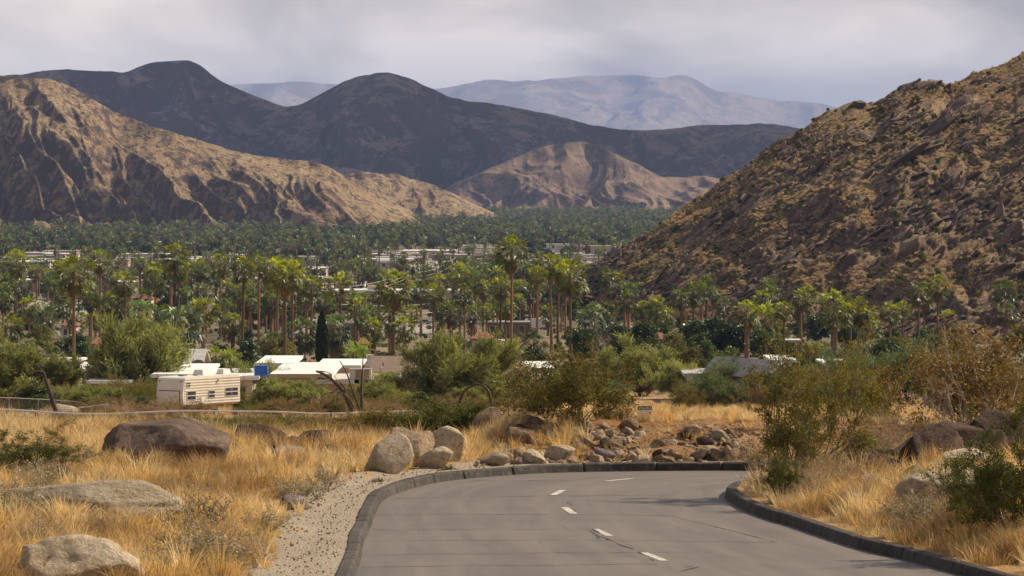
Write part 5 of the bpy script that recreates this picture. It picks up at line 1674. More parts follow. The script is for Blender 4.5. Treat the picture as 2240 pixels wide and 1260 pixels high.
tag(o, "small pebbles on the bank and gravel shoulder", kind="stuff")
# bare red-brown earth showing on the bank
bx, by = np.linspace(-.8, 8.2, 90), np.linspace(90.3, 93.9, 40)
BX, BY = np.meshgrid(bx, by)
BZ = gz(BX, BY) + .03 * np.clip(fbm(BX * 1.6, BY * 1.6, 9, 3) * 3 - 1.15, -1, 1) + .09 * (fbm(BX * 3, BY * 3, 19, 4) - .5) + .015
eb = obj("earth_bank", mesh_np("earth_bank", np.stack([BX, BY, BZ], -1).reshape(-1, 3), grid_faces(40, 90), [m_earth], smooth=True))
tag(eb, "bank of bare red-brown earth beyond the far kerb", kind="structure")

# ------------------------------------------------------------------ hillside cover
front = HSv <= 1.0
HP = HS[front]
rg = np.random.default_rng(83)
def hill_pts(n, bias=1.0):
    i = rg.uniform(0, HP.shape[0] - 1.001, n); j = rg.uniform(0, HP.shape[1] - 1.001, n)
    i0, j0 = i.astype(int), j.astype(int); fi, fj = (i - i0)[:, None], (j - j0)[:, None]
    return (HP[i0, j0] * (1 - fi) * (1 - fj) + HP[i0 + 1, j0] * fi * (1 - fj) + HP[i0, j0 + 1] * (1 - fi) * fj + HP[i0 + 1, j0 + 1] * fi * fj)
m_hrock = surf("hill_rock", (0.110, 0.070, 0.046), (0.175, 0.115, 0.075), 1.2, .85, .5, 5, 'object', .3, rnd=.4, c3=(0.075, .052, .044), s3=3)
SLAB = [boulder(850 + i, m_hrock, 3 if i < 2 else 2, 12, (.4, .8), .06) for i in range(5)]
pts = hill_pts(26000)
keepm = fbm(pts[:, 0] / 22 + pts[:, 2] / 30, pts[:, 1] / 60, 41, 3) + rg.normal(size=len(pts)) * .10 > .515
pts = pts[keepm]
n_ = len(pts); s = rg.uniform(.2, 1.0, n_) ** 4 * 1.5 + .2
# slabs lie along the dip of the strata, which falls to the left
rot = np.stack([rg.normal(size=n_) * .25, R(-38) + rg.normal(size=n_) * .3, rg.normal(size=n_) * .6], -1)
o = scatter("hillside_rocks", pts, rot, np.stack([s * rg.uniform(1.2, 2.6, n_), s, s * rg.uniform(.25, .55, n_)], -1), rg.integers(0, 5, n_), SLAB)
tag(o, "dark rocks and slabs strewn over the right hillside", kind="stuff")

def tuft(seed, mat, n=60, h=1.0, spread=.8, w=.03, droop=.5):
    """clump of arching blades, unit height"""
    rg_ = np.random.default_rng(seed)
    V, Q, T3, b = [], [], [], 0
    tint = []
    for k in range(n):
        a = rg_.uniform(0, 6.28); tl = spread * rg_.uniform(.05, 1) ** .7
        d = np.array([math.cos(a) * tl, math.sin(a) * tl, 1.0]); d /= np.linalg.norm(d)
        L_ = h * rg_.uniform(.55, 1.1)
        p0 = np.array([math.cos(a), math.sin(a), 0]) * rg_.uniform(0, .18) * spread
        side = unit(np.cross(d, [0, 0, 1.0]) + rg_.normal(size=3) * .4) * w * .5 * rg_.uniform(.7, 1.3)
        m = p0 + d * L_ * .55
        e = m + (d + np.array([math.cos(a) * .6, math.sin(a) * .6, -.7]) * droop * rg_.uniform(.2, 1)) * L_ * .45
        V += [p0 - side, p0 + side, m + side * .8, m - side * .8, e]
        Q.append((b, b + 1, b + 2, b + 3)); T3.append((b + 3, b + 2, b + 4)); b += 5
    me = mesh_np("tuft", np.array(V), [np.array(Q), np.array(T3)], [mat])
    tt_ = rg_.uniform(.65, 1.3, n)
    set_tint(me, np.concatenate([tt_, tt_]))
    return me
HT = [tuft(870, m_htuft, 50, 1, 1.3, .13, .8), tuft(871, m_seed, 50, 1, 1.2, .13, .8), tuft(872, m_htuft, 44, 1, 1.4, .14, .9)]
pts = hill_pts(60000)
keepm = fbm(pts[:, 0] / 18, pts[:, 1] / 50 + pts[:, 2] / 25, 43, 3) + rg.normal(size=len(pts)) * .07 > .455
pts = pts[keepm]; n_ = len(pts)
o = scatter("hillside_grass", pts, np.stack([rg.normal(size=n_) * .1, rg.normal(size=n_) * .1 - .2, rg.uniform(0, 6.28, n_)], -1), rg.uniform(.35, 1.0, n_), rg.integers(0, 3, n_), HT)
tag(o, "tan bunch grass tufts over the right hillside", kind="stuff")
HB = [P_olive[0][1], P_tree[1][1]]
pts = hill_pts(1500); n_ = len(pts)
o = scatter("hillside_scrub", pts, np.stack([pts[:, 0] * 0, pts[:, 0] * 0, rg.uniform(0, 6.28, n_)], -1), rg.uniform(.7, 2.0, n_), rg.integers(0, 2, n_), HB)
tag(o, "small green-brown scrub over the right hillside", kind="stuff")
# outcrops large enough to point at
def hill_at(px, row):
    """point of the hillside seen through a pixel"""
    a, b = ray(px, row)
    e = (HP[..., 0] / HP[..., 1] - a) ** 2 + (HP[..., 2] / HP[..., 1] - b) ** 2
    k = np.unravel_index(np.argmin(e), e.shape)
    return HP[k]
for i, (px_, row_, w, h, rl, lab) in enumerate([
 (1885, 300, 60, 24, -.1, "flat grey slab jutting from the upper hillside"), (2050, 285, 120, 46, -.75, "long dark ledge high on the hillside"), (1985, 350, 130, 40, -.7, "dark diagonal ledge below the long one"),
 (1920, 375, 100, 34, -.65, "dark diagonal ledge left of the middle ledge"), (2090, 240, 80, 40, -.6, "dark knob above the long ledge"), (1985, 560, 110, 66, -.9, "big dark rounded outcrop low on the hillside"),
 (1800, 535, 40, 18, -.3, "pale-edged slab in the middle of the hillside"), (2215, 525, 90, 60, -.8, "dark outcrop at the right edge of the hillside"), (1870, 235, 50, 26, -.5, "dark crag on the skyline notch"),
 (2030, 190, 60, 26, -.5, "dark crag on the skyline right of the notch"), (1810, 735, 42, 60, .2, "tall dark rock at the foot of the hillside right of the pergola"), (1640, 640, 60, 26, -.5, "purple slab low on the hillside behind the dense palm clump"),
 (2140, 290, 50, 40, -.5, "grey block right of the long ledge"), (1700, 600, 40, 22, -.4, "dark block on the lower left hillside")]):
    q = hill_at(px_, row_); s_ = q[1] / F
    o = obj("rock_outcrop", boulder(900 + i, m_hrock, 4, 16, (.35, .8), .16, strata=.5), None, tuple(q + np.array([0, 0, h * s_ * .1])), (0, rl, rg.uniform(-.4, .4)), (w * s_ * .5, w * s_ * .4, h * s_ * .4))
    tag(o, lab, "rock", "rock outcrops on the hillside")

# ------------------------------------------------------------------ dry grass
GT = [tuft(880 + i, (m_straw, m_pstraw, m_straw2)[i // 3], 40, 1, (.45, .8, .6)[i % 3], .017, (.45, .7, .55)[i % 3]) for i in range(9)]
def keep_off(x, y, lo):
    d = np.minimum(poly_dist(x, y, K_OUT), poly_dist(x, y, K_IN))
    return (d > lo) & ~in_poly(x, y, ROAD_POLY)
rg = np.random.default_rng(84)
X_, Y_, S_, T_ = [], [], [], []
# left field
n_ = 26000
y = rg.uniform(58, 101, n_); x = rg.uniform(-.13, .02, n_) * y
ok = keep_off(x, y, 1.15) & (x < 1.5)
d = poly_dist(x, y, K_OUT)
ok &= rg.random(n_) < sstep(1.0, 2.2, d) * (.35 + .65 * sstep(.40, .55, fbm(x / 1.3, y / 1.3, 51, 3)))
x, y = x[ok], y[ok]
X_.append(x); Y_.append(y); S_.append((.17 + .30 * fbm(x / 1.1, y / 1.1, 52, 3)) * rg.uniform(.6, 1.35, len(x))); T_.append(np.ones(len(x)))
# right, inside the bend
n_ = 26000
y = rg.uniform(58, 84, n_); x = rg.uniform(.045, .135, n_) * y
ok = keep_off(x, y, .42) & (rg.random(n_) < .5 + .5 * sstep(.38, .52, fbm(x / 1.1, y / 1.1, 53, 3)))
x, y = x[ok], y[ok]
X_.append(x); Y_.append(y); S_.append((.13 + .36 * fbm(x / .9, y / .9, 54, 3)) * rg.uniform(.6, 1.4, len(x))); T_.append(np.ones(len(x)))
# foot and top of the bank
n_ = 5000
y = rg.uniform(89.5, 97, n_); x = rg.uniform(-.02, .12, n_) * y
ok = keep_off(x, y, .5) & (rg.random(n_) < np.where(y > 93.2, 1.0, .14))
x, y = x[ok], y[ok]
X_.append(x); Y_.append(y); S_.append(rg.uniform(.12, .34, len(x))); T_.append(np.ones(len(x)))
# slope falling away beyond
n_ = 26000
y = rg.uniform(97 ** 1.2, 480 ** 1.2, n_) ** (1 / 1.2); x = rg.uniform(-.13, .13, n_) * y
ok = rg.random(n_) < sstep(.40, .56, fbm(x / 9, y / 9, 55, 3)) * np.where((x / y < .0) & (y < 300), .45, 1)
x, y = x[ok], y[ok]
X_.append(x); Y_.append(y); S_.append(rg.uniform(.2, .5, len(x)) * np.clip(y / 150, 1, 1.5)); T_.append(np.ones(len(x)))
x, y, s = np.concatenate(X_), np.concatenate(Y_), np.concatenate(S_)
free = np.ones(len(x), bool)
for a, b, ra, rb in ROCKS:
    if b > 110: continue
    free &= ((x - a) / (ra * .95)) ** 2 + ((y - b) / (rb * .95)) ** 2 > 1
    infront = (np.abs(x - a) < ra) & (y < b) & (y > b - rb - 1.6)
    free &= ~(infront & (rg.random(len(x)) < .62))
x, y, s = x[free], y[free], s[free]
n_ = len(x)
wind = rg.normal(size=(n_, 2)) * .12
kindn = fbm(x / 1.7, y / 1.7, 57, 3) + rg.normal(size=n_) * .07
gk = np.where(kindn < .44, 2, np.where(kindn > .55, 1, 0)) * 3 + rg.integers(0, 3, n_)
o = scatter("dry_grass", np.stack([x, y, gz(x, y) - .01], -1), np.stack([wind[:, 0], wind[:, 1] + .1, rg.uniform(0, 6.28, n_)], -1), s * rg.choice([.7, 1.0, 1.0, 1.5], n_), gk, GT)
tag(o, "golden dry grass over the verges and slope", kind="stuff")
print("grass tufts", n_)

# ================================================================== buildings and other made things
m_white = surf("white_roof_coating", (0.80, 0.78, 0.74), (0.70, 0.67, 0.62), .25, .7, rnd=.06)
m_cream = surf("cream_wall", (0.62, 0.53, 0.41), (0.54, 0.45, 0.34), .5, .9, rnd=.1)
m_tanw = surf("tan_wall", (0.42, 0.31, 0.22), (0.35, 0.26, 0.18), .5, .9, rnd=.15)
m_pinkw = surf("pinkish_wall", (0.55, 0.42, 0.35), (0.46, 0.35, 0.29), .5, .9, rnd=.1)
m_brownw = surf("brown_building_wall", (0.24, 0.145, 0.085), (0.18, 0.11, 0.07), .4, .9)
m_beige = surf("beige_fascia", (0.46, 0.35, 0.23), (0.38, 0.28, 0.18), .4, .9)
m_shingle = surf("brown_shingle", (0.17, 0.115, 0.08), (0.225, 0.155, 0.11), 1.2, .95, .4, 8)
m_tile = surf("red_roof_tile", (0.27, 0.105, 0.058), (0.21, 0.08, 0.045), .9, .85, .5, 5)
m_greyr = surf("grey_roof", (0.42, 0.40, 0.37), (0.34, 0.32, 0.30), .8, .8)
m_glass = surf("dark_window_glass", (0.03, 0.035, 0.04), (0.05, 0.055, 0.06), 1, .15, spec=.6)
m_frame = surf("window_frame", (0.55, 0.52, 0.47), (0.48, 0.45, 0.40), 2, .6)
m_metal = surf("galvanised_steel", (0.42, 0.41, 0.39), (0.52, 0.50, 0.47), 3, .4, spec=.5)
m_metal.node_tree.nodes['Principled BSDF'].inputs['Metallic'].default_value = .6
m_rail = surf("bright_pipe_rail", (0.60, 0.58, 0.54), (0.72, 0.70, 0.66), 3, .35, spec=.6)
m_blue = surf("blue_plastic", (0.01, 0.10, 0.42), (0.02, 0.13, 0.50), 1, .4, spec=.5)
m_bluetrim = surf("blue_trim", (0.02, 0.04, 0.25), (0.03, 0.05, 0.30), 1, .6)
m_lwood = surf("weathered_wood", (0.40, 0.27, 0.15), (0.32, 0.21, 0.12), 4, .9)

def solve_y(row, h, lo=405, hi=9000):
    """distance at which something h metres high on the ground reaches this row"""
    yy = np.geomspace(lo, hi, 3000)
    rr = 400 - (base_z(yy) + h) / yy * F
    return float(yy[np.argmin(np.abs(rr - row))])

def windows(root, n, W, H, zsill, zhead, y, ww):
    for k in range(n):
        cx_ = -W / 2 + W * (k + .5) / n
        f = MB().box(cx_ - ww / 2, cx_ + ww / 2, y - .06, y + .03, zsill, zhead).build("window", m_frame, root)
        MB().box(cx_ - ww / 2 + .08, cx_ + ww / 2 - .08, y - .08, y - .065, zsill + .08, zhead - .08).build("pane", m_glass, f)

_last_house = [None]
def house(label, px0, px1, row, h=3.0, depth=12, roof='flat', rmat=None, wmat=None, yaw=0.0, nwin=3, rise=1.4, over=.6, y=None, fascia=None, cat="house", group=None, door=True, thick=.28, name="house"):
    rmat = rmat or m_white; wmat = wmat or m_cream
    y = y or solve_y(row, h)
    if 400 < y < 700: depth *= 1.55
    cx_ = ray((px0 + px1) / 2, row)[0] * y
    W = (px1 - px0) / F * y
    g = min(float(gz(cx_ + dx, y + dy)[0]) for dx in (-W / 2, 0, W / 2) for dy in (0, depth))
    gt = float(base_z(y))
    t = thing(name, label, cat, (cx_, y, g - .1), yaw, group)
    _last_house[0] = t
    hh = h + (gt - g) + .1
    wi = W - 2 * over if W > 4 * over else W * .9
    MB().box(-wi / 2, wi / 2, over, depth - over, 0, hh - thick).build("wall", wmat, t)
    if roof == 'flat':
        r = MB().box(-W / 2, W / 2, 0, depth, hh - thick + .002, hh).build("roof", rmat, t)
        MB().box(-W / 2 - .03, W / 2 + .03, -.05, -.004, hh - thick - .02, hh + .05).build("fascia", fascia or rmat, r)
    elif roof == 'gable':       # ridge along the front
        v = [(-W / 2, 0, hh - thick), (W / 2, 0, hh - thick), (W / 2, depth / 2, hh + rise - thick), (-W / 2, depth / 2, hh + rise - thick), (-W / 2, depth, hh - thick), (W / 2, depth, hh - thick)]
        v += [(a, b, c + thick) for a, b, c in v]
        r = MB().add(v, [(6, 7, 8, 9), (9, 8, 11, 10), (0, 3, 2, 1), (3, 4, 5, 2), (0, 1, 7, 6), (4, 10, 11, 5), (0, 6, 9, 3), (3, 9, 10, 4), (1, 2, 8, 7), (2, 5, 11, 8)]).build("roof", rmat, t)
        MB().add([(-wi / 2, over, hh - thick - .01), (-wi / 2, depth - over, hh - thick - .01), (-wi / 2, depth / 2, hh + rise - thick - .1)], (), [(0, 2, 1)]).build("gable", wmat, t)
        MB().add([(wi / 2, over, hh - thick - .01), (wi / 2, depth - over, hh - thick - .01), (wi / 2, depth / 2, hh + rise - thick - .1)], (), [(0, 1, 2)]).build("gable", wmat, t)
    elif roof == 'gable_front':  # ridge runs away from the camera
        v = [(-W / 2, 0, hh - thick), (0, 0, hh + rise - thick), (W / 2, 0, hh - thick), (-W / 2, depth, hh - thick), (0, depth, hh + rise - thick), (W / 2, depth, hh - thick)]
        v += [(a, b, c + thick) for a, b, c in v]
        r = MB().add(v, [(6, 7, 10, 9), (7, 8, 11, 10), (0, 3, 4, 1), (1, 4, 5, 2), (0, 1, 7, 6), (1, 2, 8, 7), (3, 9, 10, 4), (4, 10, 11, 5), (0, 6, 9, 3), (2, 5, 11, 8)]).build("roof", rmat, t)
        MB().add([(-wi / 2, over - .01, hh - thick - .01), (wi / 2, over - .01, hh - thick - .01), (0, over - .01, hh + rise - thick - .08)], (), [(0, 1, 2)]).build("gable", wmat, t)
        for sgn in (-1, 1):
            MB().add([(sgn * W / 2, -.06, hh - .32), (sgn * W / 2, -.06, hh + .04), (0, -.06, hh + rise + .04), (0, -.06, hh + rise - .32)], [(0, 1, 2, 3)]).build("barge_board", m_white, r)
    elif roof == 'hip':
        k = min(W, depth) * .34; rise = min(rise, 1.1)
        v = [(-W / 2, 0, hh), (W / 2, 0, hh), (W / 2, depth, hh), (-W / 2, depth, hh), (-W / 2 + k, depth / 2, hh + rise), (W / 2 - k, depth / 2, hh + rise)]
        r = MB().add(v + [(a, b, c - .2) for a, b, c in v[:4]], [(0, 1, 5, 4), (2, 3, 4, 5), (6, 9, 8, 7), (0, 6, 7, 1), (1, 7, 8, 2), (2, 8, 9, 3), (3, 9, 6, 0)], [(1, 2, 5), (3, 0, 4)]).build("roof", rmat, t)
    if nwin:
        windows(t, nwin, wi * .92, hh, hh * .34, hh * .78, over, min(1.6, wi / nwin * .55))
    if door:
        d = MB().box(wi * .33, wi * .33 + .95, over - .05, over + .02, .1, 2.15).build("door", m_lwood, t)
        MB().box(wi * .33 + .8, wi * .33 + .86, over - .12, over - .06, 1.0, 1.1).build("handle", m_metal, d)
    return t, hh

H1, hh1 = house("long white flat-roofed house at the left edge", -70, 152, 815, 3.0, 13, nwin=5)
house("white flat-roofed house behind the dark-trunked palm", 150, 232, 806, 3.1, 12, nwin=2)
house("white-roofed house half hidden behind the left-edge house", 78, 160, 794, 3.2, 12, nwin=2)
house("low white carport left of the trailer", 188, 284, 842, 2.4, 8, nwin=0, wmat=m_tanw, door=False, thick=.2)
house("white flat-roofed house right behind the trailer", 330, 442, 822, 3.0, 16, nwin=3)
house("grey pitched roof behind the satellite dish", 384, 444, 797, 3.2, 9, 'gable', m_greyr, nwin=1, rise=1.6)
house("low white roof running behind the trailer's right end", 440, 566, 826, 2.8, 12, nwin=2)
house("white parapet house behind the blue tank", 556, 642, 812, 4.0, 13, nwin=2, wmat=m_white)
house("white-roofed house with tan fascia behind the trio palm trunk", 588, 726, 826, 3.0, 18, nwin=3, wmat=m_tanw, fascia=m_beige)
house("white roof behind the cypress", 690, 790, 800, 3.0, 14, nwin=1)
house("pale carport slab in front of the rooftop cooler", 690, 855, 855, 2.5, 9, nwin=0, rmat=surf("pale_slab", (.58, .53, .46), (.5, .45, .38), .4, .8), wmat=m_tanw, door=False, thick=.35)
house("brown shingled gable-roofed house at the centre", 806, 1118, 821, 2.9, 11, 'gable', m_shingle, m_tanw, nwin=4, rise=1.5, over=.5)
house("white flat roof attached before the brown gable roof", 776, 936, 836, 2.5, 7, nwin=2)
house("brown gable end with white barge boards right of the feathery tree", 1090, 1164, 827, 2.7, 12, 'gable_front', m_shingle, m_tanw, nwin=1, rise=1.35, over=.4)
house("white roof behind the very short fan palm", 1062, 1132, 798, 3.1, 13, nwin=1)
house("white roof with blue trim right of the gable end", 1128, 1212, 806, 3.1, 13, nwin=2, fascia=m_bluetrim)
house("low white roof nearest the gable end on its right", 1152, 1222, 836, 2.5, 9, nwin=1)
house("white flat roof between the pergola and the grey gable", 1686, 1744, 788, 3.0, 12, nwin=1)
house("small grey-roofed gable house below the pergola", 1676, 1738, 822, 2.7, 8, 'gable_front', m_greyr, m_cream, yaw=.5, nwin=1, rise=1.5)
house("pale roof fragment behind the olive-yellow tree", 1496, 1562, 818, 2.8, 9, nwin=1, rmat=m_greyr)
house("long low white roof right of the pergola behind the stoutest palm", 1800, 1860, 794, 2.8, 9, nwin=1)

# open white pergola at the hillside foot
yP = solve_y(743, 3.1)
cxp = ray(1712, 743)[0] * yP
t = thing("pergola", "white-roofed open pergola with posts at the foot of the hillside", "pergola", (cxp, yP, float(gz(cxp, yP)[0]) - .1))
MB().box(-3.3, 3.3, 0, 5, 3.0, 3.25).build("roof", m_white, t)
MB().box(-3.2, 3.2, -.05, -.01, 2.65, 2.99).build("beam", m_tanw, t)
MB().box(-3.0, 3.0, 4.7, 4.9, 0, 3.0).build("back_wall", m_brownw, t)
for xx in (-2.9, 0.3, 2.4):
    MB().box(xx - .14, xx + .14, .1, .38, 0, 2.66).build("post", m_cream, t)
MB().tube([(-.6, 1.5, 0.1), (-.6, 1.5, 1.2), (-.6, 1.5, 2.5)], [.2, .25, .03], 8).build("folded_parasol", m_white, t)

# long brown commercial building
yB = solve_y(634, 6.6)
cxb = ray(853, 634)[0] * yB
Wb = (1008 - 698) / F * yB
t = thing("commercial_building", "long two-storey brown building with beige roof band in mid valley", "building", (cxb, yB, float(base_z(yB)) - .2))
MB().box(-Wb / 2 + 1, Wb / 2 - 1, 1.2, 20, 0, 6.2).build("wall", m_brownw, t)
r_ = MB().box(-Wb / 2, Wb / 2, 0, 21, 6.2, 6.7).build("roof", m_white, t)
MB().add([(-Wb / 2, -.9, 3.9), (Wb / 2, -.9, 3.9), (Wb / 2, -.05, 6.2), (-Wb / 2, -.05, 6.2)], [(0, 1, 2, 3)]).build("roof_band", m_beige, r_)
MB().box(-Wb / 2 + 1, Wb / 2 - 1, -.7, 1.19, 3.75, 3.9).build("soffit", m_brownw, r_)
MB().box(-Wb * .16, -Wb * .03, 4, 9, 6.7, 8.1).build("plant_room", m_cream, r_)
for k in range(14):
    x0 = -Wb / 2 + 2 + (Wb - 4) * k / 14
    for z0, z1 in ((.4, 1.9), (2.3, 3.6)):
        if random.random() < .85:
            f = MB().box(x0, x0 + 1.9, 1.1, 1.22, z0, z1).build("window", m_frame, t)
            MB().box(x0 + .1, x0 + 1.8, 1.07, 1.095, z0 + .1, z1 - .1).build("pane", m_glass, f)
for k in range(6):
    x0 = -Wb / 2 + 1.5 + (Wb - 3) * k / 5
    MB().box(x0 - .3, x0 + .3, .75, 1.15, 0, 3.74).build("pier", m_beige, t)
MB().box(Wb / 2 - 4.6, Wb / 2 - .2, -.4, .7, 0, 3.7).build("end_bay", surf("olive_bay", (.11, .11, .07), (.14, .135, .09), 1, .9), t)

for lab, a, b, row, h, dp, rm, wm, nw, rf in [
 ("dark-fronted flat building with cream base behind the trio of palms", 562, 704, 606, 6.0, 22, m_white, m_cream, 7, 'flat'),
 ("long white building at the left edge behind the first palms", -60, 128, 612, 5.0, 22, m_white, m_tanw, 8, 'flat'),
 ("white roof right of the slim orange-trunk palm", 214, 292, 616, 4.5, 20, m_white, m_tanw, 3, 'flat'),
 ("wide white roof right of the twin palms' crowns", 392, 490, 598, 4.2, 22, m_white, m_cream, 4, 'flat'),
 ("white roof third row at the left edge", 0, 110, 572, 4.0, 36, m_white, m_cream, 4, 'flat'),
 ("long white store building right of the first store", 880, 1000, 548, 5.0, 40, m_white, m_pinkw, 6, 'flat'),
 ("pinkish low building left of the tallest palm's head", 1030, 1098, 566, 4.2, 24, m_pinkw, m_pinkw, 3, 'flat'),
 ("pinkish low building right of the tallest palm's head", 1132, 1206, 570, 4.2, 24, m_pinkw, m_pinkw, 3, 'flat'),
 ("pinkish two-storey building where the hillside meets the valley", 1292, 1352, 538, 7.0, 22, m_pinkw, m_pinkw, 3, 'flat'),
 ("white block left behind the large palm before the brown building", 762, 800, 618, 5.0, 14, m_white, m_white, 2, 'flat'),
 ("cream house with red hip roof beside the fan palm, the tower", 278, 334, 653, 6.5, 9, m_tile, m_cream, 3, 'hip'),
 ("red-tiled wing right of the tower", 330, 352, 662, 4.5, 8, m_tile, m_cream, 1, 'hip'),
 ("red-tiled house above the feathery centre tree", 1028, 1082, 741, 3.2, 9, m_tile, m_cream, 2, 'hip'),
 ("cream flat house right of the red-tiled one near the tallest palm", 1070, 1104, 746, 3.0, 9, m_cream, m_cream, 1, 'flat'),
 ("red-tiled roof right of the tallest palm's trunk", 1128, 1166, 757, 3.0, 9, m_tile, m_cream, 1, 'hip'),
 ("red-tiled house low on the left below the orange-trunk palm", 196, 240, 752, 3.0, 9, m_tile, m_pinkw, 2, 'hip'),
 ("pink house left of the low red-tiled one", 130, 170, 712, 3.2, 9, m_tile, m_pinkw, 2, 'hip'),
 ("red-tiled house in front of the brown building, left", 780, 806, 752, 3.0, 8, m_tile, m_cream, 1, 'hip'),
 ("red-tiled roof right of the stacked palm pair", 1424, 1462, 742, 3.0, 8, m_tile, m_cream, 1, 'hip'),
 ("dark shop front with white fascia below the brown building", 690, 830, 706, 3.8, 10, m_greyr, m_brownw, 5, 'flat'),
 ("dark shop front near the tallest palm's trunk", 1060, 1160, 704, 3.6, 10, m_greyr, m_brownw, 4, 'flat'),
 ]:
    house(lab, a, b, row, h, dp, rf, rm, wm, nwin=nw, rise=1.6, over=.4, cat="building", name="building" if h > 3.5 else "house")

# white roofs scattered through the far trees
rg = np.random.default_rng(91)
cnt = 0
while cnt < 64:
    row_ = rg.uniform(492, 566); px_ = rg.uniform(-20, 1420)
    y_ = solve_y(row_, 5.0)
    if px_ > 1085 and row_ > 640 - (px_ - 1085) * .45: continue
    w_ = rg.uniform(12, 30) / y_ * F
    q = "left" if px_ < 560 else "middle" if px_ < 1000 else "right"
    house("far white-roofed house among the valley trees, " + q, px_, px_ + w_, row_, rg.uniform(3.6, 4.6), rg.uniform(12, 30), nwin=2, y=y_, door=False, cat="house", wmat=(m_cream, m_pinkw, m_white)[cnt % 3], rmat=(m_white, m_white, m_white, m_pinkw)[cnt % 4], group="far white-roofed houses, " + q)
    later(_last_house[0], px_ + w_ / 2, "far white-roofed house in the valley trees", MARKS)
    cnt += 1
cnt = 0
while cnt < 74:
    if cnt < 46:
        row_ = rg.uniform(556, 622); px_ = rg.uniform(-20, 690)
    else:
        row_ = rg.uniform(540, 582); px_ = rg.uniform(770, 1330)
        if row_ > 640 - (px_ - 1085) * .3: continue
    h_ = rg.uniform(3.2, 4.4); y_ = solve_y(row_, h_)
    w_ = rg.uniform(9, 20) / y_ * F
    q = "left" if cnt < 46 else "middle"
    house("small pale-roofed house in the open strip, " + q, px_, px_ + w_, row_, h_, rg.uniform(9, 22), nwin=2, y=y_, door=False, cat="house", yaw=rg.uniform(-.25, .25), wmat=(m_cream, m_pinkw, m_tanw)[cnt % 3], rmat=(m_white, m_white, m_greyr, m_white, m_pinkw)[cnt % 5], group="pale-roofed houses, " + q)
    later(_last_house[0], px_ + w_ / 2, "small pale-roofed house in the open strip", MARKS)
    cnt += 1
house("long white villa on the lower slope of the centre hill", 1424, 1462, 449, 6, 18, nwin=4, y=7000, door=False)

# pale paving round the shops
m_pave = surf("pale_paving", (.30, .27, .24), (.36, .32, .28), .08, .9, coords='world')
for nm, q in (("parking_lot", [(40, 690), (215, 684), (200, 648), (60, 652)]), ("parking_lot", [(640, 728), (960, 726), (940, 700), (660, 702)]), ("parking_lot", [(860, 588), (1330, 584), (1310, 562), (870, 566)]), ("parking_lot", [(-40, 640), (330, 634), (300, 606), (0, 610)])):
    pts_ = []
    for a, b in q:
        yy = solve_y(b, 0.35)
        pts_.append((ray(a, b)[0] * yy, yy, float(base_z(yy)) + 1.3))
    P0, P1, P2, P3 = [np.array(v) for v in pts_]
    ss_, tt_ = np.meshgrid(np.linspace(0, 1, 40), np.linspace(0, 1, 40))
    G = (P0 * (1 - ss_[..., None]) + P1 * ss_[..., None]) * (1 - tt_[..., None]) + (P3 * (1 - ss_[..., None]) + P2 * ss_[..., None]) * tt_[..., None]
    G[..., 2] = gz(G[..., 0], G[..., 1]) + .12
    tag(obj(nm, mesh_np(nm, G.reshape(-1, 3), grid_faces(40, 40), [m_pave])), "pale paved lot between the valley buildings", kind="structure")

# ------------------------------------------------------------------ parked cars
def car_meshes(kind):
    L_, W_, H_ = (4.5, 1.8, 1.45) if kind == 'car' else (6.8, 2.3, 2.9)
    b = MB()
    if kind == 'car':
        prof = [(-2.25, .35), (-2.25, .75), (-1.9, .85), (-1.2, .92), (1.5, .95), (2.2, .88), (2.25, .4)]
        g = [(-1.15, .92), (-.55, 1.42), (.9, 1.45), (1.6, .95)]
    else:
        prof = [(-3.4, .45), (-3.4, 1.2), (-3.0, 1.5), (-2.4, 2.75), (3.3, 2.8), (3.4, 2.7), (3.4, .45)]
        g = [(-2.95, 1.55), (-2.5, 2.4), (-1.9, 2.4), (-1.9, 1.55)]
    def prism(pr, w):
        m = MB(); k = len(pr)
        m.add([(x_, -w, z_) for x_, z_ in pr] + [(x_, w, z_) for x_, z_ in pr], [(i, (i + 1) % k, (i + 1) % k + k, i + k) for i in range(k)], [(0, i + 1, i) for i in range(1, k - 1)] + [(k, k + i, k + i + 1) for i in range(1, k - 1)])
        return m
    return prism(prof, W_ / 2), prism(g, W_ / 2 - .06 if kind == 'car' else W_ / 2 + .01), W_
def car(label, px_, row_, mat, rz, kind='car'):
    y_ = solve_y(row_, 0.0)
    cx_ = ray(px_, row_)[0] * y_
    t = thing("parked_car" if kind == 'car' else "motorhome", label, "car" if kind == 'car' else "motorhome", (cx_, y_, float(gz(cx_, y_)[0]) + .13), rz)
    b, g, W_ = car_meshes(kind)
    b.build("body", mat, t); g.build("windows", m_glass, t)
    for xx in (-1.4, 1.4):
        for sd in (-1, 1):
            w_ = MB().tube([(xx, sd * (W_ / 2 - .2), .34), (xx, sd * (W_ / 2 + .02), .34)], .34, 12).build("wheel", m_tyre, t)
            MB().tube([(xx, sd * (W_ / 2 + .02), .34), (xx, sd * (W_ / 2 + .04), .34)], .2, 8).build("rim", m_metal, w_)
m_tyre = surf("tyre_rubber", (.02, .02, .02), (.03, .03, .03), 3, .8)
cw_ = surf("white_car_paint", (.72, .72, .7), (.68, .68, .66), 1, .25, spec=.6)
ck_ = surf("dark_car_paint", (.02, .025, .035), (.03, .035, .045), 1, .25, spec=.6)
cs_ = surf("silver_car_paint", (.42, .43, .44), (.38, .39, .40), 1, .25, spec=.6)
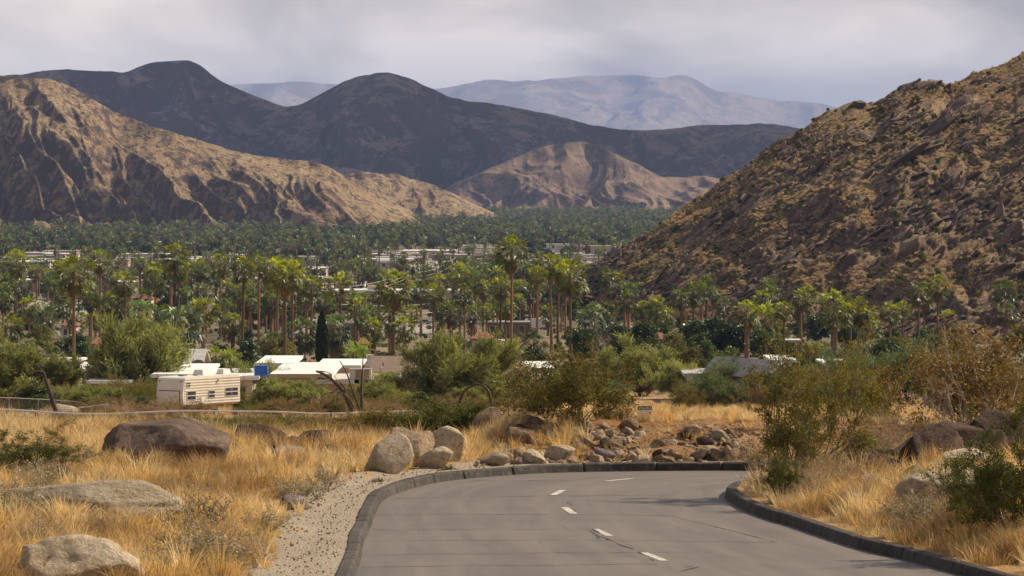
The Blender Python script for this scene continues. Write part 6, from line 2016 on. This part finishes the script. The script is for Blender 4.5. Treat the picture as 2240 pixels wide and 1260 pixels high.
for a in [("dark car in the lot near the feather palm", 121, 673, ck_, .3, 'car'), ("white car behind the dark one in the left lot", 96, 655, cw_, .2, 'car'), ("silver car in the left lot beside the dark palm trunk", 168, 660, cs_, 1.3, 'car'),
          ("dark car right of the dark palm trunk", 172, 682, ck_, 1.4, 'car'), ("white car at the left lot's near corner", 60, 690, cw_, .1, 'car'), ("white motorhome in front of the brown building", 706, 724, cw_, .1, 'van'),
          ("white motorhome right of the rough curved palm", 792, 728, cw_, .3, 'van'), ("silver car before the brown building's middle", 925, 710, cs_, .2, 'car'), ("white car before the brown building's middle", 908, 716, cw_, .4, 'car'),
          ("white motorhome left of the tallest palm's trunk", 1034, 702, cw_, .1, 'van'), ("white van right of the tallest palm's trunk", 1172, 722, cw_, .2, 'van'), ("white car far left behind the second palm row", 55, 645, cw_, .2, 'car')]:
    car(*a)

# ------------------------------------------------------------------ travel trailer
gT = Vector((ray(402, 890)[0] * 338, 338, 0)); gT.z = float(gz(gT.x, gT.y)[0])
zT = at(402, 886, 338).z
t = thing("travel_trailer", "old white and cream travel trailer with horizontal ribbed side", "trailer", (gT.x, gT.y, gT.z), R(-33))
m_trail = surf("aged_white_aluminium", (.74, .70, .62), (.66, .61, .52), .8, .5, spec=.4)
m_trail2 = surf("cream_aluminium", (.62, .54, .42), (.52, .44, .33), .8, .5, spec=.4)
z0 = zT - gT.z; HB_ = 2.05
# local frame: x across the front end (toward the left), y along the body away from the camera
Wt, Lt = 2.45, 7.0
prof = [(0.0, z0), (-.10, z0 + .7), (0.02, z0 + HB_ - .35), (.12, z0 + HB_ - .1), (.35, z0 + HB_), (Lt - .2, z0 + HB_ + .02), (Lt, z0 + HB_ - .2), (Lt, z0)]
k = len(prof)
mb = MB(); mb.add([(-Wt, a, b) for a, b in prof] + [(0, a, b) for a, b in prof], [(i, i + k, (i + 1) % k + k, (i + 1) % k) for i in range(k)], [(0, i, i + 1) for i in range(1, k - 1)] + [(k, k + i + 1, k + i) for i in range(1, k - 1)])
body = mb.build("body", m_trail, t)
for i in range(9):
    zz = z0 + .12 + i * .205
    MB().add([(.004, .1, zz), (.004, Lt - .05, zz), (.03, Lt - .05, zz + .1), (.03, .1, zz + .1), (.004, Lt - .05, zz + .195), (.004, .1, zz + .195)], [(0, 1, 2, 3), (3, 2, 4, 5)]).build("rib", m_trail2, body)
def tr_win(y0, y1, a, b, bars):
    w_ = MB().box(.02, .055, y0, y1, z0 + a, z0 + b).build("window", m_frame, t)
    n_ = bars
    for i in range(n_):
        q0, q1 = y0 + .05 + (y1 - y0 - .05) * i / n_, y0 + (y1 - y0 - .05) * (i + 1) / n_
        for j in (0, 1):
            hz = (b - a) / 2
            MB().box(.05, .062, q0, q1, z0 + a + .05 + hz * j, z0 + a + hz * (j + 1) - .03).build("pane", m_glass, w_)
tr_win(.35, 1.45, .32, 1.0, 1); tr_win(3.0, 3.8, .4, .95, 1); tr_win(5.1, 6.7, .45, 1.1, 2); tr_win(.3, .8, 1.3, 1.68, 1)
fw = MB().box(-Wt + .25, -.35, -.13, -.07, z0 + .12, z0 + 1.0).build("front_panel", m_trail, t)
MB().box(-Wt + .22, -.32, -.12, -.06, z0 + 1.0, z0 + 1.05).build("panel_trim", m_tar, fw)
MB().box(-.36, -.30, -.12, -.06, z0 + .12, z0 + 1.0).build("panel_trim", m_tar, fw)
for xx in (-Wt + .2, -.25):
    MB().box(xx - .06, xx + .06, -.02, .06, z0 + HB_ - .36, z0 + HB_ - .28).build("marker_lamp", m_tile, t)
MB().box(.02, .06, 2.1, 2.75, z0 - .1, z0 + .45).build("hatch", m_trail, t)
MB().box(.01, .07, .4, 6.6, z0 - .14, z0 - .02).build("skirt_trim", m_tile, t)
ac = MB().box(-1.7, -.7, 3.3, 4.6, z0 + HB_ + .02, z0 + HB_ + .42, .12).build("roof_air_conditioner", m_trail, t)
MB().box(-1.2, -.5, 5.6, 6.6, z0 + HB_ + .02, z0 + HB_ + .4, .1).build("roof_vent_cover", m_trail, t)
MB().box(-1.6, -1.1, 1.4, 1.9, z0 + HB_ + .01, z0 + HB_ + .1).build("roof_vent", m_tan, t)
MB().box(-.9, -.5, 2.4, 2.8, z0 + HB_ + .01, z0 + HB_ + .09).build("roof_vent", m_metal, t)
MB().tube([(.06, 4.2, z0 + 1.72), (.16, 4.2, z0 + 1.74)], .08, 8).build("porch_lamp", m_frame, t)
for yy in (3.1, 4.1):
    for xx in (-.25, -Wt + .05):
        w_ = MB().tube([(xx, yy, .34), (xx + .2, yy, .34)], .34, 14).build("wheel", m_tyre, t)
        MB().tube([(xx + .2, yy, .34), (xx + .22, yy, .34)], .18, 8).build("rim", m_metal, w_)
MB().tube([(-Wt / 2 - .6, 0, z0 - .1), (-Wt / 2, -1.3, z0 - .15), (-Wt / 2 + .6, 0, z0 - .1)], .06, 6).build("drawbar", m_tar, t)
MB().box(-Wt + .1, -.1, .2, Lt - .2, z0 - .16, z0 - .004).build("chassis", m_tar, t)

# ------------------------------------------------------------------ notice board
yS = 196.0
pS = at(1395, 922, yS)
gS = float(gz(pS.x, yS)[0])
t = thing("notice_board", "white notice board with green heading reading AVAILABLE in the golden grass", "sign", (pS.x, yS, gS - .1))
sw, sh = 30.5 * yS / F, 33.5 * yS / F
bz = pS.z - gS + .1
m_signw = surf("white_sign_board", (.66, .64, .58), (.60, .58, .52), 4, .6)
m_signg = surf("dark_green_sign", (.008, .05, .022), (.012, .06, .03), 4, .6)
MB().box(0, sw, 0, .02, bz, bz + sh).build("board", m_signw, t)
MB().box(-.004, sw + .004, -.006, -.001, bz + sh * .76, bz + sh + .006).build("heading", m_signg, t)
MB().box(.02, sw - .02, -.006, -.001, bz - .01, bz + .03).build("footer", m_signg, t)
for xx in (.02, sw - .05):
    MB().box(xx, xx + .04, .022, .06, 0, bz + sh).build("post", m_signg, t)
def text(s_, size, x_, z_, mat, parent, w=None):
    c = bpy.data.curves.new("lettering", 'FONT')
    c.body = s_; c.size = size; c.extrude = .001
    c.materials.append(mat)
    o = bpy.data.objects.new("lettering", c)
    COL.objects.link(o)
    o.parent = parent; o.location = (x_, -.009, z_); o.rotation_euler = (math.pi / 2, 0, 0)
    if w:
        bpy.context.view_layer.update()
        o.scale = (w / max(o.dimensions.x, 1e-3), 1, 1)
    bpy.context.view_layer.update()
    me_ = bpy.data.meshes.new_from_object(o.evaluated_get(bpy.context.evaluated_depsgraph_get()))
    mo = obj("lettering", me_, parent, o.location.copy(), o.rotation_euler.copy(), o.scale.copy())
    bpy.data.objects.remove(o)
    return mo
m_txtw = surf("white_lettering", (.8, .8, .76), (.76, .76, .72), 3, .6)
m_txtk = surf("dark_lettering", (.06, .06, .07), (.08, .08, .09), 3, .6)
text("AVAILABLE", .15, .03, bz + sh * .81, m_txtw, t, sw - .06)
for k_ in range(6):   # a dark line of figures too blurred to read
    MB().box(sw * (.30 + .08 * k_), sw * (.36 + .08 * k_), -.004, -.001, bz + sh * .38, bz + sh * .45).build("text_block", m_txtk, t)
for k_, (a, b) in enumerate(((.16, .55), (.14, .6), (.18, .5), (.15, .55))):
    MB().box(sw * a, sw * (a + b), -.004, -.001, bz + sh * (.70 - .055 * k_), bz + sh * (.715 - .055 * k_)).build("text_line", m_metal, t)
MB().tube([(sw * .86, -.008, bz + sh * .56), (sw * .86, -.001, bz + sh * .56)], .055, 6).build("red_badge", m_tile, t)
for a, b in ((.3, .55), (.6, .75)):
    MB().box(sw * a, sw * b, -.004, -.001, bz + sh * .16, bz + sh * .2).build("text_line", m_metal, t)

# ------------------------------------------------------------------ wire fences
m_wire, n, l, bs = new_mat("chain_link")
bs.inputs['Base Color'].default_value = (.34, .33, .31, 1); bs.inputs['Roughness'].default_value = .5; bs.inputs['Metallic'].default_value = .5
tc_ = n.new('ShaderNodeTexCoord').outputs['Object']
sp = n.new('ShaderNodeSeparateXYZ'); l.new(tc_, sp.inputs[0])
def wires(sgn):
    a = n.new('ShaderNodeMath'); a.operation = 'ADD' if sgn > 0 else 'SUBTRACT'
    l.new(sp.outputs['X'], a.inputs[0]); l.new(sp.outputs['Z'], a.inputs[1])
    b = n.new('ShaderNodeMath'); b.operation = 'MULTIPLY'; b.inputs[1].default_value = 1 / .075; l.new(a.outputs[0], b.inputs[0])
    c = n.new('ShaderNodeMath'); c.operation = 'FRACT'; l.new(b.outputs[0], c.inputs[0])
    d = n.new('ShaderNodeMath'); d.operation = 'LESS_THAN'; d.inputs[1].default_value = .09; l.new(c.outputs[0], d.inputs[0])
    return d.outputs[0]
mxw = n.new('ShaderNodeMath'); mxw.operation = 'MAXIMUM'; l.new(wires(1), mxw.inputs[0]); l.new(wires(-1), mxw.inputs[1])
l.new(mxw.outputs[0], bs.inputs['Alpha'])

def fence(label, pts, y, post_every, posth, railr, group=None, yfun=None):
    P = []
    for a, b in pts:
        yy = yfun(a) if yfun else y
        P.append(at(a, b, yy))
    t = thing("wire_fence", label, "fence", tuple(P[0]))
    P0 = P[0]
    L_ = [p_ - P0 for p_ in P]
    MB().tube(L_, railr, 6).build("top_rail", m_rail, t)
    for i in range(0, len(P), post_every):
        g = float(gz(P[i].x, P[i].y)[0]) - P0.z - .15
        lean = random.uniform(-.12, .18)
        foot_z = max(g, L_[i].z - posth)
        MB().tube([L_[i] + Vector((0, .05, .03)), Vector((L_[i].x + lean, L_[i].y + .05, foot_z))], railr * .95, 6).build("post", m_metal, t)
    for i in range(len(P) - 1):
        a, b = L_[i], L_[i + 1]
        za = max(float(gz(P[i].x, P[i].y)[0]) - P0.z, a.z - posth); zb = max(float(gz(P[i + 1].x, P[i + 1].y)[0]) - P0.z, b.z - posth)
        MB().add([a, b, (b.x, b.y, zb), (a.x, a.y, za)], [(0, 1, 2, 3)]).build("wire_mesh", m_wire, t)
    return t
fence("sagging wire fence with bright top rail across the left", [(-70, 892), (-20, 894), (12, 895.5), (60, 898), (100, 901), (150, 904), (190, 905), (240, 905), (290, 903), (340, 900.5), (400, 898.6), (460, 899), (520, 899.5), (560, 899.8), (620, 901), (680, 904), (720, 904.5), (770, 903), (820, 900.5), (870, 899.5), (930, 899)], 290, 2, 1.7, .06)
fence("dull wire fence farther back at the left edge", [(-60, 868), (20, 870), (84, 873), (133, 876), (175, 879), (186, 886)], 345, 1, 1.8, .032)
fence("short wire gate with bright rail at the fence corner", [(166, 892.5), (200, 889), (235, 884)], 312, 1, 1.6, .05)
fence("wire fence before the carport slab at the centre", [(684, 856.5), (705, 852), (730, 849.5), (760, 847.8), (790, 846.6), (813, 846.2), (836, 849.5), (850, 852), (881, 853.5), (915, 854.2), (946, 854.8)], 420, 2, 1.6, .045)
# blue notice on the pale boulder and white tag on the fence
p_ = at(117, 915, 296)
o = thing("notice", "small blue notice in front of the pale boulder on the left", "sign", tuple(p_))
MB().box(-.16, .16, 0, .02, -.2, .2).build("plate", m_blue, o)
MB().add([(.0, -.004, .12), (.035, -.004, .035), (.12, -.004, 0), (.035, -.004, -.035), (0, -.004, -.12), (-.035, -.004, -.035), (-.12, -.004, 0), (-.035, -.004, .035)], (), [(0, 7, 1), (1, 3, 2), (3, 5, 4), (5, 7, 6), (1, 7, 3), (3, 7, 5)]).build("emblem", m_txtw, o)
MB().box(-.02, .02, .022, .05, float(gz(p_.x, 296)[0]) - p_.z - .1, .18).build("post", m_metal, o)
p_ = at(730, 911, 289)
tag(MB().box(-.11, .11, 0, .03, -.12, .12, .01).build("fence_tag", m_white, loc=tuple(p_)), "small white tag hanging on the sagging fence", "tag")

# ------------------------------------------------------------------ roof gear and yard things
def box_thing(name, label, cat, px_, row_, w, h, y_, mat, parts=None, dp=None):
    b = at(px_, row_, y_); s_ = y_ / F
    t = thing(name, label, cat, tuple(b))
    W_, H_ = w * s_, h * s_; D_ = dp or W_ * .8
    return t, W_, H_, D_
yC = 520.0
t, W_, H_, D_ = box_thing("rooftop_cooler", "boxy tan rooftop cooler on legs above the pale carport", "cooler", 785, 838, 48, 27, solve_y(838, 2.5) - 3, None)
t.location.y += 4
lg = H_ * .14
MB().box(-W_ / 2, W_ / 2, 0, D_, lg, H_ * .96, .01).build("housing", surf("cooler_tan", (.55, .48, .38), (.48, .41, .32), 2, .7), t)
MB().box(-W_ / 2 - .05, W_ / 2 + .05, -.05, D_ + .05, H_ * .96 + .002, H_).build("lid", m_metal, t)
for x0, x1 in ((-.22, .12), (.18, .40)):
    g_ = MB().box(W_ * x0, W_ * x1, -.03, -.004, lg + .1, H_ * .9).build("grille", m_brownw, t)
    for k_ in range(5):
        zz = lg + .15 + (H_ * .75 - lg) * k_ / 5
        MB().box(W_ * x0 + .02, W_ * x1 - .02, -.05, -.032, zz, zz + .05).build("slat", m_tanw, g_)
for xx in (-W_ / 2 + .03, W_ / 2 - .08):
    for yy in (.03, D_ - .08):
        MB().box(xx, xx + .05, yy, yy + .05, -.3, lg).build("leg", m_tar, t)
t, W_, H_, D_ = box_thing("water_tank", "bright blue plastic tank on the white roof", "tank", 571, 818, 30, 18, solve_y(818, 3.2) + 2, None)
MB().box(-W_ / 2, W_ / 2, 0, D_, -.4, H_ * .92, .03).build("body", m_blue, t)
MB().box(-W_ / 2 - .04, W_ / 2 + .04, -.04, D_ + .04, H_ * .92, H_, .02).build("rim", m_blue, t)
MB().box(-W_ * .05, W_ * .3, -.06, -.005, H_ * .3, H_ * .85).build("fold", m_blue, t)
for lab, px_, row_, w, h, yy in (("boxy white cooler on the left white roof", 143, 811, 15, 14, 575), ("white chimney block left of the brown gable roof", 810, 789, 14, 13, 640), ("yellow crate-like box on the roof behind the brown gable", 896, 789, 16, 11, 640), ("low tan cooler box behind the trio palm trunk", 640, 794, 24, 12, 620), ("white cooler box behind the cypress", 744, 798, 15, 12, 625)):
    t, W_, H_, D_ = box_thing("roof_box", lab, "roof box", px_, row_, w, h, yy, None)
    mt = m_lwood if "yellow" in lab else m_tanw if "tan" in lab else m_white
    MB().box(-W_ / 2, W_ / 2, 0, D_, -1.0, H_ * .94).build("housing", mt, t)
    MB().box(-W_ / 2 - .05, W_ / 2 + .05, -.05, D_ + .05, H_ * .94 + .002, H_).build("lid", mt, t)
    for k_ in range(3):
        MB().box(-W_ * .35, W_ * .35, -.03, -.003, H_ * (.2 + .22 * k_), H_ * (.3 + .22 * k_)).build("louvre", m_metal, t)
yR = solve_y(821, 2.9)
for lab, px_, row_, h, r0 in (("tall silver vent near the left end of the brown roof", 832, 815, 14, .13), ("thin black vent pipe on the brown roof", 838, 803, 10, .06), ("silver vent on the ridge of the brown roof, left", 883, 799, 10, .16), ("silver vent on the ridge of the brown roof, middle", 907, 800, 7, .14), ("small silver vent on the brown roof ridge, right", 922, 801, 5, .12), ("thin black pipe on the brown roof right of the feathery tree", 1088, 815, 9, .06)):
    yy = yR + 5.5 * (821 - row_) / 27.0 + .3
    b = at(px_, row_, yy); s_ = yy / F
    t = thing("roof_vent", lab, "vent", tuple(b))
    MB().tube([(0, 0, -.5), (0, 0, h * s_ * .8)], r0 * .7, 8).build("pipe", m_metal if "silver" in lab else m_tar, t)
    MB().tube([(0, 0, h * s_ * .75), (0, 0, h * s_)], [r0 * 1.2, r0 * .9], 8).build("cap", m_metal if "silver" in lab else m_tar, t)
# satellite dish
p_ = at(434, 800, 545)
t = thing("satellite_dish", "dark grey satellite dish on the roof behind the trailer", "dish", tuple(p_))
dv = []
for i in range(6):
    rr = .55 * i / 5
    for k_ in range(16):
        a = k_ * 2 * math.pi / 16
        dv.append((rr * math.cos(a) * 1.5, -.3 + .45 * (rr / .55) ** 2 * -.4 + rr * math.sin(a) * .3, .2 + rr * math.sin(a)))
MB().add(dv, [(i * 16 + k_, i * 16 + (k_ + 1) % 16, (i + 1) * 16 + (k_ + 1) % 16, (i + 1) * 16 + k_) for i in range(5) for k_ in range(16)]).build("reflector", surf("grey_dish", (.16, .155, .15), (.2, .19, .18), 2, .6), t)
MB().tube([(0, 0, .2), (0, .1, -.9)], .05, 6).build("mast", m_metal, t)
MB().tube([(0, -.35, -.3), (0, -.9, .15)], .03, 6).build("feed_arm", m_metal, t)
# yard lamp post near the left houses
p_ = hit(173, 868)
t = thing("yard_lamp", "slim yard lamp post in front of the left white house", "lamp", tuple(p_))
hL = 47 * p_.y / F
MB().tube([(0, 0, 0), (0, 0, hL)], .04, 6).build("pole", m_metal, t)
MB().tube([(.12, 0, hL - .1), (.12, 0, hL + .28)], [.2, .16], 8).build("lamp_head", m_brownw, t)

# ------------------------------------------------------------------ bare dead trees
def limb(root, name, pix, y, r0, r1):
    P = [at(a, b, y + dy) - Vector(root.location) for a, b, dy in pix]
    n_ = len(P)
    # smooth through the points
    Q = []
    for i in range(n_ - 1):
        for k_ in range(4):
            tt_ = k_ / 4
            p0, p1, p2, p3 = P[max(i - 1, 0)], P[i], P[i + 1], P[min(i + 2, n_ - 1)]
            Q.append(.5 * (2 * p1 + (p2 - p0) * tt_ + (2 * p0 - 5 * p1 + 4 * p2 - p3) * tt_ ** 2 + (3 * p1 - p0 - 3 * p2 + p3) * tt_ ** 3))
    Q.append(P[-1])
    rr = [r0 + (r1 - r0) * (i / (len(Q) - 1)) * random.uniform(.85, 1.1) for i in range(len(Q))]
    o = MB().tube(Q, rr, 7).build(name, m_deadwood, root)
    for f_ in o.data.polygons: f_.use_smooth = True
    return o
yD = 300.0
b = at(128, 928, yD)
t = thing("dead_tree", "bare leaning dead trunk with hooked top at the left fence", "tree", tuple(b))
tr = limb(t, "trunk", [(130, 932, 0), (124, 905, 0), (116, 880, 0), (108, 855, 0), (100, 832, 0), (95, 814, 0)], yD, .19, .10)
for q in ([(96, 815, 0), (84, 802, .3), (74, 795, .5), (60, 794, .6)], [(94, 813, 0), (80, 812, -.3), (71, 818, -.5), (70, 832, -.5), (78, 848, -.4)], [(95, 815, 0), (88, 818, 0), (84, 827, .1)], [(84, 802, .3), (76, 799, .4), (62, 801, .4)], [(113, 868, 0), (119, 870, -.3), (122, 880, -.3)], [(104, 845, 0), (112, 838, .2), (118, 826, .3)]):
    limb(t, "branch", q, yD, .055, .015)
yD = 318.0
b = at(776, 915, yD)
t = thing("dead_tree", "bare dark dead tree with long arching limbs left of centre", "tree", tuple(b))
for q, r0, r1 in (
    ([(774, 915, 0), (762, 880, 0), (748, 855, .3), (728, 832, .5), (708, 818, .6), (692, 812, .8)], .30, .09),
    ([(790, 905, 0), (778, 872, -.3), (768, 845, -.4), (758, 815, -.5), (744, 790, -.5)], .16, .04),
    ([(792, 905, 0), (791, 870, 0), (791, 840, .1), (793, 810, .2), (794, 785, .2)], .2, .05),
    ([(776, 895, 0), (758, 868, -.6), (742, 858, -.8), (728, 858, -1), (712, 862, -1), (702, 870, -1)], .1, .03),
    ([(764, 880, 0), (757, 862, .2), (752, 845, .3), (742, 836, .4)], .17, .05),
    ([(741, 858, -.6), (736, 875, -.9), (738, 892, -1), (735, 905, -1)], .05, .02),
    ([(740, 850, .3), (728, 858, .4), (718, 868, .5)], .06, .02),
    ([(694, 812, .8), (710, 813, .9), (724, 817, 1)], .07, .04),
    ([(758, 815, -.5), (748, 812, -.4), (738, 806, -.2)], .035, .012),
    ([(728, 832, .5), (716, 834, .7), (700, 842, .9)], .05, .012),
    ([(705, 817, .6), (698, 826, .8), (686, 830, .8)], .035, .012),
    ([(748, 855, .3), (738, 862, .2), (722, 882, .2), (708, 888, .2)], .06, .012),
    ([(740, 846, .3), (736, 830, .1), (728, 815, 0)], .05, .015),
    ([(772, 872, -.3), (782, 855, -.5), (786, 838, -.6)], .04, .012)):
    limb(t, "limb", q, yD, r0 * .58, r1 * .7)
yD = 330.0
b = at(1076, 898, yD)
t = thing("dead_tree", "dead limb bent over in an arch right of the feathery tree", "tree", tuple(b))
limb(t, "limb", [(1076, 900, 0), (1073, 872, 0), (1066, 853, 0), (1052, 842, 0), (1038, 842, .2), (1024, 850, .3)], yD, .13, .05)
limb(t, "limb", [(1045, 841, 0), (1038, 834, .2), (1030, 838, .2)], yD, .06, .02)
limb(t, "limb", [(1004, 885, .5), (1008, 872, .3), (1016, 855, .2), (1028, 846, .1)], yD, .14, .06)

# ------------------------------------------------------------------ cypress
g = hit(704, 803)
hC = (803 - 682) * g.y / F; wC = 25 * g.y / F
rg = np.random.default_rng(95)
n_ = 5200
zz = rg.uniform(0.03, 1, n_) ** .9
prof_ = np.interp(zz, [0, .08, .3, .6, .85, 1], [.30, .44, .5, .46, .28, .03]) * (1 + .10 * (noise2(zz * 14, zz * 0, 3) - .5))
aa = rg.uniform(0, 6.28, n_); rr = prof_ * rg.uniform(.55, 1.0, n_) ** .5 * (1 + .16 * np.sin(aa * 5 + zz * 20))
C = np.stack([np.cos(aa) * rr * wC, np.sin(aa) * rr * wC, zz * hC], -1)
D = np.stack([np.cos(aa) * .35, np.sin(aa) * .35, np.ones(n_)], -1) + rg.normal(size=(n_, 3)) * .25
lv, lf = cards(C, D, .55, .2, rg)
t = thing("cypress", "slender dark column cypress left of centre", "tree", tuple(g))
lm = mesh_np("crown", lv, lf, [m_cyp]); set_tint(lm, rg.uniform(.6, 1.4, n_))
obj("crown", lm, t)
MB().tube([(0, 0, -.2), (0, 0, hC * .5), (0, 0, hC * .9)], [.22, .15, .03], 8).build("trunk", m_bark, t)

# ------------------------------------------------------------------ flowering shrubs
def flowers(label, px_, base, w, top, mat):
    g_ = hit(px_, base); s_ = g_.y / F
    t_ = bush("flowering_shrub", P_tree, 1, label, "bush", g_, w * s_, (base - top) * s_, None, ("branches", "foliage"))
    rg_ = np.random.default_rng(int(px_)); n2 = 420
    C_ = unit(rg_.normal(size=(n2, 3))) * .42 * rg_.uniform(.8, 1.08, (n2, 1)) + np.array([.1, -.05, .58])
    keep_ = noise3(C_, 4, 3, 2) > -.06
    v_, f_ = cards(C_[keep_], rg_.normal(size=(int(keep_.sum()), 3)), .1, .09, rg_)
    lm_ = mesh_np("blossom", v_, f_, [mat]); set_tint(lm_, rg_.uniform(.8, 1.2, len(f_)))
    obj("blossom", lm_, t_)
flowers("pink flowering shrub on the white roof line left of the cypress", 684, 822, 44, 790, m_pink)
flowers("red flowering shrub below the grey gable house", 1706, 858, 56, 826, m_red)

# ------------------------------------------------------------------ utility poles and wires
m_cable = surf("pale_cable", (.55, .52, .47), (.6, .57, .52), 1, .5)
def pole(label, px_, top, y_):
    x_ = ray(px_, top)[0] * y_; g_ = float(gz(x_, y_)[0])
    t_ = thing("utility_pole", label, "pole", (x_, y_, g_ - .2))
    H_ = at(px_, top, y_).z - g_ + .2
    MB().tube([(0, 0, 0), (0, 0, H_)], [.2, .13], 8).build("mast", m_deadwood, t_)
    ca = MB().box(-1.3, 1.3, -.08, .08, H_ - 1.0, H_ - .82).build("crossarm", m_deadwood, t_)
    for xx in (-1.2, -.4, .4, 1.2):
        MB().tube([(xx, 0, H_ - .82), (xx, 0, H_ - .6)], .06, 6).build("insulator", m_white, ca)
pole("wooden utility pole behind the brown building", 888, 592, 1580)
pole("wooden utility pole right of the brown building's roof", 1004, 560, 1950)
pole("wooden utility pole left of the brown building", 700, 626, 1320)
def wire(label, a, b, sag, ya, yb, grp):
    A, B = at(*a, ya), at(*b, yb)
    P = [A + (B - A) * (k_ / 16) - Vector((0, 0, sag * 4 * (k_ / 16) * (1 - k_ / 16))) for k_ in range(17)]
    o_ = MB().tube([p_ - A for p_ in P], .055, 4).build("overhead_wire", m_cable, loc=tuple(A))
    tag(o_, label, "wire", grp)
for k_ in range(3):
    wire(("top", "middle", "lowest")[k_] + " overhead wire between the two poles right of centre", (1004 - 8 + 6 * k_, 563 + 9 * k_), (890, 594 + 9 * k_), 2.2, 1950, 1580, "overhead wires, upper span")
    wire(("top", "middle", "lowest")[k_] + " overhead wire in the span left of the pole behind the brown building", (888, 596 + 7 * k_), (700 + 3 * k_, 628 + 8 * k_), 1.6, 1580, 1320, "overhead wires, middle span")
wire("bright low wire across the front of the brown building, upper", (1030, 652), (728, 664), 1.2, 1200, 1120, "low wires before the brown building")
wire("bright low wire across the front of the brown building, lower", (1040, 668), (760, 676), 1.6, 1160, 1100, "low wires before the brown building")

settle_labels()
